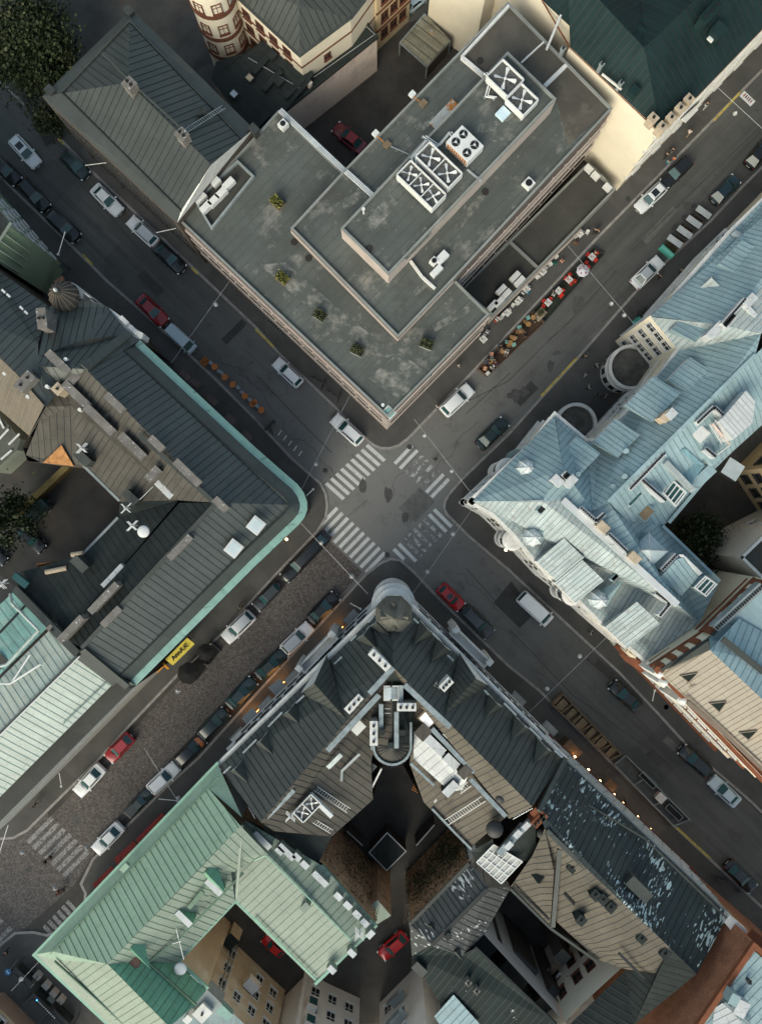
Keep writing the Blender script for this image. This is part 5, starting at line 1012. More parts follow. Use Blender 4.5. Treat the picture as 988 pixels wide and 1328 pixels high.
def flake_street_house():
    O = T('731,984 947,1187 940,1196 905,1264 821,1330 735,1330 749,1314 811,1257 775,1245 713,1203 661,1151 697,1052', 15)
    b = Bld('flaking_street_house', 'street house with a near-black roof shedding pale blue paint flakes', O)
    mb = MB(); mb.wall(O[:3], .12, 15, w_grey, False); mb.wall(O[7:11], .12, 14.3, w_dark, False); mb.wall([O[5], O[6], O[7]], .12, 14.3, w_cream, False); b.part(mb, 'wall')
    mb = MB(); mb.roof(T('732,985@15.1 945,1188@15.1 938,1197@15.8 903,1263@19 868,1229@19.6 706,1075@19.6 698,1052@19.6'), r_flake, seam)
    mb.roof(T('706,1075@19.6 868,1229@19.6 850,1262@18 811,1257@15 775,1245@14.4 722,1196@14.6 700,1100@18'), MATS['light_brown_tin'] if 0 else mat('umber_tin', (.108,.095,.077), .65, .15, .3, streak=.16, spec=.1), seam)
    mb.roof(T('706,1075@19.5 718,1130@19 713,1203@14.6 661,1151@14.4 690,1110@17.5'), MATS['umber_tin'], seam)
    mb.roof(T('868,1229@19.6 903,1263@19 821,1330@17 735,1332@14.6 811,1258@14.6 850,1262@18'), r_char, seam); b.part(mb, 'roof')
    b.bar('ridge_cap', 'L200,330@19.2 L175,632@14.9', .5, .2, r_slate); b.bar('party_wall', '731,984@15.6 697,1052@19.9', .5, .45, r_slate); b.bar('valley_gutter', 'L150,258@19.7 L410,510@18.9 L640,790@18.2', .5, .25, r_slate); b.bar('valley_gutter', 'L430,735@18 L530,835@17.4', .3, .15, seam); b.bar('snow_guard', 'L218,505@17 L258,548@17', .2, .2, seam)
    b.bar('snow_guard', 'L20,475@15 L160,605@15', .2, .2, seam); b.bar('eaves_gutter', 'L10,485@14.5 L165,638@14.6 L350,770@14.6', .3, .2, r_slate); b.bar('snow_guard', 'L230,110@16 L530,290@16 L850,600@16', .18, .22, r_slate)
    for s, z in (('L250,405', 18), ('L340,512', 18.6), ('L370,530', 18.6), ('L400,560', 18.4), ('L520,680', 18), ('L285,610', 17), ('L610,740', 18.4)): b.chim(s, z - .8, z + 1, .9, .9, A1, r_char, 1)
    b.dormer('L110,450', 16.5, A2 + math.pi, 1.5, 1.1, 2.6, r_char, None, r_char)
    b.chim('L510,490', 17, 18.8, 3.0, 1.2, A1, r_slate, 0); b.chim('L640,815', 17.8, 18.6, .3, .9, A2, acw, 0)
    mb = MB(); P = T('u728,242 u765,195 u890,305 u832,368', 16.3); mb.prism(P, 15.0, 16.3, w_pale); b.part(mb, 'end_block')
    for z, wd, h in ((14.7, .25, .25), (11, .3, .3), (7.4, .3, .3), (4, .7, .3)): mb = MB(); mb.rim([Vector((*p[:2], z)) for p in O[:2]], z, wd, h, zincd if z > 5 else w_str, False); b.part(mb, 'cornice')
    windows(b.e, O[0], O[1], (4.8, 8.2, 11.5), 15, 1.1, 1.9, frame_w); windows(b.e, O[6], O[7], (2.2, 5.6, 9.0), 3, 1.1, 1.8, frame_r, margin=.6); windows(b.e, O[5], O[6], (5.6, 9), 1, 1.0, 1.8, frame_r, margin=.2)
    for s, z, L_, w_i in (('t405,405', 9.0, 3.9, 3.6), ('t620,335', 8.5, 1.6, 1.6), ('t258,268', 10.5, 3.0, 2.6), ('t582,565', 9.6, 4.0, 3.4)):
        p = T(s, z)[0]; mb = MB(); mb.box((p.x, p.y, .12), (L_, w_i, z - .12), A1, w_dark, frame_d); b.part(mb, 'lift_shaft')
    for k in range(5): mb = MB(); p = T(f't{575+22*k},{385+50*k}', 7)[0]; mb.box(p, (.9, 1.5, .12), A1, woodl if k % 2 == 0 else w_pale); mb.rim([p + Vector((-.5,-.7,0)), p + Vector((-.5,.7,0))], 7.1, .06, .9, frame_d, False); b.part(mb, 'balcony')
flake_street_house()
p = W(745, 1262); t = thing('yard_ivy', T('t690,450', 8)[0], 'bluish bush of climbers clinging to the cream yard wall', 'climber'); mb = MB(); leaves(mb, 700, lambda: Vector((random.gauss(0,.7), random.gauss(0,.5), random.gauss(0,1.0))), .13, mat('grey_leaf', (.09,.115,.10), .7, .3, 2)); mb.build('foliage', t)

def brick_end_house():
    P = T('975,1224 903.5,1328 830,1435 1100,1560 1200,1420', 20.5); b = Bld('brick_firewall_house', 'house with a big red-brown brick firewall and pale blue seamed roof', P)
    mb = MB(); mb.wall(P, .12, 20.5, w_brick); b.part(mb, 'wall')
    mb = MB(); q = offset(P, .45); mb.roof([Vector((*p, 20.6)) for p in (q[0], q[2], q[3])] + [Vector((*q[4], 20.6))], r_blue, seamb, .8); b.part(mb, 'roof')
    mb = MB(); mb.rim([P[4], P[0], P[1], P[2]], 20.5, .6, .5, w_brick2, False); b.part(mb, 'parapet')
    b.chim('u795,770', 20.6, 22.4, 1.1, .9, A2 + .3, r_blue, 0); b.chim('u845,830', 20.6, 21.8, 1.6, 1.2, A2 + .3, r_white, 0); b.bar('pipe_casing', 'u720,780@20.9 u900,935@20.9', .35, .3, zinc); b.chim('u900,650', 20.6, 21.2, .3, .3, 0, frame_d, 1)
    mb = MB(); mb.roof(T('u660,830@20.9 u720,790@20.95 u860,935@20.95 u650,935@20.9'), r_white, seamw); b.part(mb, 'white_roof')
    b.bar('cornice', 'u895,310@17 u988,385@17', 1.2, .4, w_brick2)
brick_end_house()

# ---- houses at the bottom of the frame
def bottom_houses():
    P = [W(398.5,1262), W(467,1294), W(452,1420), W(330,1430), W(368,1292)]; b = Bld('white_yard_house', 'whitewashed yard house with white-framed windows left of the dark alley', P); b.e['label'] = 'whitewashed yard house with green-framed bays facing the red car yard'
    mb = MB(); mb.prism(P, .12, 15, w_white, r_green); b.part(mb, 'wall'); windows(b.e, P[0], P[1], (2.2, 5.6, 9.0), 3, 1.1, 1.9, frame_w, margin=.3); 
    for z in (5.5, 9): 
        p = P[0].lerp(P[1], .13); mb = MB(); mb.box((p.x + .25, p.y + .25, z), (1.3, 1.0, 2.0), R(-25), w_white); mb.box((p.x + .3, p.y + .33, z + .3), (1.1, 1.0, 1.3), R(-25), glassb); b.part(mb, 'bay')
    mb = MB(); mb.box((P[0].x - .1, P[0].y + .1, .12), (.5, .5, 15), 0, w_pale); b.part(mb, 'quoin')
    P = [W(492,1300), W(530,1262), W(545,1243), W(690,1390), W(560,1480)]; b = Bld('pale_yard_house', 'pale rendered yard house with a balcony beside the dark alley', P)
    mb = MB(); mb.prism(P, .12, 14, w_white, mat('ice_tin', (.30,.42,.46), .5, .12, .3, streak=.12)); b.part(mb, 'wall'); windows(b.e, P[0], P[1], (2.2, 5.6, 9.0), 2, 1.1, 1.9, frame_w, margin=.4); windows(b.e, P[2], P[3], (5.6, 9.0), 4, 1.1, 1.9, frame_w)
    for z in (4.6, 8.4): p = P[0].lerp(P[1], .72); mb = MB(); mb.box((p.x - .6, p.y + .6, z), (2.4, 1.3, .15), A2, zincd); q = [p + Vector(v) for v in ((-1.9,.2,0), (-.5,1.6,0))]; mb.rim(q, z + .15, .08, .9, zincd, False); b.part(mb, 'balcony')
    mb = MB(); mb.roof(T('563,1318@14.1 588,1290@14.1 622,1328@14.1 590,1360@14.1'), r_blue, seamb); b.part(mb, 'roof')
    P = [W(276,1195), W(370,1284), W(352,1330), W(258,1300), W(236,1236)]; b = Bld('ochre_yard_house', 'ochre rendered yard house with peeling plaster and white windows', P)
    mb = MB(); mb.prism(P, .12, 12, w_yellow, mat('bluegreen_tin', (.20,.27,.28), .5, .15, .4, streak=.15)); b.part(mb, 'wall'); windows(b.e, P[0], P[1], (1.8, 5.0, 8.2), 5, 1.05, 1.7, frame_w, margin=.6, skip=((0, 2), (1, 2)))
    for t_ in (.30, .34): p = P[0].lerp(P[1], t_); mb = MB(); mb.cyl((p.x + .15, p.y + .15, .12), .08, 11.6, zincd, 8); b.part(mb, 'drain_pipe')
    p = P[0].lerp(P[1], .58); mb = MB(); mb.box((p.x + .6, p.y + .6, 5.6), (1.8, 1.3, 1.1), A1, w_white, acw); b.part(mb, 'balcony')
    mb = MB(); q = W(304,1206); mb.box((q.x, q.y, .12), (1.6, 1.8, 2.8), A1, w_yellow, r_char); b.part(mb, 'porch')
    b.chim('q310,810', 12, 14.6, 1.7, 1.5, A2, w_pale, 1); b.chim('q345,740', 12, 14.0, 2.6, 2.0, A1, zincd, 0); b.chim('q420,775', 11.9, 12.8, 3.4, .9, A1, r_turq, 0); b.chim('q215,850', 12, 13.6, .8, .7, A2, acw, 0)
    # corner house in the far bottom-left
    P = [W(8,1284), W(62,1335), W(-60,1440), W(-160,1330), W(-30,1290)]; b = Bld('salmon_house', 'salmon rendered house corner with a blue-framed window and orange cornice', P)
    P = [W(7,1286), W(90,1370), W(-60,1480), W(-160,1300)]; mb = MB(); mb.prism(P, .12, 12, mat('salmon_render', (.36,.24,.18), .85, .12, .4), r_char); b.part(mb, 'wall'); mb = MB(); mb.rim(P, 2.9, .4, .35, w_yellow); b.part(mb, 'cornice'); mb = MB(); mb.rim(P, 6.6, .3, .3, w_yellow); b.part(mb, 'cornice'); windows(b.e, P[0], P[1], (3.6, 7.4), 4, 1.3, 2.0, frame_w, margin=.4); windows(b.e, P[3], P[0], (3.6, 7.4), 5, 1.3, 2.0, frame_w, margin=.4)
bottom_houses()
# ============================================================ EAST BLOCK
def pale_blue_block():
    out = '612,650 691,575 719.6,539 760,573 776,572 812,536 857,487 880,454 843,409 877,381 946,303 988,262 1300,-60 1300,270 949,586 923.6,610 914.5,620 862,680 859,683 933,754 906,808 837,855.5 779.7,806 747,774 717,750 692.6,724 664,689 640,666'
    O = T(out, 14); b = Bld('pale_blue_roof_block', 'L-shaped corner block with pale blue tin roofs and cream rendered fronts', O)
    mb = MB(); mb.wall(O[:21], .12, 14, w_cream2 if 0 else w_cream, False); mb.wall([O[21], O[22], O[23], O[24], O[25], O[26], O[27], O[0]], .12, 14, w_cream, False); b.part(mb, 'wall')
    m, w_ = r_blue, r_bluew; q = lambda s: T(s)
    mb = MB()
    mb.roof(q('613,650@14.1 719,539@14.1 729.7,609@19.4 703,650@19.4'), m, seamb, .62); mb.roof(q('720,540@14.1 761,574@14.1 768,662@19.4 729.7,609@19.4'), m, seamb, .62); mb.roof(q('703,650@19.4 729.7,609@19.4 768,662@19.4 740,659@19.4 729,649@19.4'), m, seamb, .62)
    mb.roof(q('761,574@14.1 776,573@14.1 812,537@14.1 880,455@14.1 935,503@20 788,650@20 768,662@19.5'), m, seamb, .62)
    mb.roof(q('843,411@14.1 880,455@14.1 986,433@20 934,421@20'), w_, seamb, .62); mb.roof(q('880,455@14.1 935,503@20 979,460@20 986,433@20'), m, seamb, .62)
    mb.roof(q('843,410@14.1 877,382@14.1 946,304@14.1 1300,-60@14.1 1330,-20@20 978,382@20 934,421@20'), m, seamb, .62); mb.roof(q('934,421@20 978,382@20 1330,-20@20 1340,90@20 986,433@20'), w_, seamb, .62)
    mb.roof(q('613,650@14.1 703,650@19.4 729,649@19.4 876,782@19.4 906,808@14.2 837,856@14.1 780,806.5@14.1 747,774@14.1 717,750@14.1 693,724@14.1 664,689@14.1 640,666@14.1'), w_, seamb, .55)
    mb.roof(q('729,649@19.3 768,662@19.3 788,650@19.3 812,675@17.8 860,682@14.4 933,754@14.4 906,808@14.2 876,782@19.4'), m, seamb, .7)
    mb.roof(q('788,650@19.9 979,460@19.9 1330,100@19.9 1330,240@14.5 949,586@14.5 914.5,620@14.5 860,682@14.4 812,675@17.8'), m, seamb, .7)
    b.part(mb, 'roof')
    # mansard foot with a dark gutter line all along the street
    I = offset(O, .75); mb = MB(); mb.rim([Vector((*I[k], 14.6)) for k in (27, 0, 1, 2, 3, 4, 5, 6, 7, 8, 9, 10, 11)], 14.55, .12, .25, seamb, False); mb.rim([Vector((*I[k], 14.6)) for k in (21, 22, 23, 24, 25, 26, 27)], 14.55, .12, .25, seamb, False); b.part(mb, 'gutter')
    for z, wd, h in ((13.6, .8, .35), (10.4, .4, .3), (7.0, .45, .3), (3.8, .8, .35)):
        for seg in (O[:8], O[9:12], [O[k] for k in (21, 22, 23, 24, 25, 26, 27, 0)]): mb = MB(); mb.rim([Vector((*p[:2], z)) for p in seg], z, wd, h, w_pale if z != 10.4 else w_cream, False); b.part(mb, 'cornice')
    for i, n in ((0, 7), (7, 3), (5, 4), (10, 4), (8, 2)): windows(b.e, O[i], O[i + 1], (1.4, 4.8, 8.0, 11.1), n, 1.1, 1.8, frame_w, margin=.5)
    for i in (22, 23, 24, 25, 26): windows(b.e, O[i], O[i + 1], (1.4, 4.8, 8.0, 11.1), 3, 1.1, 1.8, frame_w, margin=.3)
    windows(b.e, O[27], O[0], (4.8, 8.0, 11.1), 2, 1.1, 1.8, frame_w, margin=.3)
    # ridges, valley boards and parapets
    b.bar('ridge_parapet', 'h440,40@19.6 i180,570@19.6 i440,810@19.6', .75, .3, r_white); b.bar('valley_board', 'h425,55@19.55 h985,565@19.5', .2, .12, seamb)
    b.bar('ridge_cap', 'g0,940@20.1 g940,0@20.1', .35, .15, m); b.bar('ridge_cap', 'g-10,955@20.06 g925,-5@20.06', .08, .15, seamb); b.bar('ridge_cap', 'f180,745@14.3 f560,740@19.6', .2, .08, w_)
    b.bar('valley_board', 'f845,410@14.3 f855,800@19.5', .12, .06, seamb); b.bar('valley_board', 'f915,410@14.3 f885,810@19.5', .12, .06, seamb); b.bar('party_wall', 'j800,262@14.4 j988,360@16', .6, .4, w_); b.bar('party_wall', 'j880,735@20.2 j988,850@19', .5, .4, r_white)
    # chimneys: black pot rows on white stacks
    def pots(s0, s1, z, n, wd=.55):
        a, c = T(s0, z)[0], T(s1, z)[0]; mb = MB(); mb.beam(a - Vector((0,0,1.3)), c - Vector((0,0,1.3)), wd, 1.3, r_white); o = b.part(mb, 'chimney'); mp = MB(); d = (c - a).normalized(); sd = Vector((-d.y, d.x, 0))
        for k in range(n):
            p = a.lerp(c, (k + .5) / n); mp.box(p, (.2, .2, .16), math.atan2(d.y, d.x), acd)
        b.part(mp, 'flue', o)
    for s0, s1, z, n in (('g570,440', 'g680,335', 20, 9), ('g680,335', 'g738,390', 20, 5), ('g140,862', 'g362,630', 19.6, 20), ('g210,795', 'g370,935', 19.3, 15), ('h555,90', 'h655,180', 20.4, 8), ('h655,180', 'h710,130', 20.4, 5), ('h735,260', 'h850,370', 20.4, 10), ('j735,845', 'j880,680', 21, 13), ('j750,860', 'j815,785', 21, 6), ('i345,590', 'i440,490', 18.6, 8), ('i305,735', 'i395,800', 19.2, 7), ('i330,885', 'i395,805', 19.2, 7), ('f690,585', 'f720,555', 20.6, 3), ('f705,600', 'f735,570', 20.6, 3), ('g625,600', 'g690,655', 18.6, 6)): pots(s0, s1, z, n)
    for s, z, L, a, mm in (('f655,610', 20.4, 1.2, A1, r_white), ('f740,615', 20.4, 1.3, A2, r_white), ('g375,395', 21, 1.1, A2, chimb), ('g405,380', 21.2, 1.0, A2, r_white), ('h700,215', 20.8, 1.2, A1, chimb), ('i170,510', 20.6, 1.2, A1, chimb), ('j910,690', 21, 1.4, A2, r_white), ('j690,880', 20.4, 2.0, A2, r_white), ('h575,770', 17.8, .1, A2, r_white)):
        if L > .2: b.chim(s, z - 2.0, z, L, .8, a, mm, 0)
    for s, z, a in (('f545,790', 18.9, A2), ('f585,765', 18.9, A2), ('h310,110', 18.9, A2), ('h775,540', 17.6, A2), ('i45,635', 17.6, A2)): mb = MB(); p = T(s, z)[0]; mb.box((p.x, p.y, z - 1), (.9, .45, 1.0), a, m); mb.box((p.x, p.y, z), (.7, .3, .03), a, acd); b.part(mb, 'vent_cowl')
    # long shed dormers on the street slope with shaded cheeks
    for s, L, dp in (('g500,130', 3.6, 2.2), ('g250,270', 4.6, 2.2), ('g20,520', 3.6, 2.0), ('f760,430', 3.2, 2.0), ('j830,420', 3.8, 2.2), ('j490,860', 2.4, 1.8)):
        p = T(s, 16.6)[0]; a = A2; f = lambda u, v, z: Vector((p.x + math.cos(a) * u - math.sin(a) * v, p.y + math.sin(a) * u + math.cos(a) * v, z)); mb = MB()
        mb.roof([f(-L/2, dp/2, 16.5), f(L/2, dp/2, 16.5), f(L/2, -dp, 18.4), f(-L/2, -dp, 18.4)], m, seamb, .62); mb.face([f(-L/2, dp/2, 15), f(L/2, dp/2, 15), f(L/2, dp/2, 16.5), f(-L/2, dp/2, 16.5)], w_pale)
        for e in (-1, 1): mb.face([f(e*L/2, dp/2, 15), f(e*L/2, dp/2, 16.5), f(e*L/2, -dp, 18.4)], m)
        b.part(mb, 'shed_dormer')
    for s, L, dp in (('h400,440', 3.2, 1.5), ('h520,580', 3.4, 1.5), ('h855,860', 3.6, 1.7)):
        p = T(s, 16)[0]; a = A1; f = lambda u, v, z: Vector((p.x + math.cos(a) * u - math.sin(a) * v, p.y + math.sin(a) * u + math.cos(a) * v, z)); mb = MB()
        mb.roof([f(-L/2, -dp, 15.6), f(L/2, -dp, 15.6), f(L/2, dp*1.6, 17.6), f(-L/2, dp*1.6, 17.6)], w_, seamb, .5); mb.face([f(-L/2, -dp, 14), f(L/2, -dp, 14), f(L/2, -dp, 15.6), f(-L/2, -dp, 15.6)], w_pale)
        for e in (-1, 1): mb.face([f(e*L/2, -dp, 14), f(e*L/2, -dp, 15.6), f(e*L/2, dp*1.6, 17.6)], w_)
        b.part(mb, 'shed_dormer')
    # domed glass lanterns and gabled lucarnes over the bays
    for s, a in (('h255,280', A1), ('h675,680', A1), ('f460,530', A2)):
        p = T(s, 16)[0]; mb = MB(); mb.dome((p.x, p.y, 15.2), 1.15, 1.9, mat('lantern_glass', (.60,.66,.67), .2, .1, 1), 8, 3); d = b.part(mb, 'lantern')
        mb = MB()
        for k in range(8):
            t_ = k * math.pi / 4; mb.tube([(p.x + 1.17 * math.cos(t_), p.y + 1.17 * math.sin(t_), 15.2), (p.x + 1.02 * math.cos(t_), p.y + 1.02 * math.sin(t_), 16.2), (p.x + .6 * math.cos(t_), p.y + .6 * math.sin(t_), 16.88), (p.x, p.y, 17.15)], .05, acw, 4)
        b.part(mb, 'glazing_bar', d)
        e = a + math.pi / 2 if a == A2 else a - math.pi / 2
        b.dormer(s, 15.0, e, 2.4, 1.6, 3.4, m, None, r_bluew)
    b.dormer('j610,580', 15.2, A2 + math.pi / 2, 3.4, 2.2, 4.2, w_, None, w_pale)
    # street bays: rounded oriels
    for s, r_, z1 in (('h120,300', 1.05, 11.2), ('h500,650', 1.05, 11.2), ('f330,540', 1.2, 11.6), ('j515,620', 1.05, 11.4)):
        p = T(s, 11)[0]; mb = MB()
        for zz in (3.9, 7.3, 10.7): mb.cyl((p.x, p.y, zz), r_ + .18, .3, w_pale, 20)
        mb.cyl((p.x, p.y, 3.6), r_, z1 - 3.6, w_pale, 20); mb.cyl((p.x, p.y, z1), r_ + .25, .3, w_pale, 20, r_ * .9); o = b.part(mb, 'bay', smooth=True)
        for k in range(3): g = MB(); t_ = R(135 if s[0] in 'fj' else 225) + (k - 1) * .6; c, sn = math.cos(t_), math.sin(t_); g.box((p.x + c * (r_ + .0), p.y + sn * (r_ + .0), 8.0), (.12, .7, 1.9), t_, glass); b.part(g, 'pane', o)
    p = T('f395,475', 10.5)[0]; mb = MB(); mb.cyl((p.x, p.y, 9), 1.3, 1.6, mat('dull_green_glass', (.25,.30,.28), .3, .2, 2), 20); b.part(mb, 'bay_roof')
    # attic boxes on the yard slopes
    mb = MB(); P = q('g715,425@20.6 g880,230@20.6 g940,300@20.4 g920,440@20.2 g795,548@20.2'); mb.prism(P, 17.5, 20.3, r_white); mb.roof([p + Vector((0,0,.1)) for p in P], r_white, seamw, .5); b.part(mb, 'attic_box')
    mb = MB(); mb.roof(q('g360,660@18.6 g490,598@18.9 g620,710@16.8 g525,830@16.6'), mat('blue_tin_new', (.17,.30,.35), .45, .12, .3, streak=.12), seamb, .6); b.part(mb, 'dormer_roof')
    b.bar('parapet_step', 'g345,680@18.9 g525,865@16.8', .6, .7, w_); b.bar('eaves_gutter', 'g525,855@16.2 g665,725@16.2', 1.2, .4, m); b.bar('eaves_gutter', 'i385,285@14.7 i625,0@14.7', .4, .3, m); b.bar('eaves_gutter', 'i345,305@14.7 i712,660@14.7', .35, .3, m)
    b.skylight('g585,495', 19, 1.5, 2.0, A2, m=acw); b.skylight('i245,225', 17.4, 1.9, 1.3, A2, m=woodl, fm=seamb); b.skylight('i85,360', 18.3, 1.7, 1.3, A1, m=acw, fm=seamb); b.skylight('i170,130', 18.6, 2.4, .6, A2, m=glassb, fm=w_); b.skylight('g930,75', 18.4, 1.0, 1.3, A1, m=glassb, fm=m); b.skylight('h770,265', 18.2, .1, .1, A1)
    # pyramid roof
    base_ = q('i150,462@18.4 i262,350@18.4 i382,470@18.4 i270,575@18.4'); ap_ = T('i266,462', 20.2)[0]; mb = MB(); mb.prism(base_, 16, 18.38, m)
    for k in range(4): mb.roof([base_[k], base_[(k + 1) % 4], ap_], mat('lilac_grey_tin', (.40,.47,.50), .5, .1, .4, streak=.1), None)
    for k in range(4): mb.beam(base_[k], ap_, .1, .06, r_white)
    b.part(mb, 'pyramid_roof')
    # sunken roof terraces with beams
    for s, n in (('g345,880 g405,800 g495,885 g430,970', 4), ('i550,700 i620,630 i690,680 i625,755', 3)):
        P = T(s, 17.2); mb = MB(); mb.prism(P, 15.2, 17.2, m, glassb); t_ = b.part(mb, 'roof_terrace'); mb = MB()
        for k in range(n): mb.beam(P[0].lerp(P[3], (k + .5) / n) + Vector((0,0,.03)), P[1].lerp(P[2], (k + .5) / n) + Vector((0,0,.03)), .14, .16, acw)
        mb.rim(P, 17.2, .16, .2, acw); b.part(mb, 'beam', t_)
    mb = MB(); mb.roof(q('i440,520@18.8 i500,500@18.6 i600,610@16.8 i470,755@16.8 i330,640@18.8'), m, seamb, .6); mb.roof(q('i450,490@18.9 i480,490@18.9 i605,608@17 i580,625@17'), r_white); b.part(mb, 'dormer_roof')
    b.bar('pipe_casing', 'g655,440@19.6 g765,570@18', .1, .5, mat('salmon_rail', (.55,.42,.38), .7)); b.ladder('g665,430@19.9', 'g745,560@18.4', .8, acw); b.bar('rail', 'g690,640@17.6 g770,580@17.6', .1, .5, acw)
    mb = MB(); p = T('g640,630', 17.6)[0]; mb.box((p.x, p.y, 16.4), (2.8, 1.2, 1.3), A1, m); b.part(mb, 'vent_cowl')
    for s, z in (('g735,243', 18.8), ('g110,618', 18.6), ('g25,845', 19), ('h480,178', 18.6), ('i258,590', 18.3), ('g100,780', 19.6), ('f780,570', 18)): mb = MB(); mb.cyl(T(s, z)[0], .3, .5, m if s[0] != 'h' else zincd, 10); b.part(mb, 'vent_pipe')
    # ground-level drums with round terraces against the re-entrant corners
    for s, z, r_ in (('F474,440', 4.2, 2.75), ('f770,245', 3.6, 2.5)):
        p = T(s, z)[0]; mb = MB(); mb.cyl((p.x, p.y, .12), r_, z - .12, w_pale, 36, None, mat('terrace_flags', (.105,.10,.09), .85, .3, .8, stain=[((.05,.05,.04),.6,.5,.1,.6)])); o = b.part(mb, 'drum', smooth=True)
        mb = MB(); n = 36
        for k in range(n): 
            a0, a1 = 2 * math.pi * k / n, 2 * math.pi * (k + 1) / n; mb.beam((p.x + r_ * math.cos(a0), p.y + r_ * math.sin(a0), z), (p.x + r_ * math.cos(a1), p.y + r_ * math.sin(a1), z), .42, .6, w_pale)
        b.part(mb, 'balustrade', o)
        for k in range(14): a0 = 6.283 * k / 14; g = MB(); g.box((p.x + (r_ + .01) * math.cos(a0), p.y + (r_ + .01) * math.sin(a0), .9), (.1, .75, 1.8), a0, glass); b.part(g, 'pane', o)
        for zz in (3.0,): mb = MB(); mb.cyl((p.x, p.y, zz), r_ + .22, .25, w_pale, 36); b.part(mb, 'cornice', o)
    return b
pale_blue_block()
def brick_trim_house():
    O = T('855,869 917.6,826 958,800 1000,752 1200,900 1250,1180 1000,1020', 19.2); b = Bld('brick_trim_house', 'cream house with red brick stepped gable and a wide sand-coloured roof', O)
    mb = MB(); mb.wall(O, .12, 19.2, w_cream); b.part(mb, 'wall')
    mb = MB(); q5 = PL('858,877@19 920,843@22.2 1060,975@22.2 866,868 1140,1130'); E = [q5[0], q5[3], q5[1], q5[2], q5[4]]; mb.roof([E[0], E[1], E[2], E[3], E[4]], r_tan, seamt, .62); mb.face([T('857,871', 19.1)[0], T('917.6,829', 19.2)[0], E[2], E[1], E[0]], r_tan); mb.face([E[2], T('919,827', 19.3)[0], T('990,757', 19.3)[0], T('1100,885', 19.6)[0]], r_blue); mb.roof([E[2], T('958,802', 19.6)[0], T('1100,885', 19.6)[0], E[3]], r_blue, seamb, .8); b.part(mb, 'roof')
    # stepped brick parapet
    pts = T('855,869 917.6,828 921,823 990,755', 19.2); stm = MB(); k = 0
    for (a, c) in ((pts[0], pts[1]), (pts[2], pts[3])):
        L = (c - a).length; n = int(L / .75)
        for j in range(n):
            p, r_ = a.lerp(c, j / n), a.lerp(c, (j + 1) / n); z = 17.4 + .0 * j; mm = w_brick2 if j % 2 == 0 else w_cream
            stm.beam(Vector((p.x, p.y, 17.3 + .25 * (j % 3))), Vector((r_.x, r_.y, 17.3 + .25 * (j % 3))), .8 if j % 2 == 0 else .5, 2.0 - .25 * (j % 3), mm); stm.beam(Vector((p.x, p.y, 19.46)), Vector((r_.x, r_.y, 19.46)), .34, .15, r_slate)
    b.part(stm, 'stepped_parapet'); mb = MB()
    for (a, c) in ((pts[0], pts[1]), (pts[2], pts[3])): mb.rim([Vector((*a[:2], 17.2)), Vector((*c[:2], 17.2))], 16.6, .5, .5, w_brick2, False); mb.rim([Vector((*a[:2], 15.2)), Vector((*c[:2], 15.2))], 15.0, .14, .2, w_brick2, False)
    b.part(mb, 'string_course')
    mb = MB(); a, c = T('i690,965', 20)[0], T('i990,690', 20)[0]; mb.beam(a - Vector((0,0,1.2)), c - Vector((0,0,1.2)), .9, 1.2, zincd); ch = b.part(mb, 'chimney'); mp = MB()
    for k in range(22): p = a.lerp(c, (k + .5) / 22); mp.box(p, (.2, .38, .08), A2, acd)
    b.part(mp, 'flue', ch)
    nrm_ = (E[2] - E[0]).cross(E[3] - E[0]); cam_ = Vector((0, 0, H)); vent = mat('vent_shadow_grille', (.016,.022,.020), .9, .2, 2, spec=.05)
    for s in ('k460,376 k572,356 k512,416', 'k648,552 k756,540 k708,606', 'k838,740 k952,726 k894,784'):
        q = []
        for p in T(s, 20): d = p - cam_; q.append(cam_ + d * ((E[0] - cam_).dot(nrm_) / d.dot(nrm_)) + Vector((0, 0, .16)))
        mb = MB(); mb.face(q, vent); o = b.part(mb, 'vent_opening'); mb = MB()
        for a_, c_ in ((q[0], q[1]), (q[1], q[2]), (q[2], q[0])): mb.beam(a_ - Vector((0,0,.2)), c_ - Vector((0,0,.2)), .08, .24, seamt)
        b.part(mb, 'frame', o)
    b.ladder('k510,440@19.8', 'k775,310@21.4', .5, seamt); b.bar('snow_guard', 'k500,500@19.4 k988,945@19.4', .12, .12, seamt)
    b.bar('eaves_gutter', 'k505,545@19 k760,760@19 k990,975@19', .5, .2, seamt); b.bar('ridge_walk', 'k730,140@21.9 k988,350@21.5', .7, .2, r_slate)
    for s in ('k345,410', 'k320,355', 'k465,525'): p = T(s, 18)[0]; mb = MB(); mb.box((p.x, p.y, 13), (1.0, 1.0, 5.6), A1, w_pale); mb.dome((p.x, p.y, 18.6), .5, .6, w_pale, 8, 3); b.part(mb, 'pinnacle')
    G = O[0]; Q = O[6]
    for z, wd, h, mm in ((18.6, .9, .4, w_brick2), (15.2, .4, .3, w_cream), (12, .5, .4, w_brick2), (8, .5, .3, w_cream), (4.2, .9, .4, w_brick2)): mb = MB(); q = [Vector((*p[:2], z)) for p in (O[6], O[0])]; mb.rim(q, z, wd, h, mm, False); b.part(mb, 'cornice')
    windows(b.e, O[6], O[0], (5.2, 9, 12.8, 16), 9, 1.1, 1.9, frame_w)
    mb = MB(); q = T('k80,240 k235,290 k330,390 k300,410 k120,290', 13.5); mb.prism(q, 12.8, 13.5, w_brick2); b.part(mb, 'brick_ledge')
brick_trim_house()
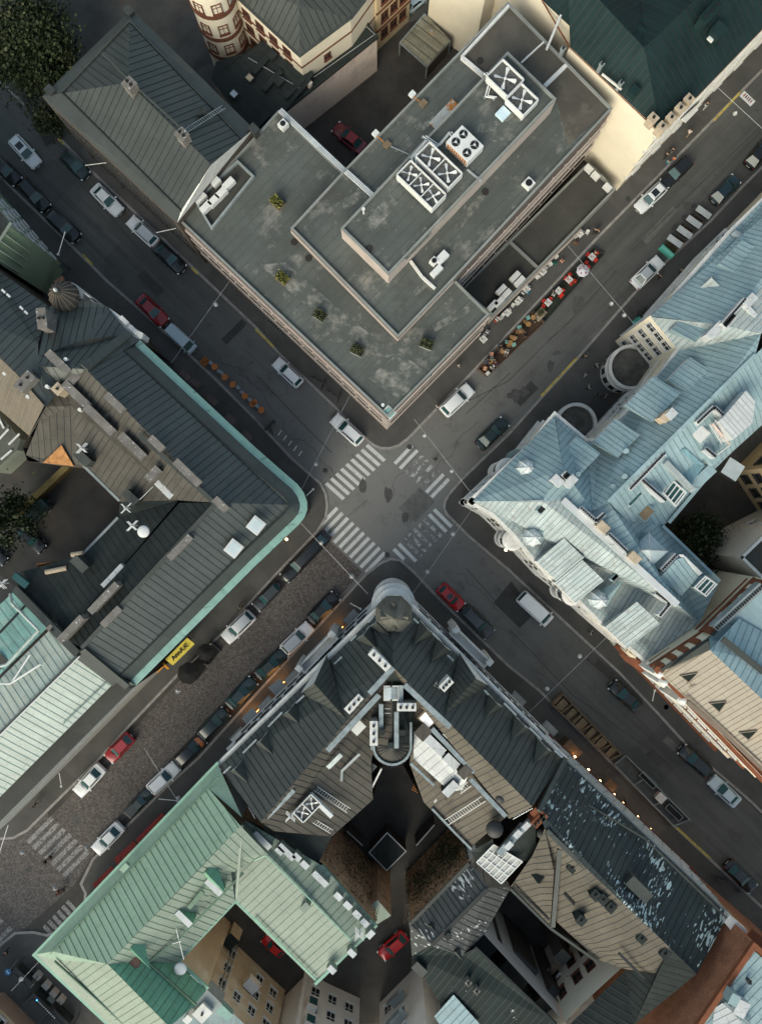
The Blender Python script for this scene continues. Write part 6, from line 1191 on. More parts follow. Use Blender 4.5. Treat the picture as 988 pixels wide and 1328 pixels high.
def east_yard_houses():
    P = [W(948,612), W(1000,560), W(1200,700), W(1030,760), W(985,668)]; b = Bld('white_rear_house', 'buff yard house with mullioned windows beyond the small dark courtyard', P)
    mb = MB(); mb.prism(P, .12, 16, w_cream2, r_blue); b.part(mb, 'wall'); windows(b.e, P[4], P[0], (2, 5.4, 8.8, 12.2), 3, 1.2, 1.8, frame_d, margin=.3); windows(b.e, P[0], P[1], (5.4, 8.8), 3, 1.2, 1.8, frame_d, margin=.3)
    p = T('g795,735', 9)[0]; mb = MB(); mb.box((p.x, p.y, 8), (2.2, 2.2, 1.2), A2 + .2, frame_d, glasss); b.part(mb, 'oriel')
    P = [W(905,716), W(938,684), W(985,660), W(1100,740), W(960,770)]; c = Bld('pale_grey_rear_house', 'pale grey rear house with small windows over a black felt yard roof', P)
    mb = MB(); mb.prism(P, .12, 12, w_white, r_bit2); c.part(mb, 'wall'); windows(c.e, P[1], P[2], (4.8, 8.4), 2, 1.0, 1.6, frame_w, margin=.4)
    mb = MB(); mb.rim(offset(P, .2), 12, .35, .3, w_pale); c.part(mb, 'parapet')
east_yard_houses()
# ============================================================ VEHICLES
def paint(name, c, rough=.25): return mat('paint_' + name, c, rough, .03, .5, fine=.02, coat=.6)
PA = {'white': paint('white', (.82,.83,.84)), 'silver': paint('silver', (.40,.43,.45)), 'black': paint('black', (.014,.016,.018)), 'red': paint('red', (.33,.022,.028)), 'bright': paint('bright_red', (.50,.012,.016)), 'darkgreen': paint('dark_green', (.018,.034,.033)),
      'teal': paint('dark_teal', (.018,.042,.05)), 'ice': paint('ice_blue', (.50,.60,.66)), 'grey': paint('graphite', (.045,.05,.053)), 'maroon': paint('maroon', (.22,.04,.048)), 'roofsilver': paint('silver_roof', (.50,.53,.56)), 'orange': paint('orange', (.40,.11,.02)), 'blackroof': paint('black_roof', (.02,.02,.02))}
headm = mat('headlamp', (.75,.77,.78), .15, 0, fine=0); tailm = mat('tail_lamp', (.20,.012,.01), .25, 0, fine=0)
#            L    W    zr   ws0   ws1   rr    r0    hood
TY = {'sedan': (4.6,1.80,1.43,.95,.20,-1.05,-1.75,.90), 'wagon': (4.65,1.80,1.47,1.0,.30,-1.75,-2.16,.90), 'suv': (4.7,1.90,1.66,1.1,.45,-1.8,-2.20,1.0), 'hatch': (4.1,1.76,1.48,.92,.25,-1.25,-1.85,.90), 'mini': (3.75,1.70,1.42,.80,.30,-1.25,-1.70,.90),
      'van': (4.95,1.92,1.95,2.0,1.35,-2.25,-2.42,1.05), 'limo': (8.4,1.85,1.46,2.2,1.5,-2.7,-3.5,.92), 'pickup': (5.1,1.85,1.66,1.05,.45,-.55,-.75,1.0), 'convertible': (4.6,1.80,1.40,.80,.15,-.95,-1.6,.88)}
def lerp(a, b, t): return a + (b - a) * t
def make_car(ty, body, roofm, bonnet=None, rails=False, sunroof=False):
    L, Wd, zr, ws0, ws1, rr, r0, zh = TY[ty]; t = thing('parked_car', (0,0,0), 'car', 'car'); h = L / 2
    def ring(z, k, kw):
        out = []
        prof = [(-1, .70), (-.985, .84), (-.93, .95), (-.6, 1), (.3, 1), (.72, .965), (.88, .90), (.96, .78), (1, .60)]
        for x, y in prof: out.append((x * h * k, y * Wd / 2 * kw, z))
        for x, y in reversed(prof): out.append((x * h * k, -y * Wd / 2 * kw, z))
        return [Vector(p) for p in out]
    zt = zh - .06
    rs = [ring(.2, .95, .93), ring(.42, 1, 1), ring(.66, .995, 1), ring(zt - .08, .975, .965), ring(zt, .95, .91), ring(zh, .86, .80)]
    mb = MB(); n = len(rs[0])
    for a, b in zip(rs[:-1], rs[1:]):
        for i in range(n): mb.face([a[i], b[i], b[(i + 1) % n], a[(i + 1) % n]], body)
    top = rs[-1]; m = 9
    for i in range(m - 1):
        f = top[i].x > ws0 - .35 and bonnet
        mb.face([top[i], top[n - 1 - i], top[n - 2 - i], top[i + 1]], bonnet if f else body)
    # cabin
    wb, wr = Wd / 2 * .86, Wd / 2 * .66 if ty not in ('van',) else Wd / 2 * .82
    if ty in ('suv', 'wagon'): wr = Wd / 2 * .70
    B = [Vector(v) for v in ((r0, wb * .93, zh - .05), (ws0, wb * .95, zh - .05), (ws0, -wb * .95, zh - .05), (r0, -wb * .93, zh - .05))]
    Tt = [Vector(v) for v in ((rr, wr * .95, zr - .05), (ws1, wr, zr - .05), (ws1, -wr, zr - .05), (rr, -wr * .95, zr - .05))]
    T2 = [Vector((lerp(p.x, (rr + ws1) / 2, .08), p.y * .9, zr)) for p in Tt]
    for i in range(4):
        mb.face([B[i], B[(i + 1) % 4], Tt[(i + 1) % 4], Tt[i]][::-1], body)
        mb.face([Tt[i], Tt[(i + 1) % 4], T2[(i + 1) % 4], T2[i]][::-1], roofm)
    mb.face(T2[::-1], roofm)
    yb = Wd / 2 * .72
    for x_ in (ws0 + .12, r0 - .10):
        if abs(x_) < h * .84: mb.beam((x_, -yb, zh - .012), (x_, yb, zh - .012), .035, .016, black)
    mb.box((h * .985, 0, .40), (.10, Wd * .5, .22), 0, black); mb.box((h * .995, 0, .34), (.12, .5, .11), 0, acw); mb.box((-h * .995, 0, .5), (.06, .5, .12), 0, acw); mb.box((-h * .985, 0, .3), (.10, Wd * .7, .12), 0, black)
    for s in (-1, 1): mb.box((.05, s * (Wd / 2 - .02), .22), (L * .45, .08, .12), 0, black)
    mb.beam((ws0 - .02, -.45, zh + .03), (ws0 + .06, .15, zh + .0), .03, .02, black); mb.build('body', t, smooth=True, ang=30)
    def pane(name, i, m0=.07, m1=.93, v0=.12, v1=.95):
        a, b, c, d = B[i], B[(i + 1) % 4], Tt[(i + 1) % 4], Tt[i]; P = lambda u, v: a.lerp(b, u).lerp(d.lerp(c, u), v)
        q = [P(m0, v0), P(m1, v0), P(m1, v1), P(m0, v1)]; nn = (q[1] - q[0]).cross(q[3] - q[0]).normalized(); ctr = Vector((0, 0, .8))
        if nn.dot(q[0] - ctr) < 0: nn = -nn
        g = MB(); g.face([p + nn * .015 for p in q], glassb if name in ('windscreen', 'rear_window') else glass); g.build(name, t)
    pane('windscreen', 1, .05, .95, .04, .97); pane('rear_window', 3); pane('side_window', 0, .10, .9); pane('side_window', 2, .10, .9)
    for x in (h * .62, -h * .60):
        for s in (-1, 1):
            w_ = MB(); r = .33; k = 14; cy = s * (Wd / 2 - .12)
            A = [Vector((x + r * math.cos(6.2832 * q / k), cy - s * .1, r + r * math.sin(6.2832 * q / k))) for q in range(k)]; C = [p + Vector((0, s * .235, 0)) for p in A]
            for q in range(k): w_.face([A[q], A[(q + 1) % k], C[(q + 1) % k], C[q]], black)
            w_.face(C, steel); w_.build('wheel', t)
    for s in (-1, 1):
        g = MB(); g.box((h * .925, s * Wd * .36, .62), (.22, .34, .14), s * -.35, headm); g.build('headlight', t)
        g = MB(); g.box((-h * .965, s * Wd * .37, .68), (.10, .24, .12), s * .2, tailm); g.build('tail_light', t)
        g = MB(); g.box((ws0 - .25, s * (Wd / 2 + .07), zh - .02), (.13, .20, .14), 0, roofm if roofm is not PA['roofsilver'] else body); g.build('mirror', t)
    if rails:
        for s in (-1, 1): g = MB(); g.beam((rr + .15, s * wr * .93, zr), (ws1 - .1, s * wr * .93, zr), .06, .07, black); g.build('roof_rail', t)
    if sunroof: g = MB(); g.box(((rr + ws1) / 2 + .25, 0, zr - .012), ((ws1 - rr) * .42, wr * 1.35, .02), 0, glass); g.build('sunroof', t)
    if ty == 'pickup': g = MB(); g.box((-1.6, 0, zh - .02), (1.5, 1.3, .04), 0, PA['grey']); [g.box((-1.6, -.6 + .24 * k, zh + .02), (1.5, .05, .03), 0, black) for k in range(6)]; g.build('cargo_bed', t)
    if ty == 'convertible': pass
    return t
PROTO = {}
def car(ty, col, front, rear, label, roof=None, name=None, z=0, cat='car', group=None, **kw):
    f, r = T(front, .7)[0], T(rear, .7)[0]; key = (ty, col, roof, tuple(sorted(kw.items())))
    d = f - r; c = (f + r) / 2; rz = math.atan2(d.y, d.x); sc = d.length / TY[ty][0]; sc = max(.86, min(sc, 1.12)) * .985
    if 'bonnet' in kw: kw['bonnet'] = PA[kw['bonnet']]
    if key not in PROTO: PROTO[key] = o = make_car(ty, PA[col], PA[roof or col], **kw); o.location = (c.x, c.y, z); o.rotation_euler = (0, 0, rz); o.scale = (sc,) * 3; o['label'] = label
    else: o = copy_thing(PROTO[key], (c.x, c.y, z), rz, label, None, sc)
    o['category'] = cat; o.name = name or 'parked_car'
    if group: o['group'] = group
    elif 'group' in o: del o['group']
    return o
g1, g2, g3, g4, g5 = 'cars on the north-west street', 'cars on the north-east street', 'cars on the cobbled street', 'cars on the south-east street', 'cars in the yards'
car('wagon', 'white', 'A152,648', 'A45,530', 'white estate car with black sunroof and lit red tail lamps near the park trees', sunroof=True, group=g1)
car('sedan', 'black', 'A76,712', 'A-30,605', 'dark saloon cut by the photo edge, farthest up the kerb by the green house', group=g1)
car('wagon', 'black', 'A186,815', 'A85,702', 'black estate car, second in the kerb row above the green house', rails=True, group=g1)
car('suv', 'black', 'A308,934', 'A190,824', 'black off-roader at the kerb beside the slanting flagpole of the green house', group=g1)
car('hatch', 'darkgreen', 'A346,694', 'A238,588', 'dark green hatchback parked below the brown hipped roof with a pale windscreen', group=g1)
car('sedan', 'white', 'A470,830', 'A363,722', 'white saloon parked between the dark green hatchback and the silver hatchback', group=g1)
car('wagon', 'white', 'A503,850', 'A607,946', 'white estate with silver roof and red tail lamps beside the office block corner', roof='roofsilver', group=g1)
car('sedan', 'black', 'D716,66', 'D600,-40', 'black saloon with white headlamps parked by the office block near the yellow kerb line', group=g1)
car('sedan', 'red', 'D647,272', 'D538,163', 'dark red saloon facing the ice-blue minivan beside the copper gutter', group=g1)
car('van', 'ice', 'D753,374', 'D655,283', 'ice-blue minivan parked between the red saloon and the orange cafe tables', group=g1)
car('wagon', 'white', 'E80,412', 'E180,506', 'white estate driving alone beside the office block with black roof rails', rails=True, group=g1)
car('wagon', 'white', 'E304,630', 'E417,732', 'white estate stopped just before the zebra crossing at the office corner', rails=True, group=g1)
car('suv', 'white', 'E842,513', 'E729,619', 'white off-roader driving along the front of the office block towards the cafe', group=g2)
car('sedan', 'darkgreen', 'E977,643', 'E866,750', 'dark green saloon by the kerb below the pale blue corner roof', group=g2)
car('sedan', 'white', 'F596,18', 'F488,122', 'white saloon with black windscreen parked below the turquoise planter', roof='roofsilver', group=g2)
car('wagon', 'white', 'C503,816', 'C607,718', 'white estate with roof bars parked in front of the cream firewall house', sunroof=True, rails=True, group=g2)
car('wagon', 'black', 'C603,717', 'C707,618', 'black estate parked nose to tail with the white roof-bar car', group=g2)
car('hatch', 'teal', 'C892,688', 'C793,787', 'dark teal hatchback parked next to the wooden cafe deck', group=g2)
car('hatch', 'black', 'C1020,545', 'C930,648', 'black hatchback cut off by the photo edge near the pale blue roof', group=g2)
car('limo', 'black', 'H110,277', 'H287,93', 'very long black limousine at the kerb beside the zebra crossing', name='limousine', cat='limousine', group=g3)
car('wagon', 'grey', 'H3,387', 'H96,293', 'graphite estate at the kerb right behind the limousine', group=g3)
car('suv', 'white', 'G870,512', 'G982,402', 'white off-roader with silver roof and black roof rails by the twin black parasols', roof='roofsilver', rails=True, group=g3)
car('sedan', 'black', 'H320,333', 'H216,437', 'black saloon nearest the crossing in the row beside the turret house', group=g3)
car('wagon', 'white', 'H222,448', 'H109,557', 'white estate with silver roof between two black cars by the warm lit shopfronts', roof='roofsilver', group=g3)
car('sedan', 'darkgreen', 'H121,553', 'H10,654', 'dark green saloon just behind the silver-roofed white estate', group=g3)
car('sedan', 'teal', 'G992,658', 'G884,772', 'dark teal saloon with a bright blue windscreen fourth from the crossing', group=g3)
car('suv', 'darkgreen', 'G882,783', 'G778,884', 'dark green off-roader parked in front of the orange-bonnet car', group=g3)
car('suv', 'black', 'G792,888', 'G688,987', 'black off-roader with a glossy orange bonnet', bonnet='orange', group=g3)  # orange bonnet colour stands in for warm reflections on black paint
car('wagon', 'white', 'G694,990', 'J578,112', 'white estate parked behind the orange-bonnet car', group=g3)
car('pickup', 'darkgreen', 'J588,103', 'J493,203', 'dark green pickup with an open slatted load bed', name='pickup_truck', cat='pickup', group=g3)
car('sedan', 'white', 'J370,343', 'J473,238', 'white saloon nearest the red awnings and the faded crossing', group=g3)
car('sedan', 'white', 'J297,122', 'J401,8', 'white saloon driving down the cobbles past the mint roof', group=g3)
car('hatch', 'red', 'G414,980', 'G518,873', 'dark red hatchback with black roof rear on the cobbles near the mint roof', group=g3)
car('mini', 'bright', 'H807,387', 'H716,298', 'bright red small car parked beside the turret house', sunroof=True, group=g4)
car('suv', 'grey', 'H917,492', 'H810,383', 'graphite off-roader with roof rails parked behind the bright red small car', rails=True, group=g4)
car('van', 'white', 'I167,444', 'I44,330', 'white delivery van at the kerb below the pale blue roof', name='delivery_van', cat='van', group=g4)
car('sedan', 'black', 'I396,672', 'I517,782', 'black saloon driving beside the brick stepped gable', group=g4)
car('wagon', 'black', 'k463,838', 'k650,1005', 'black estate parked in front of the silver-blue saloon', group=g4)
car('sedan', 'ice', 'L787,58', 'L894,158', 'ice-blue saloon with pale roof parked behind the black estate', group=g4)
car('sedan', 'black', 'L962,498', 'L843,378', 'black saloon parked beside the flaking dark roof', group=g4)
car('sedan', 'maroon', 'B308,488', 'B428,588', 'maroon saloon with pink roof parked in the yard below the pink firewall', roof='red', z=.12, group=g5)
car('hatch', 'bright', 'K488,750', 'K588,660', 'bright red hatchback parked in the dark yard beside the ivy wall', z=.12, group=g5)
car('hatch', 'bright', 'q705,330', 'q820,430', 'bright red car half hidden under the green roof eaves', z=.12, group=g5)
car('sedan', 'black', 'c282,562', 'c122,415', 'black saloon parked in the dark stone-walled yard', z=.12, group=g5)
car('van', 'darkgreen', 'c152,405', 'c320,245', 'dark green van parked along the low stone wall of the yard', z=.12, name='parked_van', cat='van', group=g5)
car('sedan', 'black', 'c40,640', 'c-110,520', 'black car at the photo edge of the stone-walled yard', z=.12, group=g5)
car('hatch', 'ice', 'B660,-20', 'B598,30', 'pale teal car at the head of the alley by the cream house', z=.12, group=g5)
# ============================================================ PEOPLE
skin = mat('skin', (.40,.26,.19), .6, .05); hairm = {'dark': mat('dark_hair', (.02,.014,.01), .7), 'fair': mat('fair_hair', (.16,.105,.05), .7), 'brown': mat('brown_hair', (.07,.04,.02), .7)}
clothm = {n: mat('cloth_' + n, c, .9, .12, 2) for n, c in (('black', (.018,.018,.02)), ('white', (.62,.61,.59)), ('red', (.30,.05,.04)), ('orange', (.50,.14,.03)), ('teal', (.07,.25,.30)), ('grey', (.16,.16,.16)), ('navy', (.025,.035,.07)), ('denim', (.07,.10,.16)), ('tan', (.35,.25,.15)), ('green', (.06,.14,.08)))}
def skinned(name, pts, edges, rad, sub=1):
    me = bpy.data.meshes.new(name); me.from_pydata(pts, edges, []); o = bpy.data.objects.new(name, me); COL.objects.link(o)
    m = o.modifiers.new('s', 'SKIN'); m.use_smooth_shade = True
    sv = me.skin_vertices[0].data
    for k, r in enumerate(rad): sv[k].radius = (r, r) if not isinstance(r, tuple) else r; sv[k].use_root = (k == 0)
    if sub: q = o.modifiers.new('d', 'SUBSURF'); q.levels = sub; q.render_levels = sub
    dg = bpy.context.evaluated_depsgraph_get(); out = bpy.data.meshes.new_from_object(o.evaluated_get(dg)); bpy.data.objects.remove(o); out.name = name
    return out
def pose_mesh(kind):
    # joints: pelvis, waist, chest, neck, head, shoulders, elbows, hands, hips, knees, ankles, toes
    if kind == 'walk':
        J = dict(p=(0,0,.95), w=(0,.0,1.12), c=(.02,0,1.36), n=(.03,0,1.52), h=(.05,0,1.68), sl=(0,.19,1.42), sr=(0,-.19,1.42), el=(-.12,.25,1.16), er=(.10,-.25,1.15), hl=(-.06,.24,.92), hr=(.30,-.21,.98), al=(0,.10,.90), ar=(0,-.10,.90), kl=(.20,.10,.52), kr=(-.06,-.10,.50), fl=(.24,.10,.10), fr=(-.34,-.10,.14), tl=(.40,.10,.05), tr=(-.22,-.10,.04))
    else:
        J = dict(p=(0,0,.50), w=(-.02,0,.68), c=(.0,0,.92), n=(.03,0,1.08), h=(.07,0,1.23), sl=(0,.19,.98), sr=(0,-.19,.98), el=(.12,.26,.74), er=(.12,-.26,.74), hl=(.38,.16,.76), hr=(.38,-.16,.76), al=(.06,.10,.50), ar=(.06,-.10,.50), kl=(.46,.12,.52), kr=(.46,-.12,.52), fl=(.44,.12,.10), fr=(.44,-.12,.10), tl=(.60,.13,.05), tr=(.60,-.13,.05))
    K = list(J); ix = {k: i for i, k in enumerate(K)}; E = [('p','w'),('w','c'),('c','n'),('n','h'),('c','sl'),('c','sr'),('sl','el'),('sr','er'),('el','hl'),('er','hr'),('p','al'),('p','ar'),('al','kl'),('ar','kr'),('kl','fl'),('kr','fr'),('fl','tl'),('fr','tr')]
    Rd = dict(p=.13, w=.12, c=(.13,.15), n=.055, h=.095, sl=.065, sr=.065, el=.042, er=.042, hl=.03, hr=.03, al=.09, ar=.09, kl=.062, kr=.062, fl=.042, fr=.042, tl=.035, tr=.035)
    def sub(keys, es, k): 
        ii = {q: n for n, q in enumerate(keys)}; return skinned(kind + '_mesh', [J[q] for q in keys], [(ii[a], ii[b]) for a, b in es], [tuple(v * k for v in Rd[q]) if isinstance(Rd[q], tuple) else Rd[q] * k for q in keys])
    body = sub(K, E, 1.0)
    jk = ['w','p','c','sl','sr','el','er','hl','hr']; jacket = sub(jk, [('p','w'),('w','c'),('c','sl'),('c','sr'),('sl','el'),('sr','er'),('el','hl'),('er','hr')], 1.16)
    tk = ['p','al','ar','kl','kr','fl','fr']; tr = sub(tk, [('p','al'),('p','ar'),('al','kl'),('ar','kr'),('kl','fl'),('kr','fr')], 1.14)
    m = MB(); h = Vector(J['h']); m.dome(h + Vector((-.02, 0, .0)), .125, .13, hairm['dark'], 12, 4); 
    for s in (-1, 1): pass
    ho = m.build('hair', smooth=True); hm = ho.data; bpy.data.objects.remove(ho)
    fm = MB(); fx = h + Vector((.085, 0, -.02)); fm.box((fx.x, fx.y, fx.z - .02), (.045, .03, .045), 0, skin)
    for s in (-1, 1): fm.box((h.x + .082, s * .035, h.z + .005), (.02, .022, .016), 0, black); fm.box((h.x, s * .095, h.z - .03), (.04, .02, .06), 0, skin)
    fo = fm.build('face'); face = fo.data; bpy.data.objects.remove(fo)
    return body, jacket, tr, hm, face
POSE = {k: pose_mesh(k) for k in ('walk', 'sit')}
for v in POSE.values():
    v[0].materials.append(skin); v[1].materials.append(clothm['black']); v[2].materials.append(clothm['black'])
def person(s, rz, top, bot, label, pose='walk', hair='dark', z=.12, group=None):
    c = T(s, z)[0]; b, j, t, hm, fm = POSE[pose]
    o = bpy.data.objects.new('person', b); COL.objects.link(o); o.location = c; o.rotation_euler = (0, 0, rz); tag(o, label, 'person', group)
    for nm, me, mm in (('jacket', j, clothm[top]), ('trousers', t, clothm[bot]), ('hair', hm, hairm[hair]), ('face', fm, None)):
        q = bpy.data.objects.new(nm, me); COL.objects.link(q); q.parent = o
        if mm: q.material_slots[0].link = 'OBJECT'; q.material_slots[0].material = mm
    return o
gp = 'people on the pavements'
for a in (('C605,616', A2, 'black', 'black', 'person in black walking beside the black estate, nearer the cream wall'), ('C628,597', A2, 'black', 'grey', 'person in black top and grey trousers ahead of the other walker by the cream wall'), ('C695,527', A2, 'white', 'tan', 'person in white top on the pavement below the beige chimneys'), ('C760,421', A2, 'black', 'white', 'person in black top and white trousers near the cream house balcony'),
          ('C610,645', A2, 'teal', 'denim', 'person in teal jacket at the kerb beside the black estate'), ('C633,632', A2, 'orange', 'denim', 'person in orange jacket next to the teal jacket at the kerb'), ('C330,905', A2, 'black', 'black', 'person in black with arms out by the cafe fence'), ('C345,910', A2 + 2, 'navy', 'black', 'person in navy beside the figure in black at the cafe fence'),
          ('E790,433', A1, 'white', 'grey', 'person in white walking along the office block front near the cafe'), ('E708,595', A2, 'white', 'denim', 'person in white and denim at the kerb behind the white off-roader'), ('E700,797', A1, 'black', 'black', 'person in black crossing the worn zebra stripes'),
          ('I316,474', A1, 'white', 'black', 'person in white top walking below the pale blue house'), ('J208,352', A2, 'black', 'black', 'person in black on the faded crossing, leading the pair'), ('J188,370', A2, 'black', 'black', 'person in black on the faded crossing, following behind'), ('J240,486', 0, 'red', 'black', 'person in red top on the cobbles at the small junction'), ('J258,480', 1, 'grey', 'black', 'person in grey beside the red top at the small junction'),
          ('J40,716', A2, 'black', 'black', 'person in black at the pavement corner by the green roof'), ('J150,150', A1, 'black', 'grey', 'person in black by the kerb below the mint roof'), ('F300,398', 2, 'white', 'black', 'person in white seated group by the round drum, topmost'), ('F340,438', 3, 'white', 'black', 'person in white close against the round drum'), ('F297,468', 1, 'black', 'white', 'person in black and white standing away from the round drum'), ('F308,520', 0, 'white', 'black', 'person in white on the dark pavement below the round drum'), ('F350,549', 2, 'grey', 'black', 'person in grey near the lower end of the round drum'), ('F372,556', 2, 'white', 'black', 'person in white next to the grey one below the drum'), ('F288,400', 0, 'black', 'black', 'person in black beside the topmost white figure at the drum'),
          ('F580,95', A2, 'black', 'black', 'person in black stepping out beside the white parked saloon'), ('F662,72', A2, 'grey', 'black', 'person in grey close to the oriel wall by the white saloon'), ('G940,375', A1, 'tan', 'black', 'person in tan behind the white off-roader on the cobbled street'), ('G962,382', A2, 'black', 'denim', 'person in black top standing near the copper gutter front'), ('L447,152', A1, 'black', 'denim', 'person in black by the string of warm lamps'), ('L575,285', A1, 'navy', 'black', 'person in navy under the warm lamps'), ('G808,600', A2, 'white', 'black', 'person in white beside the black parasol'), ('G740,500', A1, 'black', 'black', 'person in black beside the yellow awning'), ('w845,15', A2, 'black', 'black', 'person in black at the cafe end by the low fence')):
    person(*a, z=.01 if a[0] in ('E700,797', 'J208,352', 'J188,370', 'J240,486', 'J258,480') else .12, group=gp, hair=random.choice(('dark', 'brown')))

# ============================================================ CAFES
def cafe_mats(n, c): return mat('seat_' + n, c, .55, .08, 1)
seatc = {n: cafe_mats(n, c) for n, c in (('red', (.62,.045,.025)), ('teal', (.25,.50,.46)), ('ochre', (.36,.20,.075)), ('white', (.62,.61,.58)), ('grey', (.42,.46,.48)), ('brown', (.20,.10,.055)), ('peach', (.55,.30,.2)), ('green', (.02,.16,.10)), ('blue', (.03,.22,.33)))}
CH = {}
def chair(s, rz, col, label, group, z=.13):
    c = T(s, z)[0]
    if col not in CH:
        m = seatc[col]; mb = MB(); mb.box((0,0,.42), (.46,.46,.05), 0, m); mb.box((-.22,0,.47), (.05,.46,.42), 0, m)
        for x in (-.19,.19):
            for y in (-.19,.19): mb.box((x,y,0), (.04,.04,.42), 0, m)
        for y in (-.21,.21): mb.box((0,y,.62), (.42,.04,.04), 0, m); mb.box((.19,y,.47), (.04,.04,.15), 0, m)
        CH[col] = mb.build('cafe_chair'); o = CH[col]
    else: o = CH[col].copy(); COL.objects.link(o)
    o.location = c; o.rotation_euler = (0,0,rz); tag(o, label, 'chair', group); return o
TB = {}
def table(s, rz, kind, label, group, z=.13):
    c = T(s, z)[0]; t = thing('cafe_table', c, label, 'table', group, rz)
    if kind not in TB:
        top = {'white': mat('white_tabletop', (.62,.61,.58), .5, .15, 2), 'ochre': seatc['ochre'], 'orange': mat('orange_tabletop', (.52,.17,.04), .5, .12, 2), 'wood': woodl, 'brown': seatc['brown'], 'round': seatc['ochre'], 'long': mat('white_plank', (.58,.60,.60), .6, .1, 1)}[kind]
        a = MB()
        if kind in ('round', 'brown', 'orange'): a.cyl((0,0,.72), .36 if kind == 'round' else .45, .04, top, 16)
        elif kind == 'long': a.box((0,0,.72), (2.2,.85,.05), 0, top)
        else: a.box((0,0,.72), (.85,.85,.04), 0, top)
        b = MB(); b.cyl((0,0,0), .25, .03, frame_d, 12); b.cyl((0,0,.03), .04, .69, frame_d, 8)
        if kind == 'white':  # plates and cups left on it
            for k in range(3): a.cyl((random.uniform(-.25,.25), random.uniform(-.25,.25), .76), .09, .015, mat('plate', (.3,.25,.22), .4), 10)
        x, y = a.build('tabletop', t), b.build('pedestal', t); TB[kind] = (x.data, y.data)
    else:
        for nm, d in zip(('tabletop', 'pedestal'), TB[kind]): q = bpy.data.objects.new(nm, d); COL.objects.link(q); q.parent = t
    return t
def deck(name, s, h, m, label, edge=None, cat='terrace'):
    P = T(s); c = sum(P, Vector()) / len(P); t = thing(name, c, label, cat); mb = MB(); mb.prism([p - c for p in P], 0, h, m); mb.build('platform', t)
    if edge: mb = MB(); mb.rim([p - c for p in offset3(P, .07)], h, .12, .35, edge); mb.build('edge_board', t)
    return t
def offset3(P, d): return [Vector((p.x, p.y, 0)) for p in offset(P, d)]
redmat = mat('green_matting', (.028,.036,.026), .95, .3, 1.5); brmat = mat('brown_decking', (.075,.045,.03), .85, .25, 1)
deck('cafe_deck', 'w90,885 w440,515 w520,590 w155,935', .14, brmat, 'brown cafe deck with teal and ochre seats along the office street', wood)
deck('cafe_deck', 'w440,512 w830,105 w905,150 w522,588', .13, redmat, 'dark green cafe deck with red chairs along the office street', frame_d)
gch = 'red chairs on the green cafe deck'; rl = 'red cafe chair at a white table on the dark green deck'; gtb = 'white tables on the green cafe deck'
for k, (x, y) in enumerate(((818,175),(672,320),(606,390),(538,465),(748,245))):
    table(f'w{x},{y}', A2, 'white', 'white cafe table among red chairs on the dark green deck', gtb, .27)
for k, (x, y) in enumerate(((795,158),(843,192),(787,205),(797,238),(680,282),(652,308),(712,322),(688,340),(635,388),(623,420),(513,452),(552,445),(510,488),(845,150))):
    chair(f'w{x},{y}', A2 + random.choice((0, 1.57, 3.14, 4.71)) + random.uniform(-.3,.3), 'red', rl, gch, .27)
gch = 'teal and ochre chairs on the brown cafe deck'
for col, pts in (('teal', ((412,562),(356,622),(278,712),(320,732),(182,820))), ('ochre', ((396,585),(345,652),(290,738),(308,684),(158,838))), ('peach', ((138,885),(180,795))), ('white', ((155,915),(185,873),(280,770),(575,410),(785,255)))):
    for x, y in pts: chair(f'w{x},{y}', A2 + random.uniform(0, 6), col, {'teal': 'pale teal cafe chair on the brown deck', 'ochre': 'ochre cafe chair on the brown deck', 'peach': 'peach cafe chair at the corner end of the brown deck', 'white': 'white cafe chair on the kerbside cafe decks'}[col], gch + ', ' + col, .27)
for x, y in ((445,560),(413,603),(368,645),(322,692),(298,722),(250,775),(172,838)): table(f'w{x},{y}', 0, 'round', 'round ochre cafe table on the brown deck', 'ochre tables on the brown cafe deck', .27)
gs = 'people sitting on the brown cafe deck'
for x, y, tp, hr in ((240,740,'black','dark'),(252,768,'tan','brown'),(275,778,'white','fair'),(395,655,'black','dark'),(372,640,'navy','brown'),(330,690,'tan','fair'),(195,825,'grey','dark'),(165,850,'black','brown'),(455,590,'black','dark'),(178,870,'white','dark'),(200,845,'red','fair'),(150,825,'navy','dark')):
    person(f'w{x},{y}', random.uniform(0, 6.2), tp, random.choice(('black', 'denim', 'grey')), 'seated cafe guest on the brown deck', 'sit', hr, .25, gs)
person('w838,148', A2, 'tan', 'denim', 'guest in tan sitting at the far end of the red-chair deck', 'sit', 'brown', .25); person('w570,395', 0, 'grey', 'black', 'guest in grey sitting alone beside a white table on the green deck', 'sit', 'dark', .25)
def parasol(s, r, m, label, z=.13, ring=None, h=2.4, wave=0):
    c = T(s, z)[0]; t = thing('parasol', c, label, 'parasol', None, .2); mb = MB(); n = 8; P = [Vector((r * math.cos(k * math.pi / 4), r * math.sin(k * math.pi / 4), h - .1)) for k in range(n)]; ap = Vector((0, 0, h + .45))
    for k in range(n):
        a, b = P[k], P[(k + 1) % n]; mb.face([a, b, ap], m); mb.face([a - Vector((0,0,.18)), b - Vector((0,0,.18)), b, a], m)
    mb.build('canopy', t)
    for k in range(n): q = MB(); q.beam(P[k] + Vector((0,0,-.05)), ap - Vector((0,0,.1)), .03, .03, acw if m is not black else frame_d); q.build('rib', t)
    if ring:
        for k in range(5): q = MB(); a = k * 1.3; rr = r * .55; q.box((rr * math.cos(a), rr * math.sin(a), h + .16), (.3,.16,.02), a, ring); q.build('printed_mark', t)
    q = MB(); q.cyl((0,0,0), .035, h + .4, steel, 8); q.cyl((0,0,0), .3, .08, frame_d, 12); q.build('pole', t)
    return t
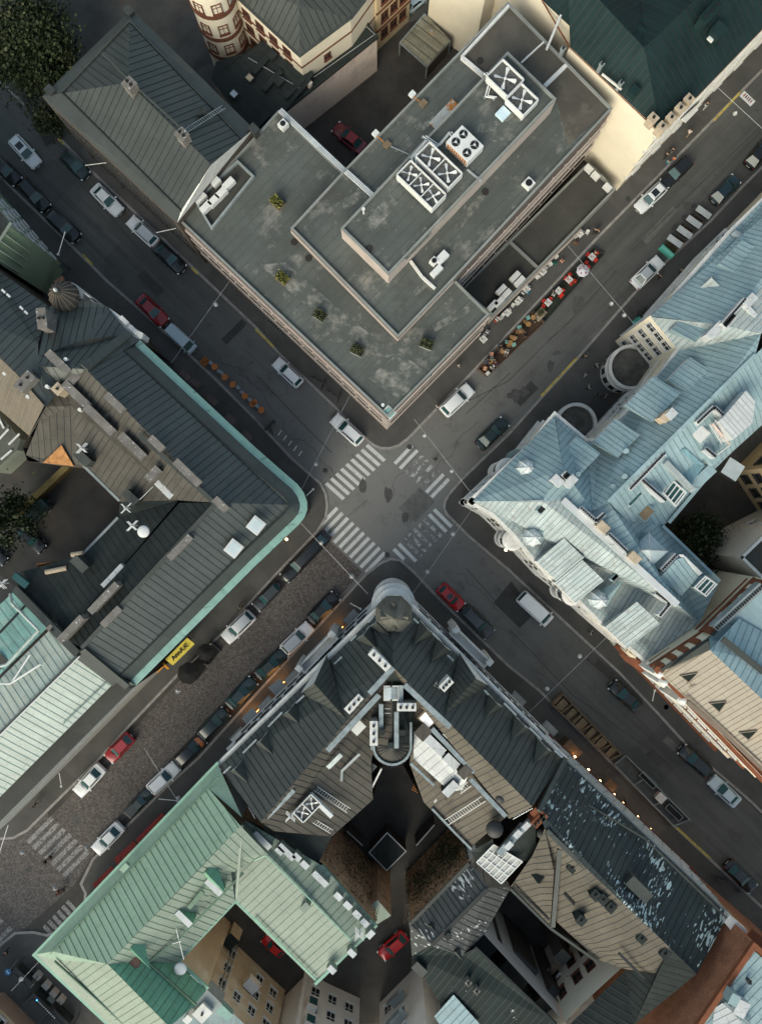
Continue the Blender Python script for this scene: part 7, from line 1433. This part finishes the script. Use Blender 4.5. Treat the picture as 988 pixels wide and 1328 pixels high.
parasol('w740,285', .85, mat('lilac_canvas', (.58,.56,.62), .8, .08, 1), 'lilac-white parasol with small red marks over the red-chair deck', .27, clothm['red'])
deck('cafe_deck', 'G728,605 G822,512 G862,548 G772,660', .12, mat('black_decking', (.022,.021,.02), .9, .25, 1.5), 'black kerbside deck under the two black parasols', frame_d)
black_c = mat('black_canvas', (.014,.014,.014), .9, .2, 1)
parasol('G748,625', 1.5, black_c, 'larger black parasol beside the yellow awning', .02); parasol('G812,545', 1.15, black_c, 'black parasol closer to the white off-roader', .02); 
t = thing('planter', T('w490,530', .27)[0], 'cream planter with a leafy shrub dividing the two cafe decks', 'planter', None, A2); mb = MB(); mb.box((-.1,-.1,0), (1.6,1.1,.6), 0, chimb); mb.build('trough', t); mb = MB(); leaves(mb, 260, lambda: Vector((random.gauss(0,.3), random.gauss(0,.25), .65 + abs(random.gauss(0,.25)))), .10, leafg); mb.build('foliage', t)
# row of white chairs and tables along the annexe wall
gch = 'white chairs along the annexe wall'
for x, y in ((590,172),(553,220),(528,240),(490,287),(472,302),(415,362),(382,398),(372,440),(350,440),(340,468),(315,482),(290,515),(252,545),(240,560),(155,648),(135,672),(118,690),(755,10),(790,15),(715,40)): chair(f'w{x},{y}', A2 + random.choice((0, 3.14)) + random.uniform(-.3,.3), 'white', 'white cafe chair in the row against the annexe wall', gch)
for x, y, c in ((585,210,'green'),(630,195,'peach'),(415,395,'blue'),(720,80,'brown')): chair(f'w{x},{y}', A2, c, {'green': 'single green chair in the white row by the annexe', 'peach': 'single peach chair pulled out from the white row', 'blue': 'single blue chair in the white row by the annexe', 'brown': 'single brown chair at the far end of the white row'}[c], None)
for x, y in ((350,455),(280,530),(128,700),(505,270),(402,380),(740,28)): table(f'w{x},{y}', A2, 'white', 'white cafe table in the row against the annexe wall', 'white tables along the annexe wall')
t = thing('pennant_board', T('w215,572', .13)[0], 'small board in red, white and blue stripes by the annexe corner', 'board', None, A2); mb = MB(); 
for k, c in enumerate(('red', 'white', 'navy', 'white', 'red')): mb.box((-.3 + .15 * k, 0, .3 + .003 * k), (.15,.5,.5), 0, clothm[c])
mb.build('board', t); mb = MB(); [mb.box((x,0,0), (.05,.5,.3), 0, frame_d) for x in (-.3,.3)]; mb.build('foot', t)
t = thing('low_fence', T('w160,590 w745,5')[0].lerp(T('w745,5')[0], .5), 'grey low fence separating the cafe chairs from the sunken annexe', 'fence'); o = t.location.copy(); a, c = T('w158,592', .12)[0], T('w748,2', .12)[0]; mb = MB(); mb.beam(a - o, c - o, .22, .9, w_conc); mb.build('rail', t)
# orange terrace on the north-west street
gch = 'chairs on the orange kerbside terrace'; gt = 'orange tables on the kerbside terrace'
for x, y in ((838,440),(877,480),(908,508),(955,553),(985,583)): table(f'D{x},{y}', 0, 'orange', 'round orange table in the kerbside row on the north-west street', gt, .01)
table('E30,607', 0, 'orange', 'round orange table at the crossing end of the kerbside row', None, .01); table('E3,578', 0, 'orange', 'round orange table in the kerbside row on the north-west street', gt, .01)
for x, y in ((823,425),(856,457),(868,467),(928,520),(943,537),(973,566)): chair(f'D{x},{y}', A1 + random.uniform(-.3,.3), 'grey', 'pale grey chair between the orange kerbside tables', gch, .01)
chair('E15,592', A1, 'grey', 'pale grey chair between the orange kerbside tables', gch, .01)
t = thing('planter', T('D798,418', 0)[0], 'orange-brown box planter at the top end of the orange kerbside tables', 'planter', None, A1); mb = MB(); mb.box((0,0,0), (.9,1.1,.7), 0, rust, mat('orange_bloom', (.42,.17,.06), .9, .3, 4)); mb.build('trough', t); mb = MB(); leaves(mb, 120, lambda: Vector((random.uniform(-.4,.4), random.uniform(-.5,.5), .72 + abs(random.gauss(0,.08)))), .08, rust); mb.build('foliage', t)
t = thing('low_barrier', T('E60,665')[0], 'dark barrier closing the crossing end of the orange terrace', 'barrier', None, A2); mb = MB(); mb.box((0,0,.1), (1.8,.15,.9), 0, frame_d); mb.build('panel', t); mb = MB(); [mb.box((x,0,0), (.3,.4,.1), 0, frame_d) for x in (-.8,.8)]; mb.build('foot', t)
# wooden deck with four long tables
deck('cafe_deck', 'j592,105 j655,140 j410,402 j345,345', .16, wood, 'brown plank deck with four white tables on the north-east street', woodl)
for k, (x, y) in enumerate(((598,138),(537,200),(477,265),(415,322))): table(f'j{x},{y}', A1 + .15, 'long', ('white table on the plank deck, nearest the teal hatchback', 'white table on the plank deck, second from the teal hatchback', 'white table on the plank deck, third from the teal hatchback', 'white table on the plank deck, nearest the turquoise planter')[k], 'long tables on the plank deck', .18)
gb = 'benches on the plank deck'
for k, (x, y) in enumerate(((575,160),(515,222),(455,288),(570,112),(505,185),(445,250))):
    t = thing('bench', T(f'j{x},{y}', .18)[0], 'dark bench beside a white table on the plank deck', 'bench', gb, A1 + .15); mb = MB(); mb.box((0,0,.42), (2.0,.35,.05), 0, frame_d); mb.build('seat', t); [(_m := MB(), _m.box((s_ * .8,0,0), (.08,.3,.42), 0, frame_d), _m.build('leg', t)) for s_ in (-1, 1)]
t = thing('planter', T('j368,385', .02)[0], 'turquoise planter trough at the end of the plank deck', 'planter', None, A1 + .05); mb = MB(); mb.box((0,0,0), (2.2,.65,.7), 0, mat('turquoise_trough', (.10,.47,.36), .5, .1, 1)); mb.box((0,0,.7), (1.9,.35,.02), 0, mat('turquoise_lid', (.2,.55,.46), .5)); mb.build('trough', t); mb = MB(); leaves(mb, 160, lambda: Vector((random.uniform(-1,1), .7 + random.gauss(0,.2), .5 + abs(random.gauss(0,.2)))), .1, leafd); mb.build('foliage', t)
t = thing('cafe_bench', T('j175,822', .13)[0], 'turquoise bench on the pavement below the cream re-entrant wall', 'bench', None, A2); mb = MB(); mb.box((0,0,.4), (1.3,.5,.08), 0, MATS['turquoise_trough']); mb.build('seat', t); mb = MB(); [mb.box((x,0,0), (.1,.45,.4), 0, frame_d) for x in (-.5,.5)]; mb.build('leg', t)
# timber terrace stalls on the south-east street
def slat_terrace(s, label, m, n, rail, furn):
    P = T(s); c = sum(P, Vector()) / 4; t = thing('timber_terrace', c, label, 'terrace'); mb = MB(); mb.prism([p - c for p in P], 0, .15, m); mb.build('platform', t)
    for k in range(n + 1):
        a, b = P[0].lerp(P[1], k / n) - c, P[3].lerp(P[2], k / n) - c; q = MB(); q.beam(a + Vector((0,0,.15)), b + Vector((0,0,.15)), .12, .85 if rail else .4, woodl if rail else zincd); q.build('partition', t)
    for a, b in ((P[0], P[1]), (P[3], P[2])): q = MB(); q.beam(a - c + Vector((0,0,.15)), b - c + Vector((0,0,.15)), .14, .8, woodl if rail else zincd); q.build('side_rail', t)
    return P
P = slat_terrace('I165,750 I390,965 I432,945 I207,712', 'long timber terrace of open stalls below the white street cornice', mat('worn_deck', (.12,.10,.075), .85, .25, 1), 6, True, True)
for k in range(6):
    c = P[0].lerp(P[1], (k + .5) / 6).lerp(P[3].lerp(P[2], (k + .5) / 6), .5); t = thing('picnic_table', (c.x, c.y, .15), 'bare wood picnic table in a stall of the long timber terrace', 'table', 'tables in the timber stalls', A2); mb = MB(); mb.box((-.1,0,.7), (1.5,.75,.06), 0, woodl); mb.build('tabletop', t)
    for s_ in (-1, 1): q = MB(); q.box((s_ * .55 - .1,0,0), (.08,.6,.7), 0, woodl); q.build('leg', t)
    for s_ in (-1, 1): q = MB(); q.box((-.1, s_ * .62, .42), (1.4,.25,.05), 0, wood if k % 2 else clothm['tan']); q.build('bench_seat', t)
P = slat_terrace('L410,0 L640,238 L700,212 L455,-35', 'grey kerbside terrace with a railing near the yellow kerb line', mat('grey_deck', (.11,.105,.095), .85, .25, 1), 3, False, False)
t = thing('terrace_counter', T('L585,125', .15)[0], 'pale square counter in the middle of the grey kerbside terrace', 'counter', None, A1); mb = MB(); mb.box((0,0,0), (1.1,1.0,.9), 0, w_conc, w_pale); mb.build('cabinet', t); mb = MB(); mb.box((0,0,.9), (1.25,1.15,.05), 0, w_pale); mb.build('worktop', t)
for k, (x, y, lab) in enumerate(((540,60,'dark trough bench on the upper half of the grey kerbside terrace'), (640,185,'dark trough bench at the lower end of the grey kerbside terrace'))): t = thing('trough', T(f'L{x},{y}', .15)[0], lab, 'trough', None, A1); mb = MB(); mb.box((0,0,0), (2.6,.8,.5), 0, frame_d, black); mb.build('box', t); mb = MB(); mb.rim([Vector(v) for v in ((-1.3,-.4,0),(1.3,-.4,0),(1.3,.4,0),(-1.3,.4,0))], .5, .08, .06, zincd); mb.build('lip', t)
t = thing('garden_shed', T('I232,918', .12)[0], 'brown wooden kiosk roof against the turret house front', 'kiosk', None, A1); mb = MB(); mb.box((0,0,0), (2.2,1.5,2.2), 0, wood); mb.build('wall', t); mb = MB(); mb.box((0,0,2.2), (2.5,1.8,.12), 0, mat('kiosk_board', (.16,.10,.06), .7, .2, 1.5)); mb.build('roof', t)
t = thing('hoarding', T('L385,65', .12)[0], 'slanted brown board by the flaking roof house front', 'board', None, A1); mb = MB(); mb.box((0,0,1.9), (1.5,1.1,.1), 0, wood); mb.build('board', t); mb = MB(); [mb.box((x,y,0), (.08,.08,1.9), 0, wood) for x in (-.6,.6) for y in (-.4,.4)]; mb.build('leg', t)
# warm globe lamps along the house front
glow = mat('warm_globe', (.95,.75,.5), .4, 0, fine=0, emit=((1,.55,.22), 14.0))
for k, (x, y, z, lab) in enumerate((('L313',25,3,'warm globe lamp nearest the turret house, uppermost of the string'), ('L357',69,3,'warm globe lamp beside the slanted brown board'), ('L412',122,3,'warm globe lamp, third down the flaking house front'), ('L446',155,3,'warm globe lamp by the person in black'), ('L503',208,3,'warm globe lamp, fifth down the flaking house front'), ('L553',256,3,'warm globe lamp, sixth down the flaking house front'), ('L600',302,3,'warm globe lamp, last of the string towards the yellow line'), ('I260',963,3,'warm globe lamp by the wooden kiosk'), ('H975',160,3.4,'warm lamp on the pale blue house by the crossing corner'), ('H125',118,3.4,'amber lamp on the pavement edge beside the limousine'))):
    c = T(f'{x},{y}', z)[0]; t = thing('wall_lamp', c, lab, 'lamp', 'warm lamps on the house fronts'); mb = MB(); mb.dome((0,0,0), .17, .17, glow, 12, 3); mb.cyl((0,0,-.12), .12, .12, glow, 12, .17); mb.build('globe', t); q = MB(); q.beam((0,0,-.12), (-.5 if x[0] != 'H' or y > 150 else -.5, -.4 if x[0] == 'L' or x[0] == 'I' else .4, -.1), .05, .05, frame_d); q.build('bracket', t)
# awnings and signs
red_c = mat('red_awning', (.22,.028,.022), .8, .12, .7, streak=.1); yel_c = mat('yellow_awning', (.66,.53,.07), .7, .08, 1)
def awning(s0, s1, out, m, label, z=3.0):
    a, c = T(s0, z)[0], T(s1, z)[0]; d = (c - a).normalized(); nn = Vector((-d.y, d.x, 0)); nn = nn if nn.dot(-(a + c) / 2) > 0 else -nn; ctr = (a + c) / 2; t = thing('shop_awning', ctr, label, 'awning'); mb = MB(); A, C = a - ctr, c - ctr
    up = Vector((0,0,.5)); mb.face([A, C, C - nn * out + up, A - nn * out + up], m); mb.face([A - Vector((0,0,.2)), C - Vector((0,0,.2)), C, A], m); mb.build('canvas', t)
    for p in (A, C): q = MB(); q.beam(p, p - nn * out + Vector((0,0,-.1)), .05, .05, frame_d); q.build('arm', t)
    return t
awning('J525,297', 'J630,190', 1.6, red_c, 'longest red awning on the green-roofed house, nearest the pickup'); awning('J442,372', 'J520,300', 1.7, red_c, 'middle red awning on the green-roofed house'); awning('J360,470', 'J435,397', 1.3, red_c, 'small red awning nearest the faded crossing')
t = awning('G672,608', 'G757,524', 1.25, yel_c, 'yellow awning lettered AnnA.K below the copper gutter', 3.0)
a, c = T('G672,608', 3)[0], T('G757,524', 3)[0]; cu = bpy.data.curves.new('awning_lettering', 'FONT'); cu.body = 'AnnA.K'; cu.size = .9; cu.align_x = 'CENTER'; cu.align_y = 'CENTER'; cu.extrude = .01; cu.offset = .02
tmp_ = bpy.data.objects.new('awning_lettering', cu); COL.objects.link(tmp_); me_ = bpy.data.meshes.new_from_object(tmp_.evaluated_get(bpy.context.evaluated_depsgraph_get())); bpy.data.objects.remove(tmp_); me_.materials.clear(); me_.materials.append(black); lo_ = bpy.data.objects.new('awning_lettering', me_); COL.objects.link(lo_); dd = (c - a).normalized(); nn = Vector((dd.y, -dd.x, 0)); 
mat3 = Matrix((dd, (-nn * 1.25 + Vector((0,0,.5))).normalized(), Vector((0,0,1)))).transposed(); lo_.parent = t; lo_.matrix_local = Matrix.Translation(-nn * .62 + Vector((0,0,.40))) @ mat3.to_4x4()
t = thing('shop_sign', T('G622,618', 3)[0], 'small orange angled sign beside the yellow awning', 'sign', None, A2); mb = MB(); mb.box((0,0,-.2), (1.3,.5,.4), 0, mat('orange_sign', (.62,.27,.02), .5)); mb.build('panel', t); mb = MB(); mb.box((.75,-.35,-.2), (.3,1.1,.4), 0, MATS['orange_sign']); mb.build('side_panel', t)
t = thing('street_banner', T('C930,383', 4)[0], 'white banner with red and blue stripes hung over the street', 'banner', None, A1); mb = MB(); mb.box((0,0,-.03), (2.0,.9,.06), 0, acw); mb.build('board', t)
for k in range(5): q = MB(); q.box((-.6 + .3 * k, .05, .032), (.16,.5,.02), 0, clothm['red'] if k % 2 == 0 else clothm['navy']); q.build('printed_mark', t)
# hung street lamps: a wire from house to house with lamps on it
def hung(wire, lamps, label, z=8.0):
    P = T(wire, z); c = sum(P, Vector()) / len(P); t = thing('hanging_street_lamp', c, label, 'street lamp', 'street lamps hung on wires'); mb = MB(); mb.tube([p - c for p in P], .022, steel, 5); mb.build('wire', t)
    for s in lamps.split():
        p = T(s, z)[0] - c; q = MB(); q.cyl((p.x, p.y, p.z - .45), .30, .2, steel, 16, .18); q.cyl((p.x, p.y, p.z - .25), .18, .2, acw, 12, .1); q.dome((p.x, p.y, p.z - .06), .1, .07, acw, 10, 2); q.build('lamp_head', t)
hung('D892,104 D665,422', 'D836,191', 'street lamp on a wire from the office block to the ice-blue minivan')
hung('E372,544 E183,912', 'E237,813', 'street lamp on a wire just before the crossing by the rounded copper corner')
hung('E620,640 E842,928', 'E661,701 E767,840', 'pair of street lamps on a wire over the worn zebra by the pale blue corner')
hung('H180,55 H440,330', 'H258,132 H378,263', 'two street lamps on a wire over the cobbles above the limousine')
hung('H615,328 H845,0', 'H671,246 H771,98', 'pair of street lamps on a wire over the crossing by the turret')
hung('I380,502 I85,788', 'I283,575 I156,702', 'pair of street lamps on a wire above the timber terrace')
hung('w670,90 F495,275', 'F407,187 F457,232', 'pair of street lamps on a wire over the cafe street')
hung('C815,340 C1010,520', 'C888,434', 'street lamp on a wire beside the striped banner')
hung('J560,-60 J690,145', 'J690,140', 'street lamp wire end at the pale green eaves'); hung('r340,305 r100,560', 'r170,478', 'street lamp on a wire above the dark stalls at the green roof corner')
for s, z, lab in (('G690,708', 6, 'round lamp over the cobbles near the yellow awning'), ('J82,350', 6, 'round lamp over the small cobbled junction'), ('J210,490', 6, 'pale lamp over the cobbled junction by the red-topped person'), ('J333,333', 6, 'small white lamp above the end of the faded crossing')):
    hung(s + ' ' + s[0] + ','.join(str(float(v) + 6) for v in s[1:].split(',')), s, lab, z)
# flagpoles sticking out from the fronts
for s, z, lab in (('A425,630 A338,646', 9, 'white flagpole angled from the brick house front'), ('A690,885 A613,906', 9, 'white flagpole at the corner of the office block'), ('A228,988 A257,905', 9, 'white flagpole reaching over the off-roader by the green house'), ('J240,88 J235,36', 7, 'white flagpole below the mint roof by the white saloon'), ('J690,145 J622,135', 8, 'white flagpole on the green-roofed house near the pickup'), ('H412,388 H374,366', 9, 'white flagpole on the turret house beside the black saloon'), ('J0,345 J37,238', 8, 'long white flagpole at the junction below the mint roof'), ('k298,472 k280,532', 9, 'white flagpole below the brick stepped gable'), ('E228,912 E205,935', 6, 'short white flagpole at the rounded copper corner')):
    a, c = T(s, z); t = thing('flagpole', a, lab, 'flagpole', 'flagpoles on the house fronts'); mb = MB(); mb.tube([Vector((0,0,0)), c - a + Vector((0,0,.3))], .05, acw, 6); mb.build('pole', t); q = MB(); q.dome(c - a + Vector((0,0,.3)), .09, .1, acw, 8, 2); q.build('finial', t); q = MB(); q.box((0,0,-.15), (.25,.25,.3), 0, steel); q.build('bracket', t)
# bicycles and motor scooters by the kerb
def bike(s, rz, label, group, z=.12):
    c = T(s, z)[0]; t = thing('bicycle', c, label, 'bicycle', group, rz)
    for x in (-.5, .5):
        q = MB(); n = 14
        for k in range(n): a0, a1 = 6.283 * k / n, 6.283 * (k + 1) / n; q.beam((x + .33 * math.cos(a0), 0, .34 + .33 * math.sin(a0)), (x + .33 * math.cos(a1), 0, .34 + .33 * math.sin(a1)), .04, .04, black)
        q.build('wheel', t)
    q = MB(); q.tube([(-.5,0,.34), (-.15,0,.34), (.35,0,.8), (.5,0,.34)], .025, frame_d); q.tube([(-.5,0,.34), (-.22,0,.82), (.35,0,.8)], .025, frame_d); q.tube([(-.15,0,.34), (-.22,0,.9)], .025, frame_d); q.build('frame', t)
    q = MB(); q.box((-.24,0,.9), (.26,.14,.06), 0, black); q.build('saddle', t); q = MB(); q.tube([(.32,-.28,1.0), (.36,0,1.0), (.32,.28,1.0)], .02, black); q.build('handlebar', t)
for k, (s, a) in enumerate((('E240,484', .3), ('E270,506', 1.9), ('E300,538', .2), ('E330,556', 2.0), ('A385,590', .4), ('A490,715', 1.8), ('A340,545', .6))): bike(s, A1 + a, 'dark bicycle leaning by the wall on the north-west street', 'bicycles on the north-west street')
for k, (s, a) in enumerate((('F520,225', .1), ('F500,240', .4), ('L452,150', .9), ('L890,480', .2))): bike(s, A2 + a, ('dark bicycle by the cream wall nearest the turquoise bench', 'dark bicycle behind the turquoise bench on the pavement', 'dark bicycle under the warm lamps', 'dark bicycle by the parked black saloon near the flaking roof')[k], None)
bike('L805,445', A1, 'bicycle with pale baskets standing by the kerb of the flaking house', None); bike('L825,440', A1 + .5, 'second bicycle crossed over the one with pale baskets', None)
t = thing('bicycle_rack', T('E85,285', .12)[0], 'dark bicycle rack with hoops beside the office block', 'bicycle rack', None, A1); mb = MB(); mb.beam((-1.6,0,.1), (1.6,0,.1), .08, .06, frame_d); mb.build('rail', t)
for k in range(8): q = MB(); q.tube([(-1.5 + k * .43,-.3,.05), (-1.5 + k * .43,-.3,.6), (-1.5 + k * .43,.3,.6), (-1.5 + k * .43,.3,.05)], .025, zincd); q.build('hoop', t)
# dark stalls and gear in the lane at the green roof corner
def stall(s, size, label, m=frame_d, rz=A1): 
    c = T(s, .12)[0]; t = thing('market_stall', c, label, 'stall', 'dark stalls in the side lane', rz); mb = MB(); L, w_, h = size; mb.box((0,0,h), (L, w_, .15), 0, m); mb.box((0,0,h + .15), (L * .7, w_ * .5, .12), 0, m); mb.build('roof', t)
    for x in (-1, 1):
        for y in (-1, 1): q = MB(); q.box((x * (L / 2 - .1), y * (w_ / 2 - .1), 0), (.1,.1,h), 0, m); q.build('post', t)
    q = MB(); q.box((0,0,0), (L * .8, w_ * .35, .9), 0, r_char); q.build('counter', t)
stall('r230,390', (3.2, 2.6, 2.5), 'dark flat-roofed stall nearest the green roof corner'); stall('r390,600', (3.4, 2.4, 2.6), 'dark flat-roofed stall in the middle of the side lane'); stall('r560,740', (3.4, 2.4, 2.5), 'dark flat-roofed stall lowest in the side lane')
for k, (x, y, c) in enumerate(((340,410,w_grey),(415,490,w_grey),(480,555,w_conc),(540,612,w_conc),(280,470,leafd),(455,610,zincd))): 
    t = thing('crate', T(f'r{x},{y}', 3.0)[0] if 0 else T(f'r{x},{y}', .12)[0], ('grey crate beside the uppermost dark stall', 'grey crate between two dark stalls', 'pale crate, third along the side lane', 'pale crate nearest the lowest dark stall', 'dark green bin among the dark stalls', 'dull metal crate under the green eaves')[k], 'crate', None, A1); mb = MB(); mb.box((0,0,0), (.95,.7,.8), 0, zincd if c is leafd else c); mb.build('box', t); mb = MB(); mb.box((0,0,.8), (1.0,.75,.06), 0, c if c is not leafd else r_green); mb.build('lid', t)
t = thing('neon_sign', T('r400,715', 3.2)[0], 'row of pale bulbs with a blue end lamp over the side lane', 'sign'); 
bl = mat('blue_neon', (.1,.5,.9), .4, emit=((.08,.45,1), 3)); pb = mat('pale_bulb', (.7,.75,.75), .4)
for k in range(11): p = T(f'r{318 + 15*k},{640 + 15*k}', 3.2)[0] - t.location; q = MB(); q.dome(p, .1, .1, bl if k == 0 else pb, 8, 2); q.build('bulb', t)
q = MB(); q.beam(T('r318,640', 3.1)[0] - t.location, T('r470,795', 3.1)[0] - t.location, .1, .06, frame_d); q.build('beam', t)
t = thing('round_sign', T('r72,398', 3)[0], 'round blue sign at the pavement corner of the side lane', 'sign'); mb = MB(); mb.cyl((0,0,0), .42, .06, mat('sign_blue', (.03,.16,.33), .4), 18); mb.build('disc', t); mb = MB(); mb.box((0,0,.06), (.12,.5,.02), .6, acw); mb.build('mark', t); mb = MB(); mb.cyl((0,0,-2.9), .04, 2.9, steel, 8); mb.build('post', t)
for s, lab in (('d830,22', 'pink-grey awning block at the upper part of the copper gutter front'),): pass
ga = 'grey shop canopies under the copper gutter'
for s in ('D825,565', 'D897,640', 'D960,705', 'D720,470', 'D760,500'):
    t = thing('shop_canopy', T(s, 3)[0], 'small grey-pink shop canopy under the turquoise copper gutter', 'canopy', ga, A1); mb = MB(); mb.box((0,0,0), (1.5,.8,.12), 0, mat('dusty_canopy', (.14,.10,.09), .8, .2, 1)); mb.build('panel', t); mb = MB(); mb.box((0,-.45,-.3), (1.4,.1,.3), 0, frame_d); mb.build('bracket', t)

# ============================================================ TREES
barkm = mat('bark', (.05,.038,.028), .9, .3, 2)
def tree(s, h, r, label, n=5200, nb=26, m=(leafd, leafg), group=None, seed=1):
    rnd = random.Random(seed); c = T(s, h * .75)[0]; c.z = .1; t = thing('broadleaf_tree', c, label, 'tree', group); mb = MB(); mb.tube([(0,0,0), (.15,.1,h * .3), (0,.1,h * .5)], (.32,.22), barkm, 10); tips = []
    for k in range(nb):
        a = rnd.uniform(0, 6.28); rr = r * math.sqrt(rnd.uniform(.02, 1)); tips.append(Vector((rr * math.cos(a), rr * math.sin(a), h * (.95 - .35 * (rr / r) ** 2) * rnd.uniform(.78, 1.05))))
    for p in tips[:14]: mb.tube([(0,.1,h * .42), (p.x * .5, p.y * .5, h * .58), tuple(p * .93)], (.12,.05), barkm, 5)
    mb.build('trunk', t); cr = MB()
    for k in range(n):
        p = tips[k % nb]; q = rnd.gauss(0, 1), rnd.gauss(0, 1), rnd.gauss(0, .7); s_ = r * .17 * (1 + .5 * ((k % nb) % 3)); ctr = p + Vector(q) * s_
        a = Vector((rnd.gauss(0,1), rnd.gauss(0,1), rnd.gauss(0,.5))).normalized(); u = a.orthogonal().normalized(); v = a.cross(u); w_ = rnd.uniform(.14, .32); cr.face([ctr + u * w_, ctr + v * w_ * .7, ctr - u * w_, ctr - v * w_ * .7], m[1] if (k % nb) % 4 == 0 else m[0])
    cr.build('crown', t); return t
gt = 'trees in the park corner'
tree('A30,50', 12, 4.8, 'tall leafy tree filling the extreme top corner of the park', gt and 7000, 30, group=gt, seed=3); tree('A125,150', 11, 3.6, 'dark leafy tree close to the grey gable of the hipped house', 7000, 30, group=gt, seed=5); tree('A20,240', 10, 3.8, 'rounded leafy tree at the photo edge below the corner tree', 6000, 26, group=gt, seed=8); tree('A165,285', 9, 2.2, 'smaller leafy tree against the eaves of the hipped house', 4500, 22, group=gt, seed=12); tree('A185,470', 6, 1.7, 'sparse dark street tree beside the hipped house wall', 1800, 14, group=gt, seed=15)
tree('c20,380', 9, 3.0, 'dark bushy tree at the edge of the stone-walled yard', 3500, 18, (leafd, leafd), seed=21)
tree('i590,400', 8, 2.9, 'dark leafy tree in the small courtyard of the pale blue block', 3600, 18, (leafd, leafd), seed=25)
# ------------------------------------------------------------ light, sky, camera
w = bpy.data.worlds.new("World"); scene.world = w; w.use_nodes = True
nt = w.node_tree; bg = nt.nodes['Background']; sk = nt.nodes.new('ShaderNodeTexSky'); sk.sky_type = 'NISHITA'; sk.sun_disc = False
EL, AZ = 34, 203            # low warm evening light from the south-west behind cloud
sk.sun_elevation = R(EL); sk.sun_rotation = R(AZ); sk.air_density = 1.0; sk.dust_density = 3.0; sk.ozone_density = 1.0
hs = nt.nodes.new('ShaderNodeHueSaturation'); hs.inputs['Saturation'].default_value = .78; nt.links.new(sk.outputs[0], hs.inputs['Color'])
tn = nt.nodes.new('ShaderNodeMix'); tn.data_type = 'RGBA'; tn.blend_type = 'MULTIPLY'; tn.inputs[0].default_value = 1; tn.inputs[7].default_value = (.95, 1.03, .95, 1); nt.links.new(hs.outputs[0], tn.inputs[6])   # overcast veil
nt.links.new(tn.outputs[2], bg.inputs[0]); bg.inputs[1].default_value = .15
ld = bpy.data.lights.new('sun', 'SUN'); ld.energy = 1.35; ld.angle = R(42); ld.color = (1, .90, .74)
lo = bpy.data.objects.new('sun', ld); COL.objects.link(lo)
dv = Vector((math.sin(R(AZ)) * math.cos(R(EL)), math.cos(R(AZ)) * math.cos(R(EL)), math.sin(R(EL))))
lo.rotation_euler = dv.to_track_quat('Z', 'Y').to_euler()
cd = bpy.data.cameras.new('camera'); cam = bpy.data.objects.new('camera', cd); COL.objects.link(cam)
cam.location = (0, 0, H); cam.rotation_euler = (0, 0, 0); cd.sensor_fit = 'VERTICAL'; cd.angle = 2 * math.atan(664 / S0 / H)
cd.clip_end = 1500; scene.camera = cam
vs_ = scene.view_settings; scene.display_settings.display_device = 'sRGB'
vs_.view_transform = 'Standard'; vs_.look = 'None'; vs_.exposure = .5; vs_.gamma = 1; vs_.use_curve_mapping = False
scene.cycles.max_bounces = 6; scene.cycles.diffuse_bounces = 3; scene.cycles.use_denoising = True
